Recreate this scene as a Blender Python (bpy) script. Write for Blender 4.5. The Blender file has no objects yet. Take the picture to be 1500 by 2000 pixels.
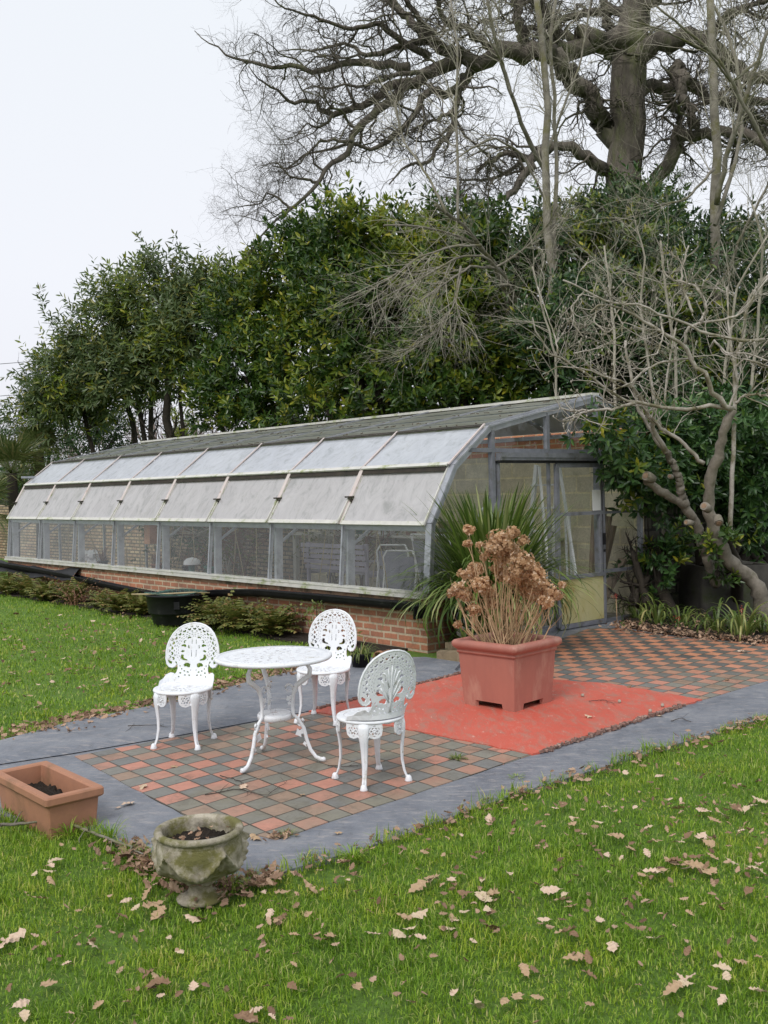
import bpy, math, random
import numpy as np
from mathutils import Vector, Matrix
R = math.radians
sc = bpy.context.scene
C = sc.collection
random.seed(7)
rng = np.random.default_rng(7)

# ------------------------------------------------------------------ camera, sky, sun, exposure
FPX, PIT, ROL, EYE = 1950.0, R(-1.2), R(-1.3), 1.65
_fw = Vector((0, math.cos(PIT), math.sin(PIT)))
_r = Vector((1, 0, 0)); _u = _r.cross(_fw)
CR = _r * math.cos(ROL) + _u * math.sin(ROL)
CU = -_r * math.sin(ROL) + _u * math.cos(ROL)
cd = bpy.data.cameras.new("camera"); cam = bpy.data.objects.new("camera", cd); C.objects.link(cam)
cd.sensor_fit = 'VERTICAL'; cd.sensor_height = 36.0; cd.lens = FPX / 2000 * 36.0
cd.clip_start = 0.05; cd.clip_end = 2000
mw = Matrix((CR, CU, -_fw)).transposed().to_4x4(); mw.translation = (0, 0, EYE)
cam.matrix_world = mw
sc.camera = cam

w = bpy.data.worlds.new("World"); sc.world = w; w.use_nodes = True
nt = w.node_tree; nt.nodes.clear()
out = nt.nodes.new('ShaderNodeOutputWorld'); bg = nt.nodes.new('ShaderNodeBackground')
sky = nt.nodes.new('ShaderNodeTexSky'); sky.sky_type = 'NISHITA'; sky.sun_disc = False
sky.sun_elevation = R(48); sky.sun_rotation = R(205); sky.dust_density = 4.0
hs = nt.nodes.new('ShaderNodeHueSaturation'); hs.inputs['Saturation'].default_value = 0.15
tc = nt.nodes.new('ShaderNodeTexCoord'); sp = nt.nodes.new('ShaderNodeSeparateXYZ')
rmp = nt.nodes.new('ShaderNodeValToRGB')
nz = nt.nodes.new('ShaderNodeTexNoise'); nz.inputs['Scale'].default_value = 1.6; nz.inputs['Detail'].default_value = 3
ad = nt.nodes.new('ShaderNodeMath'); ad.operation = 'MULTIPLY_ADD'; ad.inputs[1].default_value = 0.30
rmp.color_ramp.elements[0].position = 0.0; rmp.color_ramp.elements[0].color = (0.70, 0.70, 0.755, 1)
rmp.color_ramp.elements[1].position = 0.75; rmp.color_ramp.elements[1].color = (0.735, 0.775, 0.82, 1)
e = rmp.color_ramp.elements.new(0.38); e.color = (0.745, 0.765, 0.82, 1)
vm = nt.nodes.new('ShaderNodeVectorMath'); vm.operation = 'SCALE'; vm.inputs['Scale'].default_value = 10.0
mx = nt.nodes.new('ShaderNodeMix'); mx.data_type = 'RGBA'; mx.inputs['Factor'].default_value = 0.88
L = nt.links.new
L(sky.outputs[0], hs.inputs['Color']); L(tc.outputs['Generated'], sp.inputs[0]); L(tc.outputs['Generated'], nz.inputs['Vector'])
L(nz.outputs['Fac'], ad.inputs[0]); L(sp.outputs['Z'], ad.inputs[2]); L(ad.outputs[0], rmp.inputs[0])
L(rmp.outputs[0], vm.inputs[0]); L(hs.outputs[0], mx.inputs['A']); L(vm.outputs[0], mx.inputs['B'])
L(mx.outputs['Result'], bg.inputs['Color']); bg.inputs['Strength'].default_value = 0.10
L(bg.outputs[0], out.inputs[0])

sl = bpy.data.lights.new("sun", 'SUN'); sl.energy = 1.5; sl.angle = R(22); sl.color = (1.0, 0.97, 0.93)
sun = bpy.data.objects.new("sun", sl); C.objects.link(sun)
sun.rotation_euler = (R(42), 0, R(-25))
sc.view_settings.view_transform = 'Standard'; sc.view_settings.look = 'None'
sc.view_settings.exposure = 0.36; sc.view_settings.gamma = 1.0
sc.cycles.max_bounces = 6; sc.cycles.transparent_max_bounces = 24; sc.cycles.diffuse_bounces = 4
sc.cycles.glossy_bounces = 3; sc.cycles.transmission_bounces = 4
sc.cycles.caustics_reflective = False; sc.cycles.caustics_refractive = False
sc.cycles.use_denoising = True

def ray(px, py):
    return _fw + CR * ((px - 750) / FPX) - CU * ((py - 1000) / FPX)
def G(px, py, z=0.0):                       # the place on the ground seen there
    d = ray(px, py); t = (z - EYE) / d.z
    return Vector((0, 0, EYE)) + d * t
def at(px, py, Y):                          # the place at forward distance Y
    d = ray(px, py); return Vector((0, 0, EYE)) + d * (Y / d.y)

# ------------------------------------------------------------------ mesh helpers
class MB:
    def __init__(s): s.v = []; s.f = []; s.n = 0
    def add(s, v, f, mi=0, smooth=False):
        v = np.asarray(v, float).reshape(-1, 3)
        if isinstance(f, np.ndarray) and f.ndim == 2: s.f.append((f + s.n, mi, smooth))
        else:
            by = {}
            for q in f: by.setdefault(len(q), []).append(q)
            for q in by.values(): s.f.append((np.array(q) + s.n, mi, smooth))
        s.v.append(v); s.n += len(v)
    def box(s, c, size, M=None, mi=0):
        h = np.array(size) / 2
        v = np.array([(x, y, z) for x in (-1, 1) for y in (-1, 1) for z in (-1, 1)]) * h
        if M is not None: v = v @ np.array(M).T
        f = [(0, 1, 3, 2), (4, 6, 7, 5), (0, 4, 5, 1), (2, 3, 7, 6), (0, 2, 6, 4), (1, 5, 7, 3)]
        s.add(v + np.array(c), f, mi)
    def bar(s, a, b, w, h, up=(0, 0, 1), mi=0):      # box from a to b, w across, h along 'up'
        a = Vector(a); b = Vector(b); d = (b - a); l = d.length
        if l < 1e-6: return
        d.normalize(); up = Vector(up); x = d.cross(up)
        if x.length < 1e-4: x = d.cross(Vector((1, 0, 0)))
        x.normalize(); z = x.cross(d)
        M = np.array([d, x, z]).T
        s.box((a + b) / 2, (l, w, h), M, mi)
    def tube(s, pts, rad, sides=8, mi=0, smooth=True, flat=1.0, ref=(0, 0, 1), cap=True):
        P = np.asarray(pts, float)[None]; r = np.broadcast_to(np.asarray(rad, float), (P.shape[1],))[None]
        tubes(s, P, r, sides, mi, smooth, flat, ref)
        if cap:
            k = P.shape[1]; b = s.n - k * sides
            s.f.append((np.array([[b + i for i in range(sides)][::-1]]), mi, False))
            s.f.append((np.array([[b + (k - 1) * sides + i for i in range(sides)]]), mi, False))
    def lathe(s, prof, n=32, c=(0, 0, 0), mi=0, smooth=True, fn=None):
        k = len(prof); v = np.zeros((k, n, 3)); a = np.arange(n) / n * 2 * np.pi
        for i, (r, z) in enumerate(prof):
            v[i, :, 0] = r * np.cos(a); v[i, :, 1] = r * np.sin(a); v[i, :, 2] = z
        v = v.reshape(-1, 3)
        if fn: v = fn(v)
        i = np.arange(k - 1)[:, None]; j = np.arange(n)[None]
        f = np.stack([i * n + j, i * n + (j + 1) % n, (i + 1) * n + (j + 1) % n, (i + 1) * n + j], -1).reshape(-1, 4)
        s.add(v + np.array(c), f, mi, smooth)
    def prism(s, poly, z0, z1, mi=0):
        n = len(poly); ar = sum(poly[i][0] * poly[(i + 1) % n][1] - poly[(i + 1) % n][0] * poly[i][1] for i in range(n))
        if ar < 0: poly = poly[::-1]
        v = [(p[0], p[1], z0) for p in poly] + [(p[0], p[1], z1) for p in poly]
        f = [tuple(range(n - 1, -1, -1)), tuple(range(n, 2 * n))] + [(i, (i + 1) % n, n + (i + 1) % n, n + i) for i in range(n)]
        s.add(v, f, mi)
    def build(s, name, mats, parent=None, loc=None):
        """loc: place of the object's origin in the coordinates the vertices were given in"""
        if not isinstance(mats, (list, tuple)): mats = [mats]
        V = np.concatenate(s.v) if s.v else np.zeros((0, 3))
        if parent is not None and parent.get('_w'): loc = None; V = V - np.array(parent['_w'])
        elif parent is None and loc is None:
            loc = ((V[:, 0].min() + V[:, 0].max()) / 2, (V[:, 1].min() + V[:, 1].max()) / 2, V[:, 2].min())
        if loc is not None: V = V - np.array(loc)
        me = bpy.data.meshes.new(name); me.vertices.add(len(V)); me.vertices.foreach_set('co', V.ravel())
        nl = sum(f.size for f, _, _ in s.f); nf = sum(len(f) for f, _, _ in s.f)
        me.loops.add(nl); me.polygons.add(nf)
        me.loops.foreach_set('vertex_index', np.concatenate([f.ravel() for f, _, _ in s.f]).astype(np.int32))
        tot = np.concatenate([np.full(len(f), f.shape[1]) for f, _, _ in s.f]); st = np.concatenate([[0], np.cumsum(tot)[:-1]])
        me.polygons.foreach_set('loop_start', st.astype(np.int32))
        me.polygons.foreach_set('material_index', np.concatenate([np.full(len(f), m) for f, m, _ in s.f]).astype(np.int32))
        me.polygons.foreach_set('use_smooth', np.concatenate([np.full(len(f), sm) for f, _, sm in s.f]))
        me.update(calc_edges=True); me.validate()
        for m in mats: me.materials.append(m)
        o = bpy.data.objects.new(name, me); C.objects.link(o)
        if parent is not None:
            o.parent = parent
            if parent.get('_w'): o['_w'] = list(parent['_w'])
        elif loc is not None: o.location = loc
        return o

def tubes(mb, P, r, sides=4, mi=0, smooth=True, flat=1.0, ref=(0, 0, 1)):
    """P (N,K,3), r (N,K): many tubes at once"""
    N, K, _ = P.shape
    T = np.empty_like(P); T[:, 1:-1] = P[:, 2:] - P[:, :-2]; T[:, 0] = P[:, 1] - P[:, 0]; T[:, -1] = P[:, -1] - P[:, -2]
    T /= np.linalg.norm(T, axis=-1, keepdims=True) + 1e-9
    D = P[:, -1] - P[:, 0]; D /= np.linalg.norm(D, axis=-1, keepdims=True) + 1e-9
    rf = np.broadcast_to(np.array(ref, float), D.shape).copy(); bad = np.abs((D * rf).sum(-1)) > 0.9
    rf[bad] = (1, 0, 0.1) if abs(ref[0]) < .5 else (0, 1, 0.1)
    A = np.cross(T, rf[:, None, :]); A /= np.linalg.norm(A, axis=-1, keepdims=True) + 1e-9
    B = np.cross(A, T)
    a = np.arange(sides) / sides * 2 * np.pi + (np.pi / 4 if sides == 4 else 0)
    V = P[:, :, None] + (A[:, :, None] * np.cos(a)[None, None, :, None] + B[:, :, None] * np.sin(a)[None, None, :, None] * flat) * r[:, :, None, None]
    n = np.arange(N)[:, None, None] * K * sides; i = np.arange(K - 1)[None, :, None] * sides; j = np.arange(sides)[None, None]
    j2 = (j + 1) % sides
    F = np.stack([n + i + j, n + i + j2, n + i + sides + j2, n + i + sides + j], -1).reshape(-1, 4)
    mb.add(V.reshape(-1, 3), F, mi, smooth)

def tag(o, label=None, cat=None, group=None, kind=None):
    if label: o['label'] = label
    if cat: o['category'] = cat
    if group: o['group'] = group
    if kind: o['kind'] = kind
    return o
def empty(name, loc=(0, 0, 0), rz=0.0, world=False):
    o = bpy.data.objects.new(name, None); C.objects.link(o); o.location = loc; o.rotation_euler = (0, 0, rz)
    o.empty_display_size = 0.2
    if world: o['_w'] = [float(x) for x in loc]
    return o
def copy_tree(o, parent=None):
    c = o.copy(); C.objects.link(c)
    if parent is not None: c.parent = parent
    for ch in list(o.children): copy_tree(ch, c)
    return c

# ------------------------------------------------------------------ materials
def newmat(name):
    m = bpy.data.materials.new(name); m.use_nodes = True; t = m.node_tree; t.nodes.clear()
    o = t.nodes.new('ShaderNodeOutputMaterial'); b = t.nodes.new('ShaderNodeBsdfPrincipled')
    t.links.new(b.outputs[0], o.inputs[0]); return m, t, b, o
def node(t, typ, **kw):
    n = t.nodes.new(typ)
    for k, v in kw.items():
        if k in n.inputs: n.inputs[k].default_value = v
        else: setattr(n, k, v)
    return n
def ramp(t, fac, stops):
    r = t.nodes.new('ShaderNodeValToRGB'); el = r.color_ramp.elements
    while len(el) < len(stops): el.new(0.5)
    for i, (p, c) in enumerate(stops): el[i].position = p; el[i].color = (*c, 1) if len(c) == 3 else c
    t.links.new(fac, r.inputs[0]); return r.outputs[0]
def mixc(t, fac, a, b, mode='MIX'):
    m = t.nodes.new('ShaderNodeMix'); m.data_type = 'RGBA'; m.blend_type = mode
    for k, s in (('Factor', fac), ('A', a), ('B', b)):
        if hasattr(s, 'links') or isinstance(s, bpy.types.NodeSocket): t.links.new(s, m.inputs[k])
        elif k == 'Factor': m.inputs[k].default_value = s
        else: m.inputs[k].default_value = (*s, 1)
    return m.outputs['Result']
def math_(t, op, a, b=None, c=None):
    m = t.nodes.new('ShaderNodeMath'); m.operation = op
    for i, s in enumerate((a, b, c)):
        if s is None: continue
        if isinstance(s, bpy.types.NodeSocket): t.links.new(s, m.inputs[i])
        else: m.inputs[i].default_value = s
    return m.outputs[0]
def noise_(t, scale, detail=4, rough=0.6, vec=None, dist=0.0):
    n = t.nodes.new('ShaderNodeTexNoise'); n.inputs['Scale'].default_value = scale; n.inputs['Detail'].default_value = detail
    n.inputs['Roughness'].default_value = rough; n.inputs['Distortion'].default_value = dist
    if vec is not None: t.links.new(vec, n.inputs['Vector'])
    return n.outputs['Fac']
def coords(t, kind='Object', scale=None, rot=None):
    c = t.nodes.new('ShaderNodeTexCoord')
    if scale is None and rot is None: return c.outputs[kind]
    m = t.nodes.new('ShaderNodeMapping'); t.links.new(c.outputs[kind], m.inputs[0])
    if scale: m.inputs['Scale'].default_value = scale
    if rot: m.inputs['Rotation'].default_value = rot
    return m.outputs[0]
def bump(t, b, h, strength=0.4, dist=0.01):
    n = t.nodes.new('ShaderNodeBump'); n.inputs['Strength'].default_value = strength; n.inputs['Distance'].default_value = dist
    t.links.new(h, n.inputs['Height']); t.links.new(n.outputs[0], b.inputs['Normal']); return n
def simple(name, c1, c2, scale=6, rough=0.6, bmp=0.2, bs=None, c3=None, s3=2.0, t3=0.62, spec=0.4, metal=0.0, stretch=None, bd=0.004):
    """two noise-mixed colours, an optional third in patches, bump"""
    m, t, b, o = newmat(name); v = coords(t, 'Object', stretch)
    col = ramp(t, noise_(t, scale, 6, 0.65, v), [(0.32, c1), (0.68, c2)])
    if c3: col = mixc(t, ramp(t, noise_(t, s3, 8, 0.7, v), [(t3 - 0.08, (0, 0, 0)), (t3 + 0.06, (1, 1, 1))]), col, c3)
    t.links.new(col, b.inputs['Base Color']); b.inputs['Roughness'].default_value = rough
    b.inputs['Specular IOR Level'].default_value = spec; b.inputs['Metallic'].default_value = metal
    if bmp: bump(t, b, noise_(t, bs or scale * 6, 6, 0.7, v), bmp, bd)
    return m
def leafmat(name, c1, c2, rough=0.4, trans=0.25, c3=None, spec=0.5):
    m, t, b, o = newmat(name)
    g = t.nodes.new('ShaderNodeNewGeometry'); rnd = g.outputs['Random Per Island']
    stops = [(0.0, c1), (1.0, c2)] if c3 is None else [(0.0, c1), (0.78, c2), (1.0, c3)]
    col = ramp(t, rnd, stops)
    big = noise_(t, 0.9, 3, 0.6, coords(t, 'Object'))
    col = mixc(t, 0.55, col, ramp(t, big, [(0.3, (0.55, 0.6, 0.6)), (0.7, (1.25, 1.2, 1.1))]), 'MULTIPLY')
    t.links.new(col, b.inputs['Base Color']); b.inputs['Roughness'].default_value = rough; b.inputs['Specular IOR Level'].default_value = spec
    tr = t.nodes.new('ShaderNodeBsdfTranslucent'); t.links.new(col, tr.inputs['Color'])
    ms = t.nodes.new('ShaderNodeMixShader'); ms.inputs[0].default_value = trans
    t.links.new(b.outputs[0], ms.inputs[1]); t.links.new(tr.outputs[0], ms.inputs[2]); t.links.new(ms.outputs[0], o.inputs[0])
    return m
def glassmat(name, tint=(0.93, 0.95, 0.95), dirt=0.10, dirtcol=(0.45, 0.47, 0.42), refl=1.0, ds=3.0, rough=0.03):
    m, t, b, o = newmat(name)
    tr = node(t, 'ShaderNodeBsdfTransparent'); tr.inputs[0].default_value = (*tint, 1)
    gl = node(t, 'ShaderNodeBsdfGlossy'); gl.inputs['Roughness'].default_value = rough; gl.inputs['Color'].default_value = (0.95, 0.97, 1, 1)
    lw = node(t, 'ShaderNodeLayerWeight'); lw.inputs['Blend'].default_value = 0.5
    f = math_(t, 'MULTIPLY_ADD', math_(t, 'POWER', lw.outputs['Facing'], 5.0), 0.9 * refl, 0.05 * refl)
    m1 = node(t, 'ShaderNodeMixShader'); t.links.new(f, m1.inputs[0]); t.links.new(tr.outputs[0], m1.inputs[1]); t.links.new(gl.outputs[0], m1.inputs[2])
    df = node(t, 'ShaderNodeBsdfDiffuse'); df.inputs[0].default_value = (*dirtcol, 1)
    n = noise_(t, ds, 8, 0.75, coords(t, 'Object', (1, 1, 0.5)))
    fac = math_(t, 'MULTIPLY', ramp(t, n, [(0.3, (0.3,) * 3), (0.75, (1.6,) * 3)]), dirt)
    m2 = node(t, 'ShaderNodeMixShader'); t.links.new(fac, m2.inputs[0]); t.links.new(m1.outputs[0], m2.inputs[1]); t.links.new(df.outputs[0], m2.inputs[2])
    t.links.new(m2.outputs[0], o.inputs[0]); return m
def brickmat(name, c1, c2, mortar, bw, bh, ms, udir=None, dirt=(0.05, 0.045, 0.03), dirtamt=0.35, bias=0.0, off=0.5, mossy=None):
    """courses laid on (distance along the wall, height)"""
    m, t, b, o = newmat(name); c = coords(t, 'Object')
    s = node(t, 'ShaderNodeSeparateXYZ'); t.links.new(c, s.inputs[0])
    if udir is None: along = s.outputs['X']
    else: along = math_(t, 'ADD', math_(t, 'MULTIPLY', s.outputs['X'], udir[0]), math_(t, 'MULTIPLY', s.outputs['Y'], udir[1]))
    wob = noise_(t, 5, 3, 0.6, c)
    cb = node(t, 'ShaderNodeCombineXYZ')
    t.links.new(math_(t, 'MULTIPLY_ADD', wob, 0.016, along), cb.inputs[0]); t.links.new(math_(t, 'MULTIPLY_ADD', wob, 0.014, s.outputs['Z']), cb.inputs[1])
    br = node(t, 'ShaderNodeTexBrick'); t.links.new(cb.outputs[0], br.inputs['Vector'])
    br.inputs['Scale'].default_value = 1.0; br.inputs['Brick Width'].default_value = bw; br.inputs['Row Height'].default_value = bh
    br.inputs['Mortar Size'].default_value = ms; br.inputs['Mortar Smooth'].default_value = 0.25; br.inputs['Bias'].default_value = bias; br.offset = off
    br.inputs['Color1'].default_value = (*c1, 1); br.inputs['Color2'].default_value = (*c2, 1); br.inputs['Mortar'].default_value = (*mortar, 1)
    fine = noise_(t, 40, 6, 0.7, c); mid = noise_(t, 4.5, 6, 0.7, c)
    col = mixc(t, 0.5, br.outputs['Color'], ramp(t, fine, [(0.3, (0.6,) * 3), (0.7, (1.35,) * 3)]), 'MULTIPLY')
    col = mixc(t, math_(t, 'MULTIPLY', ramp(t, mid, [(0.45, (0, 0, 0)), (0.7, (1, 1, 1))]), dirtamt), col, dirt)
    if mossy: col = mixc(t, math_(t, 'MULTIPLY', ramp(t, noise_(t, 2.3, 6, 0.7, c), [(0.5, (0, 0, 0)), (0.65, (1, 1, 1))]), 0.5), col, mossy)
    t.links.new(col, b.inputs['Base Color']); b.inputs['Roughness'].default_value = 0.9
    h = math_(t, 'ADD', math_(t, 'MULTIPLY', math_(t, 'SUBTRACT', 1.0, br.outputs['Fac']), 1.0), math_(t, 'MULTIPLY', fine, 0.5))
    bump(t, b, h, 0.6, 0.008); return m

M = {}
M['white_paint'] = simple('white_paint', (0.80, 0.81, 0.84), (0.70, 0.72, 0.76), 14, 0.42, 0.35, 90, c3=(0.46, 0.43, 0.36), s3=12, t3=0.64, spec=0.5, bd=0.002)
M['alu'] = simple('aged_aluminium', (0.30, 0.31, 0.35), (0.42, 0.43, 0.47), 9, 0.45, 0.1, 60, c3=(0.20, 0.21, 0.19), s3=5, t3=0.62, spec=0.5, metal=0.35)
M['alu_dark'] = simple('grey_weathered_frame', (0.155, 0.16, 0.185), (0.235, 0.24, 0.27), 8, 0.5, 0.1, 60, c3=(0.12, 0.12, 0.11), s3=5, t3=0.6, metal=0.2)
M['alu_white'] = simple('weathered_aluminium_sill', (0.50, 0.49, 0.46), (0.62, 0.60, 0.56), 7, 0.6, 0.15, 50, c3=(0.26, 0.30, 0.12), s3=5, t3=0.60)
M['alu_pink'] = simple('pinkish_painted_glazing_bar', (0.52, 0.44, 0.42), (0.60, 0.53, 0.51), 8, 0.6, 0.2, 50, c3=(0.25, 0.13, 0.08), s3=10, t3=0.66)
M['black_plastic'] = simple('black_plastic', (0.008, 0.008, 0.009), (0.018, 0.018, 0.020), 6, 0.5, 0.1, 40, c3=(0.05, 0.05, 0.045), s3=6, t3=0.68, spec=0.2)
M['terracotta_pink'] = simple('pink_terracotta_plastic', (0.40, 0.155, 0.115), (0.33, 0.13, 0.10), 5, 0.55, 0.15, 70, c3=(0.45, 0.24, 0.18), s3=3.5, t3=0.60, stretch=(1, 1, 0.35))
M['terracotta'] = simple('terracotta', (0.40, 0.19, 0.11), (0.31, 0.15, 0.095), 7, 0.7, 0.2, 60, c3=(0.24, 0.13, 0.07), s3=4, t3=0.58)
M['soil'] = simple('dark_soil', (0.012, 0.009, 0.007), (0.035, 0.024, 0.016), 18, 0.95, 1.0, 40, bd=0.02)
M['bark_oak'] = simple('oak_bark', (0.06, 0.05, 0.042), (0.17, 0.145, 0.12), 5, 0.9, 0.8, 14, c3=(0.11, 0.12, 0.05), s3=1.5, t3=0.60, stretch=(1, 1, 0.3), bd=0.05)
M['bark_twig'] = simple('dark_twig_bark', (0.045, 0.036, 0.03), (0.09, 0.075, 0.062), 3, 0.9, 0)
M['bark_pale'] = simple('pale_lichened_bark', (0.12, 0.105, 0.085), (0.27, 0.245, 0.205), 6, 0.85, 0.5, 30, c3=(0.14, 0.13, 0.06), s3=4, t3=0.58, bd=0.01)
M['bark_fig'] = simple('smooth_pinkish_grey_bark', (0.28, 0.245, 0.205), (0.12, 0.105, 0.08), 7, 0.75, 0.5, 25, c3=(0.10, 0.095, 0.05), s3=5, t3=0.62, bd=0.01)
M['bark_fig_pale'] = simple('pale_pinkish_branch', (0.52, 0.47, 0.43), (0.27, 0.24, 0.20), 5, 0.75, 0.3, 25, c3=(0.17, 0.15, 0.09), s3=4, t3=0.54)
M['bark_dark'] = simple('dark_stem_bark', (0.02, 0.016, 0.012), (0.05, 0.04, 0.03), 5, 0.9, 0.4, 20)
M['bark_grey_twig'] = simple('greyish_olive_twigs', (0.26, 0.235, 0.185), (0.46, 0.42, 0.35), 4, 0.9, 0)
M['cut_wood'] = simple('cut_wood', (0.36, 0.24, 0.15), (0.17, 0.11, 0.075), 20, 0.85, 0.3)
M['laurel'] = leafmat('laurel_leaf', (0.020, 0.052, 0.010), (0.064, 0.124, 0.020), 0.30, 0.25, (0.15, 0.20, 0.026))
M['laurel_blue'] = leafmat('dark_glossy_leaf', (0.020, 0.052, 0.018), (0.058, 0.120, 0.038), 0.28, 0.22, (0.14, 0.21, 0.04))
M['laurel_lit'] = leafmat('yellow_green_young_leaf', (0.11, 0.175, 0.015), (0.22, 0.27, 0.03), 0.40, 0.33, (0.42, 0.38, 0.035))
M['willowy'] = leafmat('grey_green_narrow_leaf', (0.075, 0.12, 0.045), (0.15, 0.20, 0.08), 0.42, 0.3, (0.27, 0.25, 0.045))
M['rhodo'] = leafmat('rhododendron_leaf', (0.024, 0.065, 0.02), (0.07, 0.15, 0.04), 0.33, 0.22, (0.11, 0.19, 0.035))
M['fern'] = leafmat('olive_fern', (0.075, 0.10, 0.02), (0.23, 0.24, 0.055), 0.6, 0.35, (0.34, 0.21, 0.09))
M['dead_fern'] = leafmat('dead_brown_fern', (0.16, 0.08, 0.045), (0.26, 0.13, 0.075), 0.8, 0.15)
M['strap'] = leafmat('strap_leaf', (0.09, 0.15, 0.03), (0.25, 0.30, 0.08), 0.45, 0.35, (0.48, 0.42, 0.18))
M['long_grass'] = leafmat('long_arching_blade', (0.045, 0.095, 0.012), (0.17, 0.25, 0.045), 0.45, 0.35, (0.44, 0.46, 0.20))
M['palm'] = leafmat('palm_leaf', (0.08, 0.12, 0.035), (0.17, 0.20, 0.07), 0.5, 0.25, (0.27, 0.24, 0.11))
M['conifer'] = leafmat('blue_green_conifer', (0.018, 0.05, 0.03), (0.04, 0.08, 0.045), 0.7, 0.1)
M['petal'] = leafmat('dried_brown_petal', (0.42, 0.23, 0.115), (0.70, 0.455, 0.275), 0.85, 0.4, (0.86, 0.71, 0.57))
M['dry_stem'] = simple('dry_stem', (0.52, 0.36, 0.22), (0.40, 0.26, 0.14), 8, 0.8, 0)
M['oak_leaf'] = leafmat('fallen_oak_leaf', (0.26, 0.145, 0.085), (0.44, 0.29, 0.20), 0.8, 0.1, (0.55, 0.41, 0.31))
M['litter'] = leafmat('leaf_litter', (0.14, 0.075, 0.045), (0.44, 0.29, 0.20), 0.85, 0.1, (0.46, 0.32, 0.23))
M['ivy_leaf'] = leafmat('small_bright_leaf', (0.03, 0.07, 0.012), (0.07, 0.13, 0.02), 0.4, 0.2)
M['stone_urn'] = simple('lichened_stone', (0.19, 0.165, 0.125), (0.50, 0.45, 0.36), 12, 0.95, 1.0, 60, c3=(0.15, 0.14, 0.05), s3=8, t3=0.51, bd=0.008)
M['grey_stone'] = simple('weathered_grey_stone', (0.04, 0.038, 0.034), (0.09, 0.083, 0.072), 6, 0.95, 0.7, 30, c3=(0.04, 0.05, 0.02), s3=3, t3=0.56)
M['wood_grey'] = simple('grey_timber', (0.20, 0.15, 0.11), (0.32, 0.25, 0.19), 9, 0.85, 0.3, 40, stretch=(1, 1, 0.2))
M['bench_slat'] = simple('purple_grey_paint', (0.30, 0.27, 0.33), (0.38, 0.35, 0.42), 9, 0.6, 0.1)
M['white_plain'] = simple('white_plastic', (0.70, 0.70, 0.70), (0.60, 0.60, 0.60), 6, 0.5, 0.1)
M['grey_fabric'] = simple('grey_mesh_fabric', (0.22, 0.22, 0.26), (0.28, 0.28, 0.32), 12, 0.8, 0.2)
M['green_plastic'] = simple('green_plastic', (0.03, 0.12, 0.075), (0.045, 0.16, 0.10), 6, 0.5, 0.1)
M['blue_plastic'] = simple('blue_plastic', (0.05, 0.13, 0.33), (0.08, 0.18, 0.4), 6, 0.5, 0.1)
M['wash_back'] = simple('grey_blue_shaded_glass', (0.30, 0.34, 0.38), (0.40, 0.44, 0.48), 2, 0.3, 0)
M['net'] = simple('green_net', (0.05, 0.12, 0.10), (0.08, 0.16, 0.13), 6, 0.6, 0)
M['roof_algae'] = None
M['shelf'] = simple('concrete_shelf', (0.44, 0.42, 0.38), (0.52, 0.50, 0.45), 6, 0.8, 0.2)
M['cane'] = simple('bamboo_cane', (0.42, 0.34, 0.20), (0.32, 0.25, 0.14), 8, 0.6, 0)

UD = Vector((-0.66653, 0.74548, 0)); VD = Vector((0.7638, 0.64546, 0)); CO = Vector((0.4133, 10.1938, 0))
def GP(u, v, z): return CO + UD * u + VD * v + Vector((0, 0, z))

M['brick'] = brickmat('red_brick', (0.46, 0.185, 0.10), (0.31, 0.135, 0.085), (0.50, 0.40, 0.28), 0.225, 0.075, 0.013, UD[:2], dirt=(0.14, 0.10, 0.07), dirtamt=0.55)
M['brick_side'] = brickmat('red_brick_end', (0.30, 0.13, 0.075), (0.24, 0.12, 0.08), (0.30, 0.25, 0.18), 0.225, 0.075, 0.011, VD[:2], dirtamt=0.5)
M['old_brick'] = brickmat('old_yellow_brown_brick', (0.46, 0.35, 0.23), (0.30, 0.19, 0.12), (0.10, 0.085, 0.06), 0.23, 0.078, 0.016, UD[:2], dirtamt=0.5, mossy=(0.06, 0.07, 0.03))
M['block'] = brickmat('concrete_block', (0.70, 0.63, 0.48), (0.60, 0.53, 0.40), (0.82, 0.72, 0.48), 0.45, 0.225, 0.014, UD[:2], dirt=(0.30, 0.26, 0.18), dirtamt=0.5)
M['stone_wall'] = brickmat('dark_stone_blocks', (0.085, 0.078, 0.062), (0.055, 0.05, 0.04), (0.02, 0.018, 0.015), 0.34, 0.17, 0.02, VD[:2], dirtamt=0.5, mossy=(0.03, 0.045, 0.015))
M['glass'] = glassmat('clear_dusty_glass', tint=(0.98, 0.985, 0.98), dirt=0.04, dirtcol=(0.42, 0.43, 0.40), refl=0.55)
M['glass_gable'] = glassmat('gable_glass', tint=(0.97, 0.98, 0.98), dirt=0.015, refl=0.4, dirtcol=(0.35, 0.36, 0.33))

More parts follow.
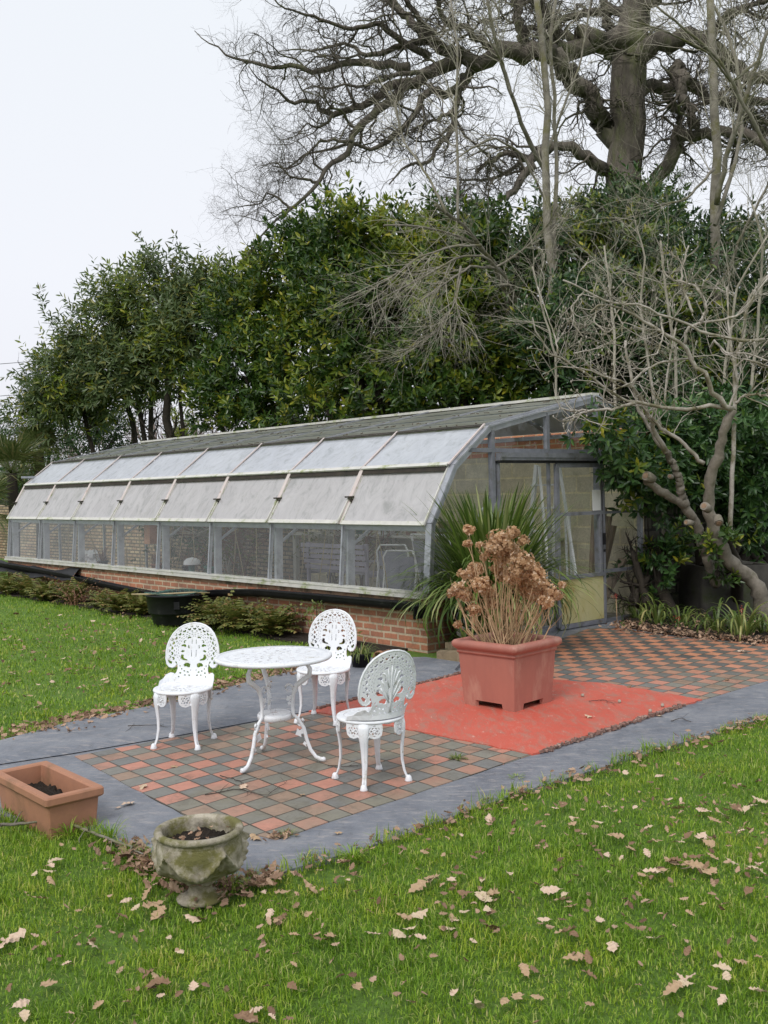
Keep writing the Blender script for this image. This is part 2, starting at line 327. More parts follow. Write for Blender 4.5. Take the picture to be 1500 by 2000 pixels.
def washed(name, c1, c2, rough, clear, tr):
    m, t, b, o = newmat(name); v = coords(t, 'Object', (1, 1, 0.6))
    n = noise_(t, 1.1, 7, 0.7, v, 0.4)
    col = ramp(t, n, [(0.3, c1), (0.7, c2)])
    stk = noise_(t, 2.2, 6, 0.75, coords(t, 'Object', (2.6, 2.6, 0.5)), 0.8)
    col = mixc(t, 0.75, col, ramp(t, stk, [(0.32, (0.58, 0.60, 0.58)), (0.48, (0.93,) * 3), (0.7, (1.12,) * 3)]), 'MULTIPLY')
    alg = ramp(t, noise_(t, 1.7, 8, 0.8, v, 1.0), [(0.56, (0, 0, 0)), (0.70, (1, 1, 1))]); col = mixc(t, math_(t, 'MULTIPLY', alg, 0.35), col, (0.42, 0.43, 0.33))
    sp_ = ramp(t, noise_(t, 26, 5, 0.7, v), [(0.66, (0, 0, 0)), (0.73, (1, 1, 1))])
    col = mixc(t, math_(t, 'MULTIPLY', sp_, 0.25), col, (0.22, 0.2, 0.13))
    t.links.new(col, b.inputs['Base Color']); b.inputs['Roughness'].default_value = rough; b.inputs['Specular IOR Level'].default_value = clear
    tl = t.nodes.new('ShaderNodeBsdfTranslucent'); t.links.new(col, tl.inputs['Color'])
    ms = t.nodes.new('ShaderNodeMixShader'); ms.inputs[0].default_value = tr
    t.links.new(b.outputs[0], ms.inputs[1]); t.links.new(tl.outputs[0], ms.inputs[2]); t.links.new(ms.outputs[0], o.inputs[0]); return m
M['wash_mid'] = washed('whitewashed_glass', (0.76, 0.73, 0.75), (0.88, 0.85, 0.87), 0.10, 1.0, 0.5)
M['wash_up'] = washed('bright_whitewashed_glass', (0.74, 0.77, 0.85), (0.84, 0.87, 0.94), 0.05, 1.2, 0.46)  # whitewash with the sky's reflection painted in as bluish white
def roofmat():
    m, t, b, o = newmat('algae_covered_glass'); v = coords(t, 'Object')
    n = noise_(t, 2.0, 8, 0.75, v)
    col = ramp(t, n, [(0.25, (0.25, 0.26, 0.22)), (0.5, (0.37, 0.38, 0.33)), (0.75, (0.50, 0.50, 0.45))])
    sp_ = ramp(t, noise_(t, 14, 6, 0.75, v), [(0.60, (0, 0, 0)), (0.68, (1, 1, 1))])
    col = mixc(t, math_(t, 'MULTIPLY', sp_, 0.6), col, (0.15, 0.07, 0.035))
    t.links.new(col, b.inputs['Base Color']); b.inputs['Roughness'].default_value = 0.35; b.inputs['Specular IOR Level'].default_value = 0.6
    tl = t.nodes.new('ShaderNodeBsdfTranslucent'); tl.inputs[0].default_value = (0.80, 0.84, 0.78, 1)
    ms = t.nodes.new('ShaderNodeMixShader'); t.links.new(math_(t, 'MULTIPLY', ramp(t, noise_(t, 1.3, 5, 0.7, v), [(0.3, (1, 1, 1)), (0.7, (0.6,) * 3)]), 0.75), ms.inputs[0])
    t.links.new(b.outputs[0], ms.inputs[1]); t.links.new(tl.outputs[0], ms.inputs[2]); t.links.new(ms.outputs[0], o.inputs[0]); return m
M['roof_algae'] = roofmat()
#@@REST
# ------------------------------------------------------------------ ground, paving, paint
def inside(poly, x, y):
    x = np.asarray(x); y = np.asarray(y); r = np.zeros(x.shape, bool); n = len(poly)
    for i in range(n):
        x1, y1 = poly[i]; x2, y2 = poly[(i + 1) % n]
        if y1 == y2: continue
        c = ((y1 > y) != (y2 > y)) & (x < (x2 - x1) * (y - y1) / (y2 - y1) + x1); r ^= c
    return r
def wavy(poly, amp=0.02, step=0.12, seed=3):
    rg = random.Random(seed); o = []
    for i in range(len(poly)):
        a = Vector(poly[i]); b = Vector(poly[(i + 1) % len(poly)]); n = max(1, int((b - a).length / step)); d = (b - a)
        nn = Vector((-d.y, d.x)).normalized()
        for k in range(n):
            p = a + d * (k / n) + nn * (rg.uniform(-amp, amp) if k else 0); o.append((p.x, p.y))
    return o
gp = lambda v, u=0.0: tuple(GP(u, v, 0)[:2])
NEAR = [(-2.1, 5.22), (-1.75, 5.08), (-1.47, 4.9), (-1.22, 4.6), (-1.07, 4.43), (-0.9, 4.28), (-0.73, 4.2), (-0.58, 4.23), (-0.46, 4.34), (-0.24, 4.5), (-0.01, 4.69), (0.35, 5.05), (0.72, 5.4), (1.3, 5.87), (1.87, 6.35), (2.67, 7.0), (4.2, 8.3), (7, 10.7)]
FARP = [(0.69, 9.32), (0.37, 9.66), (-0.18, 9.70), (-0.57, 9.48), (-0.99, 8.88), (-1.44, 8.26), (-1.82, 7.71), (-2.33, 7.17), (-2.62, 6.69), (-3.6, 6.1)]
BED = [(7, 10.6), (5.2, 10.1), (4.4, 10.12), (3.89, 10.16), (3.48, 10.5), (3.06, 10.94), (2.75, 11.6), gp(3.2)]
PAVE = NEAR + BED[1:] + [gp(0.5, -0.02)] + FARP + [(-3.6, 5.6)]
TILE = [(-2.01, 6.34), (-1.0, 5.03), (-0.55, 4.72), (0.16, 5.42), (0.88, 6.13), (2.39, 7.58), (3.16, 8.27), (5.0, 9.9), (4.4, 10.05), (3.89, 10.12), (3.46, 10.46), (3.02, 10.9), (2.70, 11.55), (2.35, 11.55), (1.75, 10.6), (0.70, 8.95), (-0.60, 7.46)]
MAT_ = [(-0.36, 7.30), (0.10, 6.86), (0.88, 6.12), (1.6, 6.83), (2.39, 7.57), (1.85, 8.25), (0.68, 8.86), (0.1, 8.24), (-0.60, 7.48)]

m, t, b, o = newmat('mown_turf_soil'); v = coords(t, 'Object')
n1 = noise_(t, 0.7, 6, 0.7, v); n2 = noise_(t, 30, 6, 0.7, v)
col = ramp(t, n1, [(0.3, (0.085, 0.16, 0.016)), (0.55, (0.12, 0.22, 0.024)), (0.75, (0.15, 0.17, 0.05))])
col = mixc(t, 0.6, col, ramp(t, n2, [(0.3, (0.4,) * 3), (0.7, (1.4,) * 3)]), 'MULTIPLY')
t.links.new(col, b.inputs['Base Color']); b.inputs['Roughness'].default_value = 0.95; bump(t, b, n2, 1.0, 0.03); M['turf'] = m

m, t, b, o = newmat('blue_grey_painted_concrete'); v = coords(t, 'Object')
n1 = noise_(t, 2.6, 10, 0.78, v, 0.3); st = noise_(t, 9, 10, 0.8, coords(t, 'Object', (0.8, 3.6, 1), (0, 0, R(-42))), 0.5)
col = ramp(t, n1, [(0.25, (0.09, 0.10, 0.122)), (0.5, (0.165, 0.176, 0.205)), (0.75, (0.27, 0.275, 0.295))])
col = mixc(t, math_(t, 'MULTIPLY', ramp(t, st, [(0.52, (0, 0, 0)), (0.60, (1, 1, 1))]), 0.55), col, (0.38, 0.345, 0.33))
ch = noise_(t, 20, 10, 0.85, v)
col = mixc(t, math_(t, 'MULTIPLY', ramp(t, ch, [(0.655, (0, 0, 0)), (0.69, (1, 1, 1))]), 0.8), col, (0.55, 0.36, 0.31))
dk = noise_(t, 6, 10, 0.85, coords(t, 'Object', (2.5, 1, 1), (0, 0, R(-30))))
col = mixc(t, math_(t, 'MULTIPLY', ramp(t, dk, [(0.54, (0, 0, 0)), (0.66, (1, 1, 1))]), 0.6), col, (0.085, 0.09, 0.10))
t.links.new(col, b.inputs['Base Color'])
t.links.new(ramp(t, st, [(0.3, (0.38,) * 3), (0.7, (0.75,) * 3)]), b.inputs['Roughness'])
bump(t, b, math_(t, 'ADD', noise_(t, 70, 6, 0.8, v), math_(t, 'MULTIPLY', n1, 3.0)), 0.5, 0.006); M['paint_grey'] = m

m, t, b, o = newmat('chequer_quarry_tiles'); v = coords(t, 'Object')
s = node(t, 'ShaderNodeSeparateXYZ'); wv = node(t, 'ShaderNodeVectorMath', operation='MULTIPLY_ADD')
nn = node(t, 'ShaderNodeTexNoise'); nn.inputs['Scale'].default_value = 2.2; t.links.new(v, nn.inputs['Vector'])
t.links.new(nn.outputs['Color'], wv.inputs[0]); wv.inputs[1].default_value = (0.03, 0.03, 0); t.links.new(v, wv.inputs[2])
t.links.new(wv.outputs[0], s.inputs[0])
X = math_(t, 'SUBTRACT', s.outputs['X'], 0.015); Y = math_(t, 'SUBTRACT', s.outputs['Y'], 0.015)
ti = math_(t, 'ADD', math_(t, 'ADD', math_(t, 'MULTIPLY', X, 4.85561), math_(t, 'MULTIPLY', Y, -4.76532)), 28.00112)
tj = math_(t, 'ADD', math_(t, 'ADD', math_(t, 'MULTIPLY', X, 4.94694), math_(t, 'MULTIPLY', Y, 4.14204)), -18.00487)
fi = math_(t, 'FLOOR', ti); fj = math_(t, 'FLOOR', tj)
par = math_(t, 'ABSOLUTE', math_(t, 'MODULO', math_(t, 'ADD', fi, fj), 2.0))
cx = node(t, 'ShaderNodeCombineXYZ'); t.links.new(fi, cx.inputs[0]); t.links.new(fj, cx.inputs[1])
wn = node(t, 'ShaderNodeTexWhiteNoise'); t.links.new(cx.outputs[0], wn.inputs['Vector'])
rnd = wn.outputs['Value']
# grout
def edge(a): 
    f = math_(t, 'FRACT', a); return math_(t, 'MINIMUM', f, math_(t, 'SUBTRACT', 1.0, f))
ed = math_(t, 'MINIMUM', edge(ti), edge(tj))
gw = math_(t, 'MULTIPLY_ADD', noise_(t, 9, 4, 0.6, v), 0.05, 0.006)
gr = math_(t, 'LESS_THAN', ed, gw)
big = noise_(t, 0.75, 4, 0.6, v)
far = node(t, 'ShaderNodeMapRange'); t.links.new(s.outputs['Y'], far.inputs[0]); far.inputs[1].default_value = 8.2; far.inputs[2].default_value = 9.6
red = mixc(t, rnd, (0.48, 0.215, 0.155), (0.38, 0.18, 0.13))
red = mixc(t, ramp(t, math_(t, 'ADD', math_(t, 'MULTIPLY', rnd, 0.25), big), [(0.50, (0, 0, 0)), (0.68, (1, 1, 1))]), red, (0.29, 0.20, 0.145))
redf = mixc(t, rnd, (0.54, 0.23, 0.125), (0.36, 0.17, 0.11)); red = mixc(t, far.outputs[0], red, redf)
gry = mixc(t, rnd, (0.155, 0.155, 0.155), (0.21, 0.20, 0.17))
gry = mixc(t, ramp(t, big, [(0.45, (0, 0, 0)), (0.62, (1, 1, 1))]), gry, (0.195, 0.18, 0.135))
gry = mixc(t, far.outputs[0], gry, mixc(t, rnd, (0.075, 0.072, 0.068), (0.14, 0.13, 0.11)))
col = mixc(t, par, red, gry)
col = mixc(t, 0.6, col, ramp(t, noise_(t, 14, 8, 0.8, v), [(0.3, (0.72,) * 3), (0.7, (1.22,) * 3)]), 'MULTIPLY')
smd = ramp(t, noise_(t, 4.2, 8, 0.8, v, 0.8), [(0.52, (0, 0, 0)), (0.66, (1, 1, 1))])
col = mixc(t, math_(t, 'MULTIPLY', smd, 0.6), col, (0.10, 0.085, 0.06))
col = mixc(t, gr, col, (0.060, 0.050, 0.036))
t.links.new(col, b.inputs['Base Color'])
t.links.new(ramp(t, noise_(t, 6, 6, 0.7, v), [(0.3, (0.45,) * 3), (0.7, (0.8,) * 3)]), b.inputs['Roughness'])
hh = math_(t, 'ADD', math_(t, 'MULTIPLY', math_(t, 'SUBTRACT', 1.0, gr), 1.0), math_(t, 'ADD', math_(t, 'MULTIPLY', rnd, 0.4), math_(t, 'MULTIPLY', noise_(t, 50, 5, 0.7, v), 0.25)))
bump(t, b, hh, 0.7, 0.006); M['tiles'] = m

m, t, b, o = newmat('red_painted_screed'); v = coords(t, 'Object')
n1 = noise_(t, 1.5, 6, 0.65, v, 0.4); st = noise_(t, 3.5, 8, 0.75, coords(t, 'Object', (3.0, 1, 1), (0, 0, R(48))), 0.5)
col = ramp(t, n1, [(0.3, (0.50, 0.088, 0.056)), (0.7, (0.57, 0.125, 0.085))])
col = mixc(t, math_(t, 'MULTIPLY', ramp(t, st, [(0.48, (0, 0, 0)), (0.62, (1, 1, 1))]), 0.7), col, (0.37, 0.19, 0.145))
col = mixc(t, math_(t, 'MULTIPLY', ramp(t, noise_(t, 2.6, 8, 0.8, v, 1.2), [(0.54, (0, 0, 0)), (0.64, (1, 1, 1))]), 0.55), col, (0.27, 0.17, 0.13))
col = mixc(t, math_(t, 'MULTIPLY', ramp(t, noise_(t, 5, 8, 0.8, coords(t, 'Object', (3.5, .7, 1), (0, 0, R(48))), .6), [(0.57, (0, 0, 0)), (0.66, (1, 1, 1))]), 0.5), col, (0.62, 0.27, 0.21))
ch = noise_(t, 11, 8, 0.8, coords(t, 'Object', (2.2, 1, 1), (0, 0, R(48))))
col = mixc(t, math_(t, 'MULTIPLY', ramp(t, ch, [(0.61, (0, 0, 0)), (0.65, (1, 1, 1))]), 0.75), col, (0.70, 0.45, 0.38))
t.links.new(col, b.inputs['Base Color']); b.inputs['Roughness'].default_value = 0.55
bump(t, b, math_(t, 'ADD', noise_(t, 60, 6, 0.8, v), math_(t, 'MULTIPLY', st, 2.0)), 0.4, 0.006); M['red_screed'] = m

g = MB()
nx = 60; xs = np.concatenate([np.linspace(-12, 12, 49)]); 
gv = []
# one sheet: fine near, reaching the horizon
rings = [0, 3, 6, 9, 12, 16, 20, 26, 34, 50, 90, 160, 300, 600]
K = 48; vv = [(0, 0, 0)]; ff = []
for ri, r_ in enumerate(rings[1:]):
    for k in range(K):
        a = k / K * 2 * math.pi; vv.append((r_ * math.cos(a), 8 + r_ * math.sin(a), 0.0))
vv[0] = (0, 8, 0)
for k in range(K): ff.append((0, 1 + k, 1 + (k + 1) % K))
for ri in range(len(rings) - 2):
    for k in range(K):
        a = 1 + ri * K; ff.append((a + k, a + K + k, a + K + (k + 1) % K, a + (k + 1) % K))
g.add(vv, ff); tag(g.build('ground', M['turf'], loc=(0, 0, 0.012)), kind='structure').location = (0, 0, -0.012)
g = MB(); g.prism(PAVE, -0.1, 0.0); tag(g.build('paving_border', M['paint_grey'], loc=(0, 0, 0)), kind='structure')
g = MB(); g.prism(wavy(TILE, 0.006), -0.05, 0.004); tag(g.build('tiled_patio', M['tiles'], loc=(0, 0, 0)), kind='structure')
# raised far path with a chamfered kerb towards the tiles
INN = [(-2.05, 6.40), (-1.4, 6.86), (-0.62, 7.48), (0.1, 8.26), (0.66, 8.90)]
g = MB()
outer = [(-3.6, 6.1), (-2.62, 6.69), (-2.33, 7.17), (-1.82, 7.71), (-1.44, 8.26), (-0.99, 8.88), (-0.57, 9.48), (-0.18, 9.70), (0.37, 9.66), (0.69, 9.32)]
inner = [(-3.3, 5.75), (-2.12, 6.45), (-1.46, 6.92), (-0.68, 7.54), (0.04, 8.31), (0.60, 8.94)]
poly = outer + inner[::-1]; g.prism(poly, 0.0, 0.032)
kv = []; kf = []
inn2 = [(-3.25, 5.70)] + INN
for a_, b_ in zip(inner, inn2): kv += [(*a_, 0.032), (*b_, 0.006)]
for i in range(len(inner) - 1): kf.append((2 * i, 2 * i + 1, 2 * i + 3, 2 * i + 2))
g.add(kv, kf); tag(g.build('raised_path', M['paint_grey'], loc=(0, 0, 0)), kind='structure')
g = MB(); g.prism(wavy(MAT_, 0.012, 0.06), -0.02, 0.012); tag(g.build('red_painted_floor', M['red_screed'], loc=(0, 0, 0)), kind='structure')
# ragged broken edge of the screed, on two sides
g = MB(); rg = random.Random(4)
for a_, b_ in (((0.95, 6.17), (2.2, 7.39)), ((-0.55, 7.52), (0.66, 8.88))):
    a_ = Vector(a_); b_ = Vector(b_); n = int((b_ - a_).length / 0.022)
    for k in range(n):
        p = a_.lerp(b_, k / n); s_ = rg.uniform(0.6, 1.3); an = rg.uniform(0, 3)
        Mx = Matrix.Rotation(an, 3, 'Z') @ Matrix.Rotation(rg.uniform(-.4, .4), 3, 'X')
        g.box((p.x + rg.uniform(-.012, .012), p.y + rg.uniform(-.012, .012), 0.014), (0.034 * s_, 0.018 * s_, 0.02 * s_), Mx)
M['broken'] = simple('broken_screed_edge', (0.26, 0.13, 0.10), (0.10, 0.075, 0.065), 40, 0.9, 0.3, c3=(0.5, 0.36, 0.3), s3=30, t3=0.6)
tag(g.build('crumbled_screed_edge', M['broken'], loc=(0, 0, 0)), kind='structure')
# soil bed on the right, behind the patio
g = MB(); bed = [(7, 10.62), (5.2, 10.16), (4.4, 10.18), (3.89, 10.22), (3.5, 10.55), (3.1, 10.98), (2.8, 11.62), gp(3.3), gp(9.5), (12, 12)]
g.prism(wavy(bed, 0.04, 0.3, 9), -0.1, 0.03); tag(g.build('planting_bed', M['soil'], loc=(0, 0, 0)), kind='structure')
g = MB(); bed = [gp(-0.5, 0.6), gp(-0.42, 3), gp(-0.5, 6), gp(-0.45, 9), gp(-0.6, 13), gp(0.02, 13), gp(0.02, 0.3), gp(-0.3, 0.2)]
g.prism(wavy(bed, 0.05, 0.3, 5), -0.1, 0.0); tag(g.build('wall_border_soil', M['soil'], loc=(0, 0, 0)), kind='structure')

# grass blades (nobody could count them)
def blades(name, N, region, xr, yr, hl, wd, mat, dens=None, seed=1, label=None):
    rg = np.random.default_rng(seed)
    x = rg.uniform(*xr, N); y = rg.uniform(*yr, N)
    if dens is not None: k = rg.random(N) < dens(x, y); x = x[k]; y = y[k]
    k = region(x, y); x = x[k]; y = y[k]; n = len(x)
    cl = np.sin(x * 7.3 + np.sin(y * 5.1) * 2) * np.sin(y * 6.7 + np.sin(x * 4.3) * 2)
    L_ = hl * (0.55 + 0.7 * rg.random(n)) * (1 + 0.5 * cl); a = rg.uniform(0, 2 * np.pi, n); tl = rg.uniform(0.15, 1.6, n)
    dx = np.cos(a); dy = np.sin(a); wx = -dy; wy = dx; w_ = wd * (0.6 + 0.8 * rg.random(n))
    B = np.stack([x, y, np.full(n, -0.014)], -1); D = np.stack([dx, dy, 0 * x], -1); W = np.stack([wx, wy, 0 * x], -1) * w_[:, None]
    Z = np.array([0, 0, 1.0])
    p1 = B + D * (L_ * 0.45 * np.sin(tl * 0.5))[:, None] + Z * (L_ * 0.5 * np.cos(tl * 0.5))[:, None]
    p2 = p1 + D * (L_ * 0.55 * np.sin(tl * 1.25))[:, None] + Z * (L_ * 0.5 * np.cos(tl * 1.25))[:, None]
    V = np.stack([B - W * .5, B + W * .5, p1 + W * .42, p1 - W * .42, p2], 1).reshape(-1, 3)
    i = np.arange(n) * 5
    mb = MB(); mb.add(V, np.stack([i, i + 1, i + 2, i + 3], -1), 0, True); mb.f.append((np.stack([i + 3, i + 2, i + 4], -1), 0, True))
    return tag(mb.build(name, mat, loc=(0, 0, 0)), label, 'grass', kind='stuff')
def grassmat():
    m, t, b, o = newmat('lawn_blade'); gnode = t.nodes.new('ShaderNodeNewGeometry')
    col = ramp(t, gnode.outputs['Random Per Island'], [(0.0, (0.085, 0.175, 0.008)), (0.5, (0.185, 0.335, 0.020)), (0.85, (0.33, 0.47, 0.05)), (1.0, (0.50, 0.48, 0.20))])
    bg_ = noise_(t, 1.6, 6, 0.7, coords(t, 'Object'))
    col = mixc(t, 0.9, col, ramp(t, bg_, [(0.28, (0.62, 0.72, 0.7)), (0.48, (1, 1, 1)), (0.66, (1.45, 1.15, 1.0))]), 'MULTIPLY')
    t.links.new(col, b.inputs['Base Color']); b.inputs['Roughness'].default_value = 0.5; b.inputs['Specular IOR Level'].default_value = 0.35
    tr = t.nodes.new('ShaderNodeBsdfTranslucent'); t.links.new(col, tr.inputs['Color'])
    ms = t.nodes.new('ShaderNodeMixShader'); ms.inputs[0].default_value = 0.35
    t.links.new(b.outputs[0], ms.inputs[1]); t.links.new(tr.outputs[0], ms.inputs[2]); t.links.new(ms.outputs[0], o.inputs[0]); return m
M['blade'] = grassmat()
PV2 = PAVE
near_reg = lambda x, y: ~inside(PV2, x, y) & ~inside(MOUND, x, y) if False else ~inside(PV2, x, y)
bedL = bed
def lawn(x, y): return ~inside(PAVE, x, y) & ~inside(bedL, x, y)
nearside = lambda x, y: y < np.where(x < -0.9, 5.7, 5.6 + x * 0.86)
below = lambda x, y: lawn(x, y) & nearside(x, y) & (np.abs(x) < 0.42 * y + 1.7)
def patchy(x, y):
    p = np.sin(3.1 * x + 1.7 * np.sin(2.3 * y)) * np.sin(2.7 * y + 1.3 * np.sin(3.7 * x)) + .35 * np.sin(11 * x + 2 * np.sin(7 * y)) * np.sin(9 * y); return np.where(p > .85, .45, np.where(p > .5, .8, 1.0))
blades('near_lawn_grass', 900000, below, (-4.2, 6.2), (2.3, 9.5), 0.034, 0.0036, M['blade'], dens=lambda x, y: patchy(x, y) * np.clip(3.6 / y, 0.25, 1) ** 1.2 * np.where(np.abs(x) < .42 * y + .35, 1, .4), seed=1, label='short green lawn grass in front of the patio')
left = lambda x, y: lawn(x, y) & ~nearside(x, y) & (np.abs(x) < 0.42 * y + 1.5) & ((x < 0.2) | (y < 9.0))
blades('far_lawn_grass', 380000, left, (-9.5, 4.2), (5.0, 19.0), 0.042, 0.007, M['blade'], dens=lambda x, y: patchy(x, y) * np.clip(7.0 / y, 0.3, 1), seed=2, label='short green lawn grass between the patio path and the greenhouse wall')

# taller untidy blades and tufts along the edge of the paving
def edge_reg(poly, w0, w1, clump):
    P_ = np.array(poly); 
    def f(x, y):
        d = np.full(x.shape, 9.0); s_ = np.zeros(x.shape)
        for i in range(len(P_) - 1):
            a = P_[i]; b_ = P_[i + 1]; ab = b_ - a; t_ = np.clip(((x - a[0]) * ab[0] + (y - a[1]) * ab[1]) / (ab @ ab), 0, 1); dd = np.hypot(x - a[0] - ab[0] * t_, y - a[1] - ab[1] * t_); s_ = np.where(dd < d, i + t_, s_); d = np.minimum(d, dd)
        k = np.sin(s_ * 9.1) * np.sin(s_ * 5.3 + 1) + .5 * np.sin(s_ * 23.7); return (d < w0 + w1 * np.clip(k, 0, 1)) & (k > clump)
    return f
blades('edge_grass', 150000, edge_reg(NEAR[:-1], .018, .06, -.6), (-2.3, 4.3), (4.1, 8.4), 0.075, 0.0042, M['blade'], seed=5, label='untidy longer grass along the near edge of the paving')
blades('edge_grass', 90000, edge_reg([(-3.4, 6.3), (-2.62, 6.72), (-2.33, 7.2), (-1.82, 7.74), (-1.44, 8.29), (-0.99, 8.91), (-0.57, 9.51)], .02, .06, -.3), (-3.5, -.4), (6.2, 9.6), 0.07, 0.006, M['blade'], seed=6, label='untidy longer grass along the far edge of the raised path')
# ------------------------------------------------------------------ pierced cast metal
from mathutils.geometry import delaunay_2d_cdt
def plate(outline, holes, thick, bev=0.0015):
    """a pierced sheet: constrained triangulation, kept where a point is inside the outline and in no hole"""
    pts = []; ed = []; loops = [outline] + holes
    for pl in loops: b0 = len(pts); n = len(pl); pts += [Vector(p) for p in pl]; ed += [(b0 + i, b0 + (i + 1) % n) for i in range(n)]
    xs = [p[0] for p in outline]; ys = [p[1] for p in outline]; g = max(max(xs) - min(xs), max(ys) - min(ys)) / 14
    gx, gy = np.meshgrid(np.arange(min(xs) + g / 3, max(xs), g), np.arange(min(ys) + g / 3, max(ys), g)); gx = gx.ravel(); gy = gy.ravel(); k = inside(outline, gx, gy)
    for h in holes: k &= ~inside(h, gx, gy)
    pts += [Vector((float(x), float(y))) for x, y in zip(gx[k], gy[k])]
    vo, eo, fo = delaunay_2d_cdt(pts, ed, [], 0, 1e-6)[:3]; V = np.array([v[:] for v in vo]); T = np.array([f for f in fo if len(f) == 3]); c = V[T].mean(1)
    k = inside(outline, c[:, 0], c[:, 1])
    for h in holes: k &= ~inside(h, c[:, 0], c[:, 1])
    T = T[k]; n = len(V); t2 = thick / 2 + bev * .5
    v3 = [np.c_[V, np.full(n, t2)], np.c_[V, np.full(n, -t2)]]; f = [tuple(t) for t in T] + [tuple(t[::-1] + n) for t in T]; m = 2 * n
    for pl in loops:
        q = np.array([p[:2] for p in pl]); l = len(q); v3.append(np.c_[q, np.full(l, t2)]); v3.append(np.c_[q, np.full(l, -t2)])
        f += [(m + i, m + (i + 1) % l, m + l + (i + 1) % l, m + l + i) for i in range(l)]; m += 2 * l
    return np.concatenate(v3), f
def circ(cx, cy, r, n=40, ry=None, a0=0):
    ry = ry or r; return [(cx + r * math.cos(a0 + 2 * math.pi * i / n), cy + ry * math.sin(a0 + 2 * math.pi * i / n)) for i in range(n)]
def rot2(pts, a, cx=0, cy=0, s=1):
    ca, sa = math.cos(a) * s, math.sin(a) * s; return [(cx + x * ca - y * sa, cy + x * sa + y * ca) for x, y in pts]
def slot(r0, r1, a, w):        # radial slot
    return rot2([(r0, -w * .4), ((r0 + r1) / 2, -w / 2), (r1, -w * .4), (r1 + w * .3, 0), (r1, w * .4), ((r0 + r1) / 2, w / 2), (r0, w * .4), (r0 - w * .3, 0)], a)
def arcslot(r, w, a0, a1, n=4):
    o_ = [((r + w / 2) * math.cos(a0 + (a1 - a0) * i / n), (r + w / 2) * math.sin(a0 + (a1 - a0) * i / n)) for i in range(n + 1)]
    return o_ + [((r - w / 2) * math.cos(a1 + (a0 - a1) * i / n), (r - w / 2) * math.sin(a1 + (a0 - a1) * i / n)) for i in range(n + 1)]
LEAFH = [(0, 0), (.25, .28), (.55, .30), (.7, .12), (1, .2), (.9, -.1), (.6, -.28), (.25, -.2)]
def pgon(pts, cx, cy, s=1): return [(cx + x * s, cy + y * s) for x, y in pts]

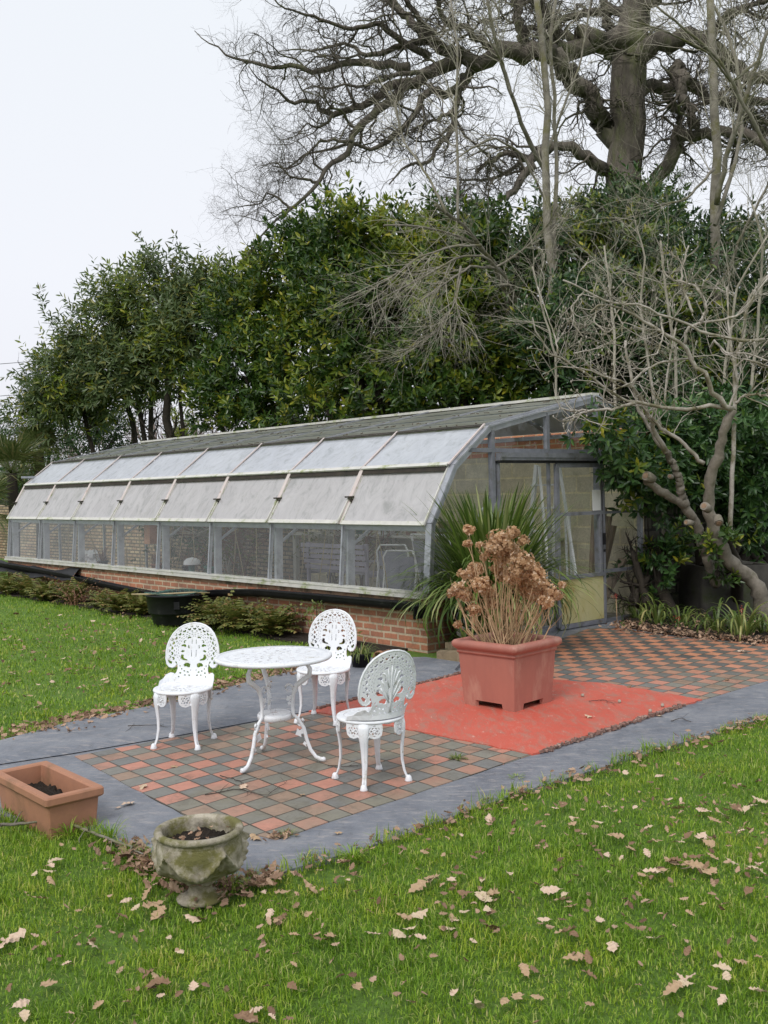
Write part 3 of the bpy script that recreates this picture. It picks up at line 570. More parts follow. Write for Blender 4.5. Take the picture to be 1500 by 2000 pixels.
def build_chair():
    ch = empty('garden_chair')
    # seat
    hs_ = []
    for k in range(28): hs_.append(arcslot(0.150, 0.008, 2 * math.pi * (k + .12) / 28, 2 * math.pi * (k + .68) / 28, 2))
    for k in range(24): hs_.append(slot(0.086, 0.128, 2 * math.pi * k / 24, 0.009))
    for k in range(12): hs_.append(rot2(pgon(LEAFH, 0.035, 0, 0.034), 2 * math.pi * k / 12))
    v, f = plate(circ(0, 0, 0.188, 64), hs_, 0.008, 0.003)
    mb = MB(); mb.add(v + [0, 0, 0.385], f)
    mb.lathe([(0.176, 0.372), (0.192, 0.371), (0.196, 0.380), (0.192, 0.390), (0.176, 0.391)], 56)
    mb.build('seat', M['white_paint'], ch)
    # backrest in (x,y) with y up from the seat; behind the seat at -Y... chair faces +Y
    half = [(0.0, 0.418), (0.04, 0.414), (0.08, 0.401), (0.117, 0.378), (0.147, 0.345), (0.170, 0.303), (0.184, 0.258), (0.190, 0.212), (0.190, 0.168), (0.183, 0.132), (0.168, 0.110), (0.148, 0.104),
            (0.131, 0.113), (0.122, 0.130), (0.128, 0.142), (0.124, 0.150), (0.116, 0.142), (0.110, 0.120), (0.108, 0.095), (0.112, 0.075), (0.122, 0.060), (0.130, 0.068), (0.150, 0.074), (0.170, 0.064), (0.178, 0.044), (0.190, 0.030), (0.190, 0.0)]
    outl = half + [(-x, y) for x, y in half[::-1] if x > 0]
    cy = 0.225; H_ = []
    n = 17
    for k in range(n):
        a = R(-22) + (R(224)) * k / (n - 1); rr = 1.0
        sc_ = 1.0 if a > R(5) and a < R(175) else 0.86
        ry = 1.0
        H_.append(rot2([(0.142, -0.004), (0.150, -0.013), (0.160, -0.0085), (0.1535, 0.0), (0.160, 0.0085), (0.150, 0.013), (0.142, 0.004)], a, 0, cy))
        if k < n - 1: H_.append(rot2([(0.157, 0.0), (0.170, -0.0115), (0.1745, -0.008), (0.166, 0.0), (0.1745, 0.008), (0.170, 0.0115)], a + R(224) / (n - 1) / 2, 0, cy))
        if k < n - 1: H_.append(rot2([(0.131, -0.0045), (0.139, -0.007), (0.1385, 0.007), (0.131, 0.0045)], a + R(224) / (n - 1) / 2, 0, cy))
    for rr, ww, nn_ in ((0.1215, 0.0036, 26), (0.109, 0.0036, 22)):
        for k in range(nn_):
            a = R(-38) + R(256) * k / nn_; H_.append([(x, y + cy) for x, y in arcslot(rr, ww, a, a + R(256) / nn_ * 0.62, 2)])
    inner = [[(.020, .318), (.036, .322), (.050, .312), (.047, .302), (.036, .309), (.026, .308)],
             [(.052, .292), (.066, .296), (.076, .284), (.072, .272), (.062, .276), (.066, .286)],
             [(.056, .262), (.068, .268), (.090, .262), (.088, .250), (.074, .252), (.066, .244), (.054, .250)],
             [(.030, .258), (.040, .262), (.044, .246), (.036, .232), (.030, .244)],
             [(.064, .222), (.082, .226), (.094, .214), (.080, .208), (.068, .214)],
             [(.070, .192), (.086, .196), (.094, .178), (.088, .160), (.070, .152), (.042, .150), (.046, .160), (.064, .166), (.072, .178)],
             [(.022, .126), (.038, .136), (.058, .134), (.072, .122), (.066, .108), (.050, .110), (.040, .102), (.026, .104)],
             [(.012, .268), (.017, .268), (.017, .300), (.012, .298)], [(.013, .178), (.018, .178), (.020, .226), (.015, .226)],
             [(.004, .330), (.010, .324), (.006, .316)],
             [(.075, .095), (.083, .101), (.088, .092), (.080, .086)], [(.088, .115), (.095, .122), (.099, .112), (.092, .106)],
             [(.055, .080), (.066, .086), (.070, .078), (.060, .072)], [(.030, .072), (.044, .078), (.048, .070), (.034, .064)],
             [(.014, .086), (.024, .088), (.022, .078)], [(.080, .068), (.092, .074), (.096, .064), (.086, .058)],
             [(.050, .052), (.060, .057), (.064, .048), (.054, .044)], [(.020, .050), (.032, .056), (.036, .046), (.024, .042)],
             [(.090, .042), (.098, .048), (.102, .040), (.094, .034)]]
    for h in inner: H_ += [h, [(-x, y) for x, y in h[::-1]]]
    H_.append([(0.150, 0.128), (0.166, 0.134), (0.176, 0.152), (0.170, 0.162), (0.158, 0.152), (0.146, 0.146)]); H_.append([(-x, y) for x, y in H_[-1][::-1]])
    v, f = plate(outl, H_, 0.007, 0.002)
    def bend(v):
        x = v[:, 0]; y = v[:, 1]; z = v[:, 2]
        low = np.clip(1 - y / 0.10, 0, 1); rad = 0.193
        cyl = rad - np.sqrt(np.maximum(rad ** 2 - np.clip(x, -.19, .19) ** 2, 0))
        fw = cyl * low ** 0.7 * 0.92 + (x ** 2) * 0.9 * (1 - low)
        return np.stack([x, -0.188 + fw - 0.155 * np.clip(y - 0.03, 0, 1) - z, 0.388 + y * 0.985], -1)
    mb = MB(); mb.add(bend(v), f)
    edge = [p for p in half[:14]]; edge = [(-x, y) for x, y in edge[::-1]][:-1] + edge
    mb.tube(bend(np.array([(x * .985, (y - cy) * .985 + cy, 0) for x, y in edge])), 0.0072, 6)
    for sg in (-1, 1):     # relief: stem and acanthus ribs
        for pl in ([(.0, .06), (.004, .12), (.010, .2), (.018, .27), (.026, .305)], [(.01, .13), (.03, .18), (.05, .225), (.062, .24)], [(.008, .11), (.03, .145), (.055, .18), (.066, .2)], [(.012, .2), (.03, .245), (.044, .28), (.058, .29)]):
            mb.tube(bend(np.array([(x * sg, y, 0.004) for x, y in pl])), [0.006, 0.006, 0.005, 0.004, 0.003][:len(pl)], 5)
    mb.tube(bend(np.array([(0, y, 0.004) for y in (.05, .12, .2, .28, .325)])), [.009, .008, .006, .005, .003], 6)
    mb.build('backrest', M['white_paint'], ch)
    # four cabriole legs with pierced corner brackets
    hp = []
    for k in range(6): hp.append(rot2([(0.010, -0.003), (0.017, -0.0065), (0.021, 0.0), (0.017, 0.0065), (0.010, 0.003)], k * math.pi / 3, 0, 0))
    for k in range(6): hp.append([(x, y) for x, y in arcslot(0.0265, 0.005, R(60 * k + 18), R(60 * k + 44), 2)])
    mo = [(-.040, .036), (.038, .036), (.040, .010), (.036, -.016), (.022, -.033), (.002, -.040), (-.020, -.036), (-.036, -.022), (-.042, .006)]
    bv, bf = plate(mo, hp, 0.006, 0.002); bv[:, :2] *= 1.12; bv[:, 1] -= .003
    for q in range(4):
        a = R(45 + 90 * q); mb = MB(); ca, sa = math.cos(a), math.sin(a)
        prof = [(0.180, 0.374, 0.036), (0.188, 0.34, 0.034), (0.189, 0.30, 0.030), (0.184, 0.26, 0.024), (0.178, 0.20, 0.020), (0.178, 0.13, 0.0165), (0.189, 0.065, 0.0135), (0.205, 0.028, 0.014), (0.217, 0.010, 0.020)]
        pts = [(r_ * ca, r_ * sa, z) for r_, z, _ in prof]
        mb.tube(pts, [p[2] for p in prof], 8, flat=0.42, ref=(ca, sa, 0))
        mb.tube([(p[0] + ca * .004, p[1] + sa * .004, p[2]) for p in pts[:-1]], [0.008, .009, .009, .008, .007, .006, .005, .004], 5)
        mb.lathe([(0.0, 0.0), (0.021, 0.0), (0.022, 0.006), (0.018, 0.016), (0.016, 0.028), (0.006, 0.038)], 12, c=(0.214 * ca, 0.214 * sa, 0.0))
        for sg in (-1, 1):
            th = a + sg * R(18.5); tx = np.array([-math.sin(th), math.cos(th), 0]); nr = np.array([math.cos(th), math.sin(th), 0])
            xx = bv[:, 0] * sg * -1; W = (nr * 0.186)[None] + tx[None] * xx[:, None] + np.array([0, 0, 1.0])[None] * (bv[:, 1] + 0.336)[:, None] + nr[None] * (bv[:, 2] - 0.25 * xx ** 2 / 0.19)[:, None]
            mb.add(W, bf)
            mb.tube([nr * 0.190 + np.array([0, 0, 0.336]) + tx * (0.009 * math.cos(u_)) + np.array([0, 0, 0.009 * math.sin(u_)]) for u_ in np.linspace(0, 6.283, 9)], 0.004, 4, cap=False)
            mb.tube([nr * .186 + tx * (-sg * .03) + np.array([0, 0, .305]), (.184 * ca, .184 * sa, .275), (.183 * ca, .183 * sa, .25)], [.008, .009, .005], 5)
        mb.build('leg', M['white_paint'], ch)
    return ch
chair = build_chair()
chairs = [((-1.36, 6.60), (-0.18, -0.984), 'white cast metal chair left of the round table, standing by the grass edge'),
          ((-0.465, 7.20), (-0.34, -0.94), 'white cast metal chair behind the round table, nearest the brick wall'),
          ((-0.105, 5.67), (-0.56, 0.83), 'white cast metal chair nearest the camera, its pierced back turned towards us')]
for i, (p, d, lab) in enumerate(chairs):
    o = chair if i == 0 else copy_tree(chair)
    o.location = (p[0], p[1], 0.004 if i != 1 else 0.005); o.rotation_euler.z = math.atan2(d[1], d[0]) - math.pi / 2; o.scale = (1, 1, .965)
    tag(o, lab, 'chair', 'white pierced metal garden chairs')

tb = empty('garden_table', (-0.698, 6.09, 0.004)); tag(tb, 'round white pierced metal table on three scrolled legs, on the chequered tiles', 'table')
hs_ = [circ(0, 0, 0.016, 16)]
for k in range(72): hs_.append(slot(0.268, 0.284, 2 * math.pi * k / 72, 0.010))
for k in range(14):
    a = 2 * math.pi * k / 14
    hs_.append(rot2(pgon(LEAFH, 0.205, 0, 0.044), a)); hs_.append(rot2(pgon([(x, -y) for x, y in LEAFH], 0.150, 0.014, 0.042), a + .1)); hs_.append(rot2(pgon(LEAFH, 0.098, 0, 0.036), a + .2))
    hs_.append(rot2([(0.19, -.006), (.198, -.012), (.206, -.004), (.2, .006)], a + .22))
    if k % 2 == 0: hs_.append(rot2(pgon(LEAFH, 0.045, 0, 0.036), a))
v, f = plate(circ(0, 0, 0.352, 96), hs_, 0.008, 0.003)
mb = MB(); mb.add(v + [0, 0, 0.652], f)
mb.lathe([(0.335, 0.640), (0.352, 0.636), (0.360, 0.644), (0.359, 0.655), (0.350, 0.661), (0.336, 0.659)], 96)
mb.lathe([(0.292, 0.657), (0.297, 0.660), (0.302, 0.657)], 96)
mb.build('tabletop', M['white_paint'], tb)
mb = MB(); v, f = plate(circ(0, 0, 0.098, 40), [circ(0, 0, 0.022, 14)] + [slot(0.04, 0.075, 2 * math.pi * k / 12, 0.008) for k in range(12)], 0.008, 0.002); mb.add(v + [0, 0, 0.302], f)
mb.lathe([(0.092, 0.302), (0.104, 0.300), (0.106, 0.288), (0.104, 0.268), (0.098, 0.266), (0.096, 0.29)], 40)
mb.build('shelf', M['white_paint'], tb)
for q, a in enumerate((R(-125), R(-6), R(113))):
    ca, sa = math.cos(a), math.sin(a); mb = MB()
    pr = [(0.20, 0.648, .012), (0.203, 0.61, .012), (0.226, 0.575, .014), (0.222, 0.535, .016), (0.182, 0.505, .017), (0.142, 0.475, .015), (0.120, 0.42, .011), (0.112, 0.35, .0105), (0.116, 0.295, .0105), (0.150, 0.262, .0105), (0.180, 0.21, .0115), (0.196, 0.14, .0115), (0.218, 0.078, .0115), (0.250, 0.034, .0115), (0.282, 0.019, .014), (0.300, 0.019, .016), (0.309, 0.019, .009)]
    mb.tube([(r_ * ca, r_ * sa, z) for r_, z, _ in pr], [p[2] for p in pr], 8, flat=1.0, ref=(-sa, ca, 0))
    def curl(cr, cz, r0, t0, t1, w0=.008):
        n = 9; mb.tube([((cr + (r0 * (1 - .6 * i / n)) * math.cos(t0 + (t1 - t0) * i / n)) * ca, (cr + (r0 * (1 - .6 * i / n)) * math.cos(t0 + (t1 - t0) * i / n)) * sa, cz + (r0 * (1 - .6 * i / n)) * math.sin(t0 + (t1 - t0) * i / n)) for i in range(n)], np.linspace(w0, w0 * .6, n), 5)
    curl(0.090, 0.455, 0.030, R(-20), R(300)); curl(0.155, 0.245, 0.028, R(60), R(-240)); curl(0.196, 0.105, 0.016, R(10), R(280), .006)
    for cr, cz, s_, an in ((0.116, 0.41, .050, R(215)), (0.190, 0.20, .070, R(205)), (0.113, 0.36, .032, R(170)), (0.205, 0.12, .035, R(190))):
        lv, lf = plate(rot2([(0, 0), (.25, .22), (.5, .16), (.62, .42), (.78, .2), (1, .0), (.78, -.2), (.62, -.42), (.5, -.16), (.25, -.22)], an, 0, 0, s_), [], 0.006, 0.002)
        mb.add(np.stack([(cr + lv[:, 0]) * ca - lv[:, 2] * sa, (cr + lv[:, 0]) * sa + lv[:, 2] * ca, cz + lv[:, 1]], -1), lf)
    mb.build('leg', M['white_paint'], tb)

# ------------------------------------------------------------------ containers
def squircle(hx, hy, r, n=5):
    o_ = []
    for sx, sy, a0 in ((1, 1, 0), (-1, 1, 90), (-1, -1, 180), (1, -1, 270)):
        for k in range(n): a = R(a0 + 90 * k / (n - 1)); o_.append((sx * (hx - r) + r * math.cos(a), sy * (hy - r) + r * math.sin(a)))
    return o_
def rings(mb, secs, mi=0, closed_bottom=True, smooth=False):
    """secs: list of (hx, hy, corner radius, z)"""
    n = len(squircle(1, 1, .1)); v = []
    for hx, hy, r_, z in secs: v += [(x, y, z) for x, y in squircle(hx, hy, r_)]
    f = [(i * n + j, i * n + (j + 1) % n, (i + 1) * n + (j + 1) % n, (i + 1) * n + j) for i in range(len(secs) - 1) for j in range(n)]
    if closed_bottom: f.append(tuple(range(n))[::-1])
    mb.add(v, f, mi, smooth)
# square planter
pp = empty('square_planter', (0.915, 7.60, 0.012), R(45 + 1)); tag(pp, 'large square pink terracotta planter on the red painted floor, holding the dried flowers', 'planter')
mb = MB()
b0, t0, hh_ = 0.236, 0.262, 0.50
def wall_side(k):
    # feet at the corners, a shallow arch cut between them
    cs = [(-1, 0), (-.55, 0), (-.52, .045), (.52, .045), (.55, 0), (1, 0)]
    Mx = Matrix.Rotation(k * math.pi / 2, 3, 'Z'); vs = []; n = len(cs)
    for x, z in cs: hb = b0 + (t0 - b0) * z / 0.4; vs.append(Mx @ Vector((x * hb, -hb, z)))
    for x, z in ((1, .40), (-1, .40)): vs.append(Mx @ Vector((x * t0, -t0, z)))
    inn = []
    for x, z in cs: hb = b0 + (t0 - b0) * z / 0.4 - .025; inn.append(Mx @ Vector((x * (hb), -hb, z)))
    mb.add([tuple(p) for p in vs + inn], [tuple([0, 1, 2, 3, 4, 5, 6, 7]), (1, 0, 8, 9), (2, 1, 9, 10), (3, 2, 10, 11), (4, 3, 11, 12), (5, 4, 12, 13)])
for k in range(4): wall_side(k)
mb.build('body', M['terracotta_pink'], pp)
mb = MB()
rings(mb, [(t0 - .002, t0 - .002, .012, .395), (t0 + .012, t0 + .012, .015, .40), (t0 + .016, t0 + .016, .015, .412), (t0 + .010, t0 + .010, .015, .422), (t0 + .022, t0 + .022, .02, .430), (t0 + .040, t0 + .040, .03, .445), (t0 + .048, t0 + .048, .035, .462), (t0 + .046, t0 + .046, .035, .480), (t0 + .034, t0 + .034, .03, .494), (t0 + .010, t0 + .010, .025, .500), (t0 - .020, t0 - .020, .02, .492), (t0 - .026, t0 - .026, .02, .470), (t0 - .034, t0 - .034, .02, .38)], closed_bottom=False, smooth=True)
mb.build('rim', M['terracotta_pink'], pp)
mb = MB(); nn_ = 14; gx = np.linspace(-.235, .235, nn_); V_ = [(x, y, .415 + rng.uniform(-.012, .012)) for x in gx for y in gx]
mb.add(V_, [(i * nn_ + j, (i + 1) * nn_ + j, (i + 1) * nn_ + j + 1, i * nn_ + j + 1) for i in range(nn_ - 1) for j in range(nn_ - 1)]); mb.build('soil', M['soil'], pp)
# trough
tr_ = empty('terracotta_trough', (-1.79, 5.17, -0.03), math.atan2(0.745, -0.666)); tag(tr_, 'rectangular terracotta trough at the left corner of the patio, half filled with dark soil', 'planter')
mb = MB(); A_, B_ = 0.315, 0.118
rings(mb, [(A_, B_, .008, 0), (A_ + .014, B_ + .014, .008, .17), (A_ + .03, B_ + .03, .012, .178), (A_ + .036, B_ + .036, .014, .186), (A_ + .036, B_ + .036, .014, .216), (A_ + .030, B_ + .030, .012, .224), (A_ - .004, B_ - .004, .010, .224), (A_ - .012, B_ - .012, .01, .216), (A_ - .02, B_ - .02, .01, .06)])
mb.build('body', M['terracotta'], tr_)
def lump(name, hx, hy, z, parent, mat, amp=0.02, n=18, seed=1, ell=False, tilt=0.0):
    rg = np.random.default_rng(seed); mb = MB(); V_ = []
    for i in range(n):
        for j in range(n):
            x, y = -1 + 2 * i / (n - 1), -1 + 2 * j / (n - 1)
            if ell: d = max(abs(x), abs(y)) / (math.hypot(x, y) + 1e-6); x *= d; y *= d
            V_.append((x * hx, y * hy, z + rg.uniform(-amp, amp) + tilt * x))
    mb.add(V_, [(i * n + j, (i + 1) * n + j, (i + 1) * n + j + 1, i * n + j + 1) for i in range(n - 1) for j in range(n - 1)], 0, False); return mb.build(name, mat, parent)
lump('soil', A_ - .015, B_ - .015, .125, tr_, M['soil'], .02, seed=2)
# urn
ur = empty('stone_urn', (-0.785, 4.05, 0.0), 0.4); tag(ur, 'lichened stone urn with carved swags, in the leaves at the near patio corner', 'urn')
mb = MB()
def urnfn(v):
    a = np.arctan2(v[:, 1], v[:, 0]); r_ = np.hypot(v[:, 0], v[:, 1]); z = v[:, 2]
    ph = (a / (2 * np.pi) * 5) % 1; d = 0.262 - 0.115 * np.sin(np.pi * ph)      # swag centre height
    w_ = 0.012 + 0.016 * np.sin(np.pi * ph); g_ = np.exp(-((z - d) / w_) ** 2) * (r_ > 0.12)
    fl = 0.0048 * np.sin(a * 44 + z * 60) * g_
    knot = np.exp(-((np.minimum(ph, 1 - ph)) / 0.035) ** 2) * ((z > .17) & (z < .285)) * .013
    k = 1 + (g_ * 0.026 + fl + knot) / np.maximum(r_, .05); k = np.where((z > .08) & (z < .29) & (r_ > .08), k, 1)
    return np.stack([v[:, 0] * k, v[:, 1] * k, z], -1)
pf = [(0.0, 0.0), (0.095, 0.0), (0.098, 0.012), (0.085, 0.022), (0.060, 0.032), (0.050, 0.045), (0.046, 0.060), (0.048, 0.072), (0.062, 0.080), (0.068, 0.088), (0.064, 0.096)]
for z in np.linspace(0.10, 0.285, 34): 
    k = (z - 0.10) / 0.185; pf.append((0.064 + 0.110 * (1 - (1 - min(1, k * 1.25)) ** 2.2) ** 0.62 - (0.006 * max(0, k - .8) / .2), z))
pf += [(0.170, 0.288), (0.166, 0.294), (0.168, 0.300), (0.178, 0.306), (0.181, 0.316), (0.177, 0.327), (0.166, 0.331), (0.154, 0.328), (0.147, 0.318), (0.146, 0.29), (0.140, 0.24), (0.11, 0.17), (0.0, 0.16)]
mb.lathe(pf, 220, fn=urnfn); mb.build('body', M['stone_urn'], ur); ur.scale = (1, 1, .90)
lump('soil', .150, .150, .262, ur, M['soil'], .014, 20, seed=3, ell=True)
# black tub
tubo = empty('black_tub', (-2.72, 12.95, -0.01), 0.2); tag(tubo, 'round black plastic tub with a green net over it, against the brick wall', 'tub')
mb = MB(); mb.lathe([(0.0, 0.0), (0.29, 0.0), (0.30, 0.02), (0.335, 0.145), (0.345, 0.15), (0.36, 0.152), (0.365, 0.17), (0.385, 0.375), (0.40, 0.378), (0.402, 0.392), (0.388, 0.398), (0.375, 0.392), (0.35, 0.2), (0.30, 0.05), (0.0, 0.045)], 48)
mb.box((0, -0.392, 0.27), (0.07, 0.03, 0.10)); mb.box((0, -0.412, 0.235), (0.075, 0.02, 0.012))
mb.build('body', M['black_plastic'], tubo)
mb = MB()
for k in range(15):
    x = -0.38 + 0.76 * k / 14; hw = math.sqrt(max(0, .41 ** 2 - x * x)); q = [(x, y, .405 + .02 * math.sin(9 * y + x * 6) + .012 * math.sin(13 * x)) for y in np.linspace(-hw, hw, 9)]
    mb.tube(q, .0035, 3); mb.tube([(y, x, z + .001) for x, y, z in q], .0035, 3)
mb.build('net', M['net'], tubo)
mb = MB(); mb.tube([(-.56, -.12, .415), (-.2, -.2, .41), (.2, -.26, .42), (.42, -.2, .40)], .012, 6); mb.build('stick', M['cane'], tubo)
# clay pot lying by the wall, and the small pot of grass
g0 = G(752, 1302)
cp = empty('clay_pot', (g0.x, g0.y + .12, 0.075), 0); tag(cp, 'small clay pot lying on its side at the foot of the brick wall', 'pot')
mb = MB(); mb.lathe([(0.0, -.09), (.045, -.09), (.066, .05), (.078, .05), (.078, .085), (.068, .085), (.06, .05), (.04, -.08), (0, -.08)], 28)
mb.build('body', M['terracotta'], cp).rotation_euler = (R(100), 0, R(-40))
g0 = G(705, 1312)
pg = empty('plastic_pot', (g0.x, g0.y + .1, 0.0)); tag(pg, 'small black pot of yellow green grass at the foot of the brick wall', 'pot plant')
mb = MB(); mb.lathe([(0, 0), (.075, 0), (.095, .14), (.102, .145), (.10, .16), (.09, .158), (.085, .13), (0, .13)], 24); mb.build('pot', M['black_plastic'], pg)

def arch(mb, base, n, L_, w_, spread, up, seed, seg=6, lean=(0, 0), fold=True, rbase=0.06, lvar=0.4, azr=(0, 2 * math.pi), droop=1.0, mi=0):
    """arching strap blades: n blades from 'base'"""
    rg = np.random.default_rng(seed); n = int(n)
    az = rg.uniform(*azr, n); el = np.clip(rg.normal(up, spread, n), R(8), R(89)); Ln = L_ * (1 - lvar * rg.random(n)); W_ = w_ * (0.7 + .5 * rg.random(n))
    rb = rbase * np.sqrt(rg.random(n)); B = np.stack([base[0] + rb * np.cos(az), base[1] + rb * np.sin(az), base[2] + 0 * az], -1)
    D = np.stack([np.cos(az), np.sin(az), 0 * az], -1); Sd = np.stack([-np.sin(az), np.cos(az), 0 * az], -1)
    P_ = [B]; th = el.copy(); dr = (0.10 + 0.28 * rg.random(n)) * droop; tw = rg.normal(0, .12, n)
    for k in range(seg):
        st_ = Ln / seg; d = D * np.cos(th)[:, None] + np.array([0, 0, 1]) * np.sin(th)[:, None] + Sd * (tw * k / seg)[:, None]
        P_.append(P_[-1] + d * st_[:, None]); th = th - dr * (0.5 + k * 0.35)
    P_ = np.stack(P_, 1)
    P_[:, :, 0] += lean[0] * np.linspace(0, 1, seg + 1)[None] ** 1.5; P_[:, :, 1] += lean[1] * np.linspace(0, 1, seg + 1)[None] ** 1.5
    P_[:, :, 2] = np.maximum(P_[:, :, 2], 0.01)
    wk = np.array([math.sin(math.pi * (0.18 + 0.82 * (1 - k / seg) ** 0.8) * .62) if k < seg else 0.06 for k in range(seg + 1)])
    off = Sd[:, None] * (W_[:, None] * wk[None])[:, :, None] * .5
    V_ = np.stack([P_ - off, P_ + off], 2).reshape(-1, 3); m_ = (seg + 1) * 2
    i = np.arange(n)[:, None] * m_ + np.arange(seg)[None] * 2
    mb.add(V_, np.stack([i, i + 1, i + 3, i + 2], -1).reshape(-1, 4), mi, True)
mb = MB(); arch(mb, (0, 0, .13), 90, .26, .007, .35, 1.0, 5, rbase=.07, droop=2); mb.build('leaves', M['strap'], pg)
# ------------------------------------------------------------------ leafy shoots
def shoots(mb, O, D, ln, nl, leaf, wid, rg, th0=1.15, th1=0.45, droop=0.0, mi=None, fold=0.18, lvar=0.3):
    """leaf whorls: shoot origins O (n,3), directions D, stem length ln (n)"""
    n = len(O); D = D / (np.linalg.norm(D, axis=1, keepdims=True) + 1e-9)
    rf = np.tile([0, 0, 1.0], (n, 1)); rf[np.abs(D[:, 2]) > .9] = (1, 0, 0); A = np.cross(D, rf); A /= np.linalg.norm(A, axis=1, keepdims=True) + 1e-9; B = np.cross(D, A)
    ph0 = rg.uniform(0, 6.28, n); VV = []; 
    for k in range(nl):
        t = (k + .5) / nl; ph = ph0 + k * 2.4 + rg.normal(0, .2, n); th = th0 + (th1 - th0) * t + rg.normal(0, .18, n)
        rad = A * np.cos(ph)[:, None] + B * np.sin(ph)[:, None]; l = D * np.cos(th)[:, None] + rad * np.sin(th)[:, None]; l[:, 2] -= droop; l /= np.linalg.norm(l, axis=1, keepdims=True) + 1e-9
        up = D * np.sin(th)[:, None] - rad * np.cos(th)[:, None] + rg.normal(0, .25, (n, 3)); s = np.cross(l, up); s /= np.linalg.norm(s, axis=1, keepdims=True) + 1e-9; up = np.cross(s, l)
        L_ = (leaf * (1 - lvar * rg.random(n)) * (1 - .25 * abs(t - .5)))[:, None]; W_ = L_ * wid / 2; b = O + D * (ln * t)[:, None] + l * .01; cv = up * (-L_ * .10)
        v = np.stack([b, b + l * L_ * .33 + s * W_ * .95 + up * W_ * fold, b + l * L_ * .72 + s * W_ * .72 + up * W_ * fold + cv * .6, b + l * L_ + cv, b + l * L_ * .72 - s * W_ * .72 + up * W_ * fold + cv * .6, b + l * L_ * .33 - s * W_ * .95 + up * W_ * fold], 1); VV.append(v)
    V = np.stack(VV, 1).reshape(-1, 3); N = n * nl; i = np.arange(N) * 6
    F = np.concatenate([np.stack([i, i + 1, i + 2, i + 3], -1)[:, None], np.stack([i, i + 3, i + 4, i + 5], -1)[:, None]], 1).reshape(-1, 4)
    mis = np.zeros(N, int) if mi is None else np.repeat(mi, nl)
    base = mb.n; mb.v.append(V); mb.n += len(V)
    m2 = np.repeat(mis, 2)
    for q in np.unique(m2): mb.f.append((F[m2 == q] + base, int(q), False))
# ------------------------------------------------------------------ greenhouse
gh = empty('greenhouse', tuple(CO), world=True); tag(gh, 'long aluminium framed greenhouse on a low brick wall with whitewashed sloping panes', 'greenhouse')
NB, BW = 8, 1.387; LEN = NB * BW
K0, K1, K2, K3, KR, KE = (0.0, 0.60), (0.06, 1.305), (0.40, 1.90), (0.93, 2.315), (2.80, 2.725), (3.66, 2.38)
def bx(mb, u0, u1, v0, v1, z0, z1, mi=0):
    c = [GP(u, v, z) for u in (u0, u1) for v in (v0, v1) for z in (z0, z1)]
    mb.add([tuple(p) for p in c], [(0, 1, 3, 2), (4, 6, 7, 5), (0, 4, 5, 1), (2, 3, 7, 6), (0, 2, 6, 4), (1, 5, 7, 3)], mi)
def norm2(a, b):    # outward normal (v,z) of the profile edge a->b
    d = Vector((b[0] - a[0], b[1] - a[1])).normalized(); return Vector((-d.y, d.x))
def slabp(mb, u0, u1, a, b, o0, o1, mi=0, s0=0.0, s1=0.0):
    """slab between bays u0..u1 lying along profile edge a->b, between offsets o0,o1 outwards; s0/s1 trims"""
    n = norm2(a, b); d = Vector((b[0] - a[0], b[1] - a[1])); l = d.length; d.normalize()
    A = Vector(a) + d * s0; B = Vector(b) - d * s1
    c = []
    for u in (u0, u1):
        for P_ in (A, B):
            for o_ in (o0, o1): q = P_ + n * o_; c.append(GP(u, q.x, q.y))
    mb.add([tuple(p) for p in c], [(0, 1, 3, 2), (4, 6, 7, 5), (0, 4, 5, 1), (2, 3, 7, 6), (0, 2, 6, 4), (1, 5, 7, 3)], mi)
# low brick wall
mb = MB(); bx(mb, 0.0, LEN + .02, 0.0, 0.23, -0.1, 0.485); mb.build('base_wall', M['brick'], gh)
mb = MB(); bx(mb, -0.004, 0.0, 0.0, 0.40, -0.1, 0.485); bx(mb, -0.004, .225, 0.23, 0.42, -0.1, 0.485); mb.build('wall_end', M['brick_side'], gh)
mb = MB(); bx(mb, -0.004, LEN, -0.004, 0.24, 0.487, 0.535); M['rust_cap'] = simple('rusty_mortar_course', (0.26, 0.13, 0.07), (0.38, 0.28, 0.19), 9, 0.9, 0.4, 40, c3=(0.1, 0.08, 0.05), s3=5, t3=0.55); mb.build('mortar_course', M['rust_cap'], gh)
mb = MB(); bx(mb, -0.02, LEN + .03, -0.055, 0.10, 0.537, 0.563); bx(mb, -0.02, LEN + .03, -0.035, 0.10, 0.565, 0.598); bx(mb, -0.02, LEN + .03, -0.045, -0.030, 0.585, 0.604); mb.build('sill', M['alu_white'], gh)
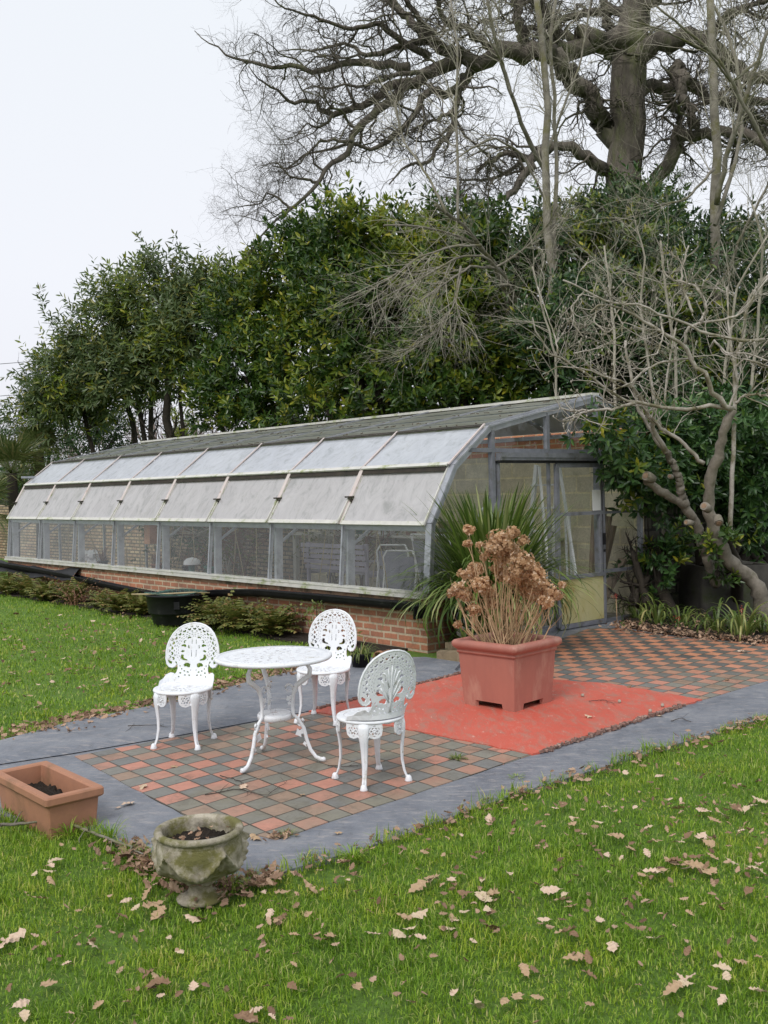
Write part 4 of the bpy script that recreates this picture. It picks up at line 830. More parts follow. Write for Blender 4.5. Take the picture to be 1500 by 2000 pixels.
# glazing
def pane(name, mat, u0, u1, a, b, off=0.0, th=0.006, s0=0.0, s1=0.0, tilt=0.0):
    mb = MB(); n = norm2(a, b)
    A = (a[0] + n.x * tilt, a[1] + n.y * tilt); 
    if mat in (M['wash_mid'], M['wash_up'], M['roof_algae']):
        d = Vector((b[0] - A[0], b[1] - A[1])).normalized(); q0 = Vector(A) + d * s0 + n * off; q1 = Vector(b) - d * s1 + n * off
        mb.add([tuple(GP(u0, *q0)), tuple(GP(u1, *q0)), tuple(GP(u1, *q1)), tuple(GP(u0, *q1))], [(0, 3, 2, 1)])
    else: slabp(mb, u0, u1, A, b, off, off + th, 0, s0, s1)
    return mb.build(name, mat, gh)
for i in range(NB):
    u0, u1 = i * BW, (i + 1) * BW
    pane('window_pane', M['glass'], u0 + .02, u1 - .02, K0, K1, 0.0)
    v = 0.035 if i else 0.02
    o = pane('vent_pane', M['wash_mid'], u0 + .035, u1 - .035, K1, K2, 0.012, s0=-0.02, tilt=v)
    mb = MB(); n = norm2(K1, K2); A = (K1[0] + n.x * v, K1[1] + n.y * v)
    slabp(mb, u0 + .030, u1 - .030, A, K2, 0.008, 0.026, 0, -0.045, (Vector(K2) - Vector(A)).length - 0.002)
    slabp(mb, u0 + .018, u0 + .036, A, K2, 0.004, 0.026, 0, -0.04, 0.0); slabp(mb, u1 - .036, u1 - .018, A, K2, 0.004, 0.026, 0, -0.04, 0.0)
    mb.build('vent_frame', M['alu_white'], gh)
    pane('roof_pane', M['wash_up'], u0 + .02, u1 - .02, K2, K3, 0.02, s0=-0.03, tilt=0.02)
    mb = MB(); slabp(mb, u0 + .01, u1 - .01, (K2[0] - .012, K2[1] + .016), K3, 0.014, 0.032, 0, -0.052, (Vector(K3) - Vector(K2)).length - 0.0); mb.build('pane_edge', M['alu_white'], gh)
    # three overlapping rows on the flat of the roof
    for r_ in range(4):
        f0, f1 = r_ / 4, (r_ + 1) / 4; L3 = Vector((KR[0] - K3[0], KR[1] - K3[1]))
        A = (K3[0] + L3.x * f0, K3[1] + L3.y * f0); B = (K3[0] + L3.x * f1, K3[1] + L3.y * f1)
        pane('top_pane', M['roof_algae'], u0 + .012, u1 - .012, A, B, 0.012 - .002 * (r_ % 2), s0=-0.06, s1=0.0, tilt=0.016)
    pane('back_roof_pane', M['wash_back'], u0 + .02, u1 - .02, KR, KE, 0.005)
    if i > 4: pane('back_pane', M['glass'], u0 + .02, u1 - .02, (3.66, 1.45), (3.66, 2.37), 0.0)
# rafters and mullions
for i in range(NB + 1):
    u = i * BW; e_ = 0.022 if 0 < i < NB else 0.03
    mb = MB()
    slabp(mb, u - e_ * .6, u + e_ * .6, K0, K1, -0.035, 0.012)
    slabp(mb, u - e_ * .7, u + e_ * .7, K1, K2, -0.05, 0.008, 0, -0.01, -0.01)
    slabp(mb, u - e_ * .7, u + e_ * .7, K2, K3, -0.05, 0.016, 0, -0.01, 0)
    slabp(mb, u - e_ * .6, u + e_ * .6, K3, KR, -0.05, 0.004, 0, 0, 0); slabp(mb, u - e_ * .6, u + e_ * .6, KR, KE, -0.05, 0.003)
    slabp(mb, u - .010, u + .010, K3, KR, 0.024, 0.040)
    # inside flat column and brace
    if 0 < i:
        a0 = GP(u, 0.14, 0.02); a1 = GP(u, 0.16, 1.30); mb.bar(a0, a1, 0.045, 0.10, VD)
        mb.bar(a1, GP(u, 0.75, 1.95), 0.035, 0.05, VD); mb.bar(GP(u, .75, 1.95), GP(u, 2.6, 2.55), .03, .05); mb.bar(GP(u, .2, 1.05), GP(u, .62, 1.32), .02, .03); mb.bar(GP(u, .62, 1.32), GP(u, .42, 1.8), .02, .03)
    mb.build('rafter', M['alu'], gh)
    if 0 < i < NB + 1:
        mb = MB(); slabp(mb, u - .03, u + .03, K1, K2, 0.034, 0.046, 0, 0.30, 0.0)
        mb.build('vent_stay', M['alu_pink'], gh)
        mb = MB(); slabp(mb, u - .022, u + .022, K1, K2, 0.012, 0.030, 0, -0.03, 0.38); mb.build('glazing_bar', M['alu_pink'], gh)
        mb = MB(); n = norm2(K1, K2); d = (Vector(K2) - Vector(K1)).normalized(); q = Vector(K1) + d * .30
        mb.box(GP(u, q.x + n.x * .055, q.y + n.y * .055), (.11, .05, .018), np.array([UD[:], VD[:], (0, 0, 1)]).T); mb.box(GP(u - .03, q.x + n.x * .03, q.y - .02), (.03, .07, .05), np.array([UD[:], VD[:], (0, 0, 1)]).T)
        mb.build('bracket', M['bark_dark'], gh)
    else: pass
    mb = MB(); slabp(mb, u - .012, u + .012, K2, K3, 0.036, 0.050, 0, -0.03, 0.0); mb.build('glazing_bar', M['alu_pink'], gh)
mb = MB()
for a_, o_ in ((K1, 0), (K2, 0), (K3, 0.0), (KR, 0), (KE, 0)):
    bx(mb, 0.03, LEN - .03, a_[0] + .012, a_[0] + .06, a_[1] - .075, a_[1] - .02)
for f0 in (.25, .5, .75):
    p = Vector(K3).lerp(Vector(KR), f0); bx(mb, .03, LEN - .03, p.x, p.x + .03, p.y - .07, p.y - .04)
bx(mb, .03, LEN - .03, 0.45, 0.48, 1.20, 1.235)
mb.build('purlins', M['alu'], gh)
mb = MB(); bx(mb, -.02, LEN + .02, KR[0] - .07, KR[0] + .07, KR[1] + .012, KR[1] + .045); bx(mb, -.01, LEN, K3[0] - .045, K3[0] + .0, K3[1] - .028, K3[1] + .014); mb.build('ridge_cap', M['alu_white'], gh)
M['shadow_black'] = simple('painted_shadow', (0.02, 0.017, 0.015), (0.05, 0.04, 0.03), 8, .9, 0)
mb = MB(); slabp(mb, .03, LEN - .03, K1, K2, .037, .041, 0, (Vector(K2) - Vector(K1)).length - .085, .028); slabp(mb, .03, LEN - .03, K2, K3, .0405, .0445, 0, (Vector(K3) - Vector(K2)).length - .05, .0); mb.build('shadow_strip', M['shadow_black'], gh)  # dark strips standing in for the shadow lines under the overlapping pane edges
M['gap_dirt'] = simple('dark_dirty_edge', (0.07, 0.055, 0.04), (0.13, 0.10, 0.07), 8, .9, .3)
mb = MB()
rg = random.Random(11)
for k in range(260):      # fallen leaves and twigs lodged on the roof laps
    r_ = rg.choice([0.02, .25, .5, .75]); p = Vector(K3).lerp(Vector(KR), r_); u = rg.uniform(0, LEN)
    if math.sin(u * 3.1 + r_ * 9) < -.1: continue
    a_ = rg.uniform(0, 3); q = GP(u, p.x - .06 + rg.uniform(-.02, .02), p.y + .04); d = UD * math.cos(a_) + VD * math.sin(a_) * .3
    mb.bar(q - d * rg.uniform(.01, .05), q + d * rg.uniform(.01, .05) + Vector((0, 0, rg.uniform(-.01, .015))), .012, .008)
tag(mb.build('roof_debris', M['gap_dirt'], gh), kind='stuff')
# the sheet's end profile (near gable)
def gbar(mb, a, b, w_=.05, d_=.05, u=-0.01, mi=0):
    A = GP(u, *a); B = GP(u, *b); mb.bar(A, B, w_, d_, UD, mi)
mb = MB()
prof = [K0, K1, K2, K3, KR, KE]
for a_, b_ in zip(prof[:-1], prof[1:]):
    n = norm2(a_, b_); A = (a_[0] - n.x * .03, a_[1] - n.y * .03); B = (b_[0] - n.x * .03, b_[1] - n.y * .03)
    gbar(mb, A, B, .055, .05); A = (a_[0] + n.x * .008, a_[1] + n.y * .008); B = (b_[0] + n.x * .008, b_[1] + n.y * .008); gbar(mb, A, B, .02, .085, -0.012)
gbar(mb, (3.66, 0.02), (3.66, 2.38), .05, .05)
mb.build('gable_rim', M['alu'], gh)
mb = MB()
gbar(mb, (0.995, .02), (0.995, 2.28), .05, .06); gbar(mb, (1.06, .02), (1.06, 1.93), .03, .05, -.03)
gbar(mb, (1.905, 2.09), (1.905, 2.50), .055, .05); gbar(mb, (2.80, .01), (2.80, 2.68), .06, .05)
gbar(mb, (0.62, 2.065), (3.64, 2.065), .045, .045, -.018)
gbar(mb, (2.84, 0.62), (3.64, 0.62), .04, .04); gbar(mb, (2.84, 1.33), (3.64, 1.33), .03, .04); gbar(mb, (0.3, 0.02), (3.64, 0.02), .05, .06); gbar(mb, (.25, .62), (.97, .62), .04, .04)
gbar(mb, (2.35, 2.09), (2.35, 2.60), .03, .03, .03)
mb.build('gable_frame', M['alu_dark'], gh)
mb = MB(); bx(mb, -.115, -.035, 1.03, 2.95, 1.955, 2.035); bx(mb, -.125, -.115, 1.03, 2.95, 1.985, 2.04); mb.build('door_track', M['alu_dark'], gh)
mb = MB(); bx(mb, -.10, -.03, 1.03, 2.90, 1.925, 1.952); mb.build('track_slot', M['black_plastic'], gh)
def gpane(name, poly, mat, u=-.004, th=.005):
    mb = MB(); n = len(poly); v = [tuple(GP(u, *p)) for p in poly] + [tuple(GP(u + th, *p)) for p in poly]
    mb.add(v, [tuple(range(n)), tuple(range(2 * n - 1, n - 1, -1))] + [(i, (i + 1) % n, n + (i + 1) % n, n + i) for i in range(n)]); return mb.build(name, mat, gh)
gpane('gable_pane', [(.06, .64), (.97, .64), (.97, 2.04), (.60, 2.04), (.44, 1.86), (.10, 1.28)], M['glass_gable'])
gpane('gable_pane', [(.64, 2.09), (.97, 2.09), (.97, 2.27), (.93, 2.26)], M['glass_gable'])
gpane('gable_pane', [(1.02, 2.09), (1.88, 2.09), (1.88, 2.46), (1.02, 2.28)], M['glass_gable'])
gpane('gable_pane', [(1.93, 2.09), (2.77, 2.09), (2.77, 2.67), (1.93, 2.48)], M['glass_gable'])
gpane('gable_pane', [(2.83, 2.09), (3.63, 2.09), (3.63, 2.34), (2.83, 2.66)], M['glass_gable'])
gpane('gable_pane', [(2.83, 1.35), (3.63, 1.35), (3.63, 2.04), (2.83, 2.04)], M['glass_gable'])
gpane('gable_pane', [(2.83, .64), (3.63, .64), (3.63, 1.31), (2.83, 1.31)], M['glass_gable'])
gpane('gable_pane', [(2.83, .05), (3.63, .05), (3.63, .60), (2.83, .60)], M['glass'])
# sliding door, pushed to the right half of the opening
M['algae_panel'] = simple('algae_stained_panel', (0.42, 0.38, 0.17), (0.50, 0.47, 0.28), 4, 0.5, 0.1, 30, c3=(0.33, 0.23, 0.07), s3=3.5, t3=0.58, stretch=(1, 1, .5))
dr = MB(); U_ = -.065
def dbar(a, b, w_=.05, d_=.04): dr.bar(GP(U_, *a), GP(U_, *b), w_, d_, UD)
dbar((2.0, .03), (2.0, 1.915), .055); dbar((2.84, .03), (2.84, 1.915), .035); dbar((2.775, .60), (2.775, 1.88), .035, .045); dbar((2.0, 1.90), (2.84, 1.90), .05); dbar((2.0, 1.335), (2.84, 1.335), .04); dbar((2.0, .60), (2.84, .60), .045); dbar((2.0, .035), (2.84, .035), .05)
door = dr.build('sliding_door', M['alu_dark'], gh)
def dpane(name, v0, v1, z0, z1, mat, u=-.066):
    mb = MB(); bx(mb, u, u + .005, v0, v1, z0, z1); return mb.build(name, mat, door)
dpane('glass', 2.03, 2.755, 1.36, 1.875, M['glass_gable']); dpane('glass', 2.03, 2.755, .625, 1.31, M['glass_gable'])
dpane('lower_panel', 2.03, 2.82, .065, .575, M['algae_panel'], -.07)
mb = MB(); mb.box(GP(-.10, 2.815, 1.02), (.02, .03, .14), np.array([UD[:], VD[:], (0, 0, 1)]).T); mb.box(GP(-.10, 2.815, .88), (.02, .02, .03), np.array([UD[:], VD[:], (0, 0, 1)]).T); mb.build('handle', M['black_plastic'], door)
mb = MB(); a_ = np.array([UD[:], VD[:], (0, 0, 1)]).T; mb.box(GP(-.09, 2.69, 1.485), (.002, .155, .245), a_); tag(mb.build('notice', M['white_plain'], door), 'blank white sheet on the door glass')
# inner second stile seen through the opening (fixed leaf frame behind)
mb = MB(); bx(mb, -.03, .0, 1.90, 1.935, .03, 1.93); bx(mb, -.03, 0.0, 1.10, 1.9, .03, .07); mb.build('door_post', M['alu_dark'], gh)
# gutter, sagging in the middle-left
mb = MB(); pts = [(0.03, .425), (1.4, .435), (2.6, .44), (4.3, .45), (5.3, .44), (5.7, .45), (6.6, .50), (7.6, .50), (8.6, .50), (10.0, .505), (11.2, .50)]
sag = [(0.02, .455), (1.5, .445), (2.9, .43), (3.7, .38), (4.5, .30), (5.1, .24), (5.4, .235), (6.0, .255), (7.0, .295), (8.4, .375), (9.7, .415), (11.3, .45)]
n_ = 8; V_ = []; 
for u, z in sag:
    for k in range(n_ + 1): a = R(180) + R(180) * k / n_; V_.append(tuple(GP(u, -.095 + .072 * math.cos(a), z + .045 + .088 * math.sin(a))))
F_ = [(i * (n_ + 1) + j, i * (n_ + 1) + j + 1, (i + 1) * (n_ + 1) + j + 1, (i + 1) * (n_ + 1) + j) for i in range(len(sag) - 1) for j in range(n_)]
mb.add(V_, F_, 0, True)
for u, z in sag: 
    mb.box(GP(u, -.168, z + .045), (.03, .006, .02), a_)
for (ua, za), (ub, zb) in zip(sag[:-1], sag[1:]):
    mb.bar(GP(ua, -.168, za + .045), GP(ub, -.168, zb + .045), .012, .014); 
    A = GP(ua, 0, 0); 
for u in (.35, 1.6, 2.9, 4.2, 5.3, 6.4):
    z = np.interp(u, [s[0] for s in sag], [s[1] for s in sag]); 
    mb.add([tuple(GP(u + du, -.095 + .079 * math.cos(R(180) + R(180) * k / 6), z + .045 + .096 * math.sin(R(180) + R(180) * k / 6))) for du in (-.03, .03) for k in range(7)], [(k, k + 1, 8 + k, 7 + k) for k in range(6)], 0, True)
mb.box(GP(.0, -.095, .41), (.02, .165, .13), a_)
g_ = mb.build('gutter', M['black_plastic'], gh)
mb = MB()
V_ = []; n2 = 10
for i, u in enumerate(np.linspace(8.0, 11.4, n2)):
    for j in range(4): V_.append(tuple(GP(u, -.02 - .05 * j, .50 - .05 * j + .03 * math.sin(u * 4 + j) - .05 * math.sin((u - 8) / 3.4 * math.pi))))
mb.add(V_, [(i * 4 + j, i * 4 + j + 1, (i + 1) * 4 + j + 1, (i + 1) * 4 + j) for i in range(n2 - 1) for j in range(3)], 0, True); mb.build('loose_sheet', M['black_plastic'], gh)
# far gable
gpane_far = MB(); pf_ = [(.03, .6), K1, K2, K3, KR, KE, (3.66, .1), (.03, .1)]
v = [tuple(GP(LEN + .0, *p)) for p in pf_]; gpane_far.add(v, [tuple(range(len(v)))]); gpane_far.build('far_gable_pane', M['glass'], gh)
mb = MB()
for q in (1.0, 1.9, 2.8): mb.bar(GP(LEN, q, .05), GP(LEN, q, 2.3 if q < 1.5 else 2.55), .04, .04, UD)
mb.bar(GP(LEN, .3, 2.06), GP(LEN, 3.6, 2.06), .04, .04, UD); mb.build('far_gable_frame', M['alu'], gh)
# back wall, block with a brick head, and the old garden wall that carries on
mb = MB(); bx(mb, -.03, 6.9, 3.70, 3.92, -.1, 2.10); bw_ = mb.build('block_wall', M['block'], gh)
mb = MB(); bx(mb, -.03, 6.9, 3.70, 3.92, 2.102, 2.40); M['brick_head'] = brickmat('orange_brick', (0.66, 0.25, 0.12), (0.50, 0.19, 0.10), (0.66, 0.48, 0.30), 0.225, 0.075, 0.011, UD[:2], dirtamt=0.2); mb.build('brick_head', M['brick_head'], gh)
gw_ = MB(); c0 = GP(6.9, 3.72, 0)
def rough(mb, u0, u1, v0, v1, z1, seed):
    rg = random.Random(seed); n = int((u1 - u0) / .22); top = [z1 + rg.uniform(-.05, .05) for _ in range(n + 1)]
    V_ = []
    for i in range(n + 1):
        u = u0 + (u1 - u0) * i / n
        for v_ in (v0, v1):
            for z in (-.1, top[i]): V_.append(tuple(GP(u, v_, z)))
    F_ = []
    for i in range(n): b_ = i * 4; F_ += [(b_, b_ + 1, b_ + 5, b_ + 4), (b_ + 2, b_ + 6, b_ + 7, b_ + 3), (b_ + 1, b_ + 3, b_ + 7, b_ + 5)]
    F_ += [(0, 2, 3, 1), (n * 4, n * 4 + 1, n * 4 + 3, n * 4 + 2)]; mb.add(V_, F_)
rough(gw_, 6.92, 26, 3.70, 3.95, 1.45, 3)
tag(gw_.build('garden_wall', M['old_brick']), 'old yellow brown brick garden wall running on behind the far end of the greenhouse', 'wall')
# stone wall right of the greenhouse (dark, mostly behind foliage)
mb = MB(); bx(mb, -.05, .25, 3.72, 11.5, -.1, 1.75); tag(mb.build('stone_wall', M['stone_wall']), 'dark mossy stone block wall right of the greenhouse, behind the leaning tree', 'wall')
# stone edging at the foot of the gable plant
mb = MB(); rg = random.Random(2)
for k, (x, y) in enumerate([(0.60, 9.62), (0.78, 9.50), (0.96, 9.42), (0.86, 9.66), (0.70, 9.85), (1.12, 9.50)]):
    mb.box((x, y, .04 + .05 * (k in (3, 4))), (.22, .12, .10), Matrix.Rotation(R(-20 + 12 * k), 3, 'Z'))
tag(mb.build('stone_edging', simple('mossy_stone', (0.20, 0.15, 0.095), (0.30, 0.23, 0.15), 9, .9, .6, 40, c3=(.06, .06, .03), s3=5, t3=.56)), 'low mossy stone edging at the corner of the brick wall beside the square planter', 'edging')

fl_ = MB(); fl_.prism([gp(.24, .02), gp(3.69, .02), gp(3.69, LEN - .03), gp(.24, LEN - .03)], -.05, .006)
tag(fl_.build('greenhouse_floor', simple('dusty_concrete_floor', (0.26, 0.24, 0.20), (0.36, 0.33, 0.28), 3, .9, .3, 30, c3=(.12, .10, .07), s3=2.5, t3=.55)), kind='structure')  # pale floor added to bounce light up into the interior
# ---- things inside the greenhouse
ORD = 'first second third fourth fifth sixth seventh eighth ninth tenth eleventh twelfth thirteenth fourteenth fifteenth sixteenth seventeenth eighteenth nineteenth twentieth twenty-first twenty-second twenty-third twenty-fourth twenty-fifth twenty-sixth'.split()
def lbl(o, l, c, g=None): return tag(o, l, c, g)
mb = MB(); bx(mb, 1.2, 6.8, 3.20, 3.68, .93, .965)
for u in (1.3, 3.1, 4.9, 6.7): bx(mb, u - .04, u + .04, 3.25, 3.33, -.05, .93)
lbl(mb.build('wall_shelf', M['shelf']), 'long pale shelf along the block wall inside the greenhouse', 'shelf')
# slatted bench
bn = empty('slatted_bench', tuple(GP(4.55, 2.6, 0)), math.atan2(UD.y, UD.x)); lbl(bn, 'purple grey slatted bench inside the greenhouse behind the lower panes', 'bench')
mb = MB()
for k in range(5): mb.box((0, .16 + .02 * k, .50 + .085 * k), (1.5, .02, .06))
mb.build('backrest', M['bench_slat'], bn); mb = MB()
for k in range(4): mb.box((0, .08 - .11 * k, .43), (1.5, .085, .02))
mb.build('seat', M['bench_slat'], bn)
for sx in (-.7, .7):
    mb = MB(); mb.box((sx, .14, .44), (.05, .04, .88)); mb.box((sx, -.27, .22), (.05, .04, .44)); mb.box((sx, -.07, .40), (.04, .42, .04)); mb.box((sx, -.07, .62), (.05, .46, .03)); mb.build('end_frame', M['bench_slat'], bn)
# folded white tubular chairs
def tubechair(u, v_, dz, lab):
    o = empty('folding_chair', tuple(GP(u, v_, 0)), math.atan2(UD.y, UD.x) + .5); lbl(o, lab, 'chair', 'folded white tube chairs in the greenhouse')
    mb = MB()
    for sx in (-.22, .22): mb.tube([(sx, 0, 0), (sx, .08, .45), (sx, .14, .78 + dz), (sx * .8, .12, .86 + dz)], .013, 6); mb.tube([(sx, .25, 0), (sx, .15, .45), (sx, .02, .75)], .012, 6)
    mb.tube([(-.18, .12, .86 + dz), (.18, .12, .86 + dz)], .013, 6); mb.build('frame', M['white_plain'], o)
    mb = MB(); mb.box((0, .12, .68 + dz), (.40, .012, .20), Matrix.Rotation(R(-8), 3, 'X')); mb.box((0, .10, .42), (.40, .02, .34), Matrix.Rotation(R(-8), 3, 'X')); mb.build('webbing', M['grey_fabric'], o)
tubechair(2.45, 1.9, 0, 'folded white tube chair standing second from the right panel inside the greenhouse'); tubechair(2.75, 2.05, .06, 'folded white tube chair further in, against the slatted bench')
lg = empty('lounger_panel', tuple(GP(1.15, 1.35, 0)), math.atan2(UD.y, UD.x)); lbl(lg, 'folded grey mesh lounger leaning behind the pane nearest the greenhouse corner', 'lounger')
mb = MB(); Mx = Matrix.Rotation(R(-14), 3, 'X'); mb.box((0, .08, .58), (.58, .015, .95), Mx); mb.build('mesh', M['grey_fabric'], lg)
mb = MB()
for sx in (-.31, .31): mb.tube([(sx, -.06, .06), (sx, .20, 1.12)], .014, 6)
mb.tube([(-.31, .20, 1.12), (.31, .20, 1.12)], .014, 6); mb.build('frame', M['white_plain'], lg)
ld = empty('step_ladder', tuple(GP(.75, 2.55, 0)), math.atan2(UD.y, UD.x) + 1.2); lbl(ld, 'white step ladder standing inside the greenhouse door opening', 'ladder')
mb = MB()
for sx in (-.2, .2): mb.bar((sx, 0, 0), (sx * .7, .34, 1.92), .03, .06); mb.bar((sx, .78, 0), (sx * .7, .40, 1.90), .025, .03)
mb.build('frame', M['white_plain'], ld); mb = MB()
for k in range(6): z = .28 * (k + 1); mb.box((0, z * .178, z), (.36, .09, .02))
mb.build('treads', M['white_plain'], ld)
mb = MB(); p = GP(.45, 1.45, 1.15); mb.tube([tuple(p + VD * (.24 * math.cos(a)) + Vector((0, 0, .32 * math.sin(a)))) for a in np.linspace(0, math.pi, 15)], .012, 6)
for s in (-1, 1): mb.tube([tuple(p + VD * .24 * s), tuple(GP(.45, 1.45 + .24 * s, 0))], .012, 6)
for k in range(4): mb.tube([tuple(p + VD * .24 + Vector((0, 0, -.25 * k))), tuple(p - VD * .24 + Vector((0, 0, -.25 * k)))], .006, 4)
lbl(mb.build('hoop_trellis', M['white_plain']), 'white arched hoop trellis just inside the greenhouse door opening', 'trellis')
for k, (v_, dv) in enumerate([(2.95, .30), (3.10, .33), (3.28, .25), (3.42, .2)]):
    mb = MB(); mb.bar(GP(.25 + .1 * k, v_, 0), GP(.35, v_ + dv, 1.5 - .12 * k), .06, .05, UD)
    lbl(mb.build('timber_post', M['wood_grey']), ['leftmost', 'second', 'third', 'rightmost'][k] + ' of the rough timber posts leaning behind the pane right of the door', 'post', 'timber posts right of the sliding door')
mb = MB(); mb.bar(GP(.10, 2.86, .06), GP(.14, 3.5, .72), .05, .11, UD); lbl(mb.build('plank', M['wood_grey']), 'grey plank leaning diagonally in the lowest pane right of the sliding door', 'plank')
for k, (v_, l_) in enumerate([(2.15, .62), (2.25, .55), (2.33, .5), (2.62, .75), (2.70, .8)]):
    mb = MB(); mb.bar(GP(.3, v_, .62 - .3), GP(.42, v_ + .12, .62 - .3 + l_ + .2), .02, .02, UD); lbl(mb.build('metal_rod', M['white_plain']), ['leftmost', 'second', 'third', 'fourth', 'rightmost'][k] + ' of the pale metal rods behind the lower glass of the sliding door', 'rod', 'metal rods behind the door glass')
# pots, bags and odds and ends on the ground and the staging
stg = MB(); bx(stg, 5.0, 10.8, .55, 1.25, .36, .39)
for u in (5.1, 7.0, 9.0, 10.7): bx(stg, u - .03, u + .03, .58, .62, -.05, .36); bx(stg, u - .03, u + .03, 1.18, 1.22, -.05, .36)
lbl(stg.build('staging_bench', M['wood_grey']), 'low timber staging along the front panes inside the far half of the greenhouse', 'bench')
rg = random.Random(21); vcol = ['terracotta', 'terracotta', 'green_plastic', 'black_plastic', 'terracotta']
spots_ = [(5.35, .8, .39, 'green_plastic', .12, 'green pot of brown stems on the staging, nearest the bench'), (6.2, .9, .39, 'black_plastic', .10, 'black pot of brown stems on the staging beside the upturned lantern'), (7.3, .95, .39, 'terracotta', .09, 'clay pot of brown stems in the middle of the staging'), (8.9, .8, .39, 'black_plastic', .09, 'black pot of brown stems on the staging near the white sacks'), (3.3, .7, -.02, 'terracotta', .11, 'clay pot of brown stems on the greenhouse floor in front of the slatted bench'), (0.45, .62, .42, 'terracotta', .07, 'clay pot of small green leaves behind the last pane at the greenhouse corner')]
for (u, v_, z, mt, r_, lab) in spots_:
    p = GP(u, v_, z); o = empty('plant_pot', tuple(p)); lbl(o, lab, 'pot plant')
    mb = MB(); mb.lathe([(0, 0), (r_ * .7, 0), (r_ * .95, r_ * 1.5), (r_ * 1.08, r_ * 1.5), (r_ * 1.08, r_ * 1.8), (r_ * .95, r_ * 1.8), (r_ * .9, r_ * 1.5), (0, r_ * 1.45)], 20); mb.build('pot', M[mt], o)
    mb = MB(); arch(mb, (0, 0, r_ * 1.4), 40, r_ * 5, .012, .4, 1.1, int(u * 10), rbase=r_ * .5); mb.build('plant', M['ivy_leaf'] if u < 1 else M['dead_fern'], o)
p = GP(6.0, 1.5, .0); mb = MB()
for s in range(22):
    u = 10.6 - s * .44 + rg.uniform(-.12, .12); v_ = rg.uniform(.5, 1.0)
    if True:
        mb = MB(); q0 = GP(u, v_, 0); q1 = q0 + Vector((rg.uniform(-.3, .3), rg.uniform(-.2, .2), rg.uniform(1.2, 1.7))); mb.tube([tuple(q0), tuple((q0 + q1) / 2 + Vector((.02, 0, 0))), tuple(q1)], .007, 4); lbl(mb.build('cane', M['cane']), ORD[s] + ' thin bamboo cane from the far end, inside the greenhouse', 'cane', 'bamboo canes inside the greenhouse')
rv = np.random.default_rng(55)
for k in range(8):
    u = 4.4 + k * .78 + rv.uniform(-.2, .2); v_ = rv.uniform(1.6, 3.1); b_ = GP(u, v_, .0); o = empty('greenhouse_plant', tuple(b_)); lbl(o, ORD[k] + ' tangled leafy plant from the door, inside the greenhouse', 'plant', 'plants growing inside the greenhouse')
    mb = MB(); P_ = np.array([[(rv.normal(0, .05), rv.normal(0, .05), 0), (rv.normal(0, .1), rv.normal(0, .1), .45), (rv.normal(0, .25), rv.normal(0, .15), .95), (rv.normal(0, .45), rv.normal(0, .2), 1.35)] for _ in range(7)]); tubes(mb, P_, np.tile([.014, .012, .009, .005], (7, 1)), 5)
    q = rv.uniform(0, 1, (60, 1)); j = rv.integers(0, 7, 60); S_ = P_[j, 1] * (1 - q) + P_[j, 3] * q + rv.normal(0, .16, (60, 3)); P2 = np.stack([P_[j, 2], (P_[j, 2] + S_) / 2 + rv.normal(0, .04, (60, 3)), S_], 1); tubes(mb, P2, np.tile([.006, .004, .002], (60, 1)), 3); mb.build('stems', M['bark_grey_twig' if k % 2 else 'dead_fern'], o)
    mb = MB(); shoots(mb, S_, rv.normal(0, 1, (60, 3)), np.full(60, .1), 5 if k > 4 else 3, .11, .45, rv, droop=.3); mb.build('leaves', M['ivy_leaf' if k > 4 else 'fern'], o)
hb = MB(); p = GP(6.35, .35, 1.08); hb.box(tuple(p), (.17, .12, .30), a_); hb.box(tuple(p + Vector((0, 0, .16))), (.20, .15, .03), a_); hb.tube([tuple(p + Vector((0, 0, .16))), tuple(p + Vector((0, 0, .28)))], .006, 4)
lbl(hb.build('hanging_feeder', M['terracotta']), 'terracotta coloured box hanging behind the fourth lower pane from the left', 'feeder')
mb = MB(); rg2 = np.random.default_rng(5)
for k in range(7):
    c = np.array(GP(9.15 + .55 * rg2.random() - .1, .75 + .2 * rg2.random(), .50 + .12 * (k % 2))); n = 9; V_ = []
    for i in range(n):
        for j in range(n): th = math.pi * i / (n - 1); ph = 2 * math.pi * j / n; rr = .11 * (1 + rg2.uniform(-.3, .3)); V_.append(c + rr * np.array([math.sin(th) * math.cos(ph), math.sin(th) * math.sin(ph), math.cos(th) * .8]))
    mb.add(V_, [(i * n + j, i * n + (j + 1) % n, (i + 1) * n + (j + 1) % n, (i + 1) * n + j) for i in range(n - 1) for j in range(n)])
lbl(mb.build('white_sack', M['white_plain']), 'crumpled white plastic sack on the staging behind the third pane from the left', 'sack')
lt = empty('garden_lantern', tuple(GP(5.85, .75, .39))); lbl(lt, 'grey lantern shaped cloche on the staging behind the middle panes', 'lantern')
mb = MB(); mb.lathe([(0, 0), (.10, 0), (.09, .05), (.05, .08), (.055, .22), (0, .24)], 18); mb.build('base', M['net'], lt); mb = MB(); mb.lathe([(.13, .22), (.125, .27), (.08, .31), (0, .33)], 18); mb.build('cap', M['white_plain'], lt)
shelf_items = [(2.0, .10, .05, 'blue_plastic', 'blue tube lying on the pale wall shelf nearest the door', 'tube'), (2.5, .2, .12, 'net', 'dark green box on the pale wall shelf beside the blue tube', 'box'), (3.1, .12, .2, 'wood_grey', 'brown wooden box on the pale wall shelf right of the red tin', 'box'), (3.9, .1, .12, 'terracotta', 'red brown tin on the middle of the pale wall shelf', 'tin'), (4.4, .16, .14, 'white_plain', 'white carton on the pale wall shelf left of the red tin', 'carton'), (5.1, .1, .2, 'green_plastic', 'green can near the left end of the pale wall shelf', 'can'), (5.7, .14, .12, 'white_plain', 'white tub at the left end of the pale wall shelf', 'tub')]
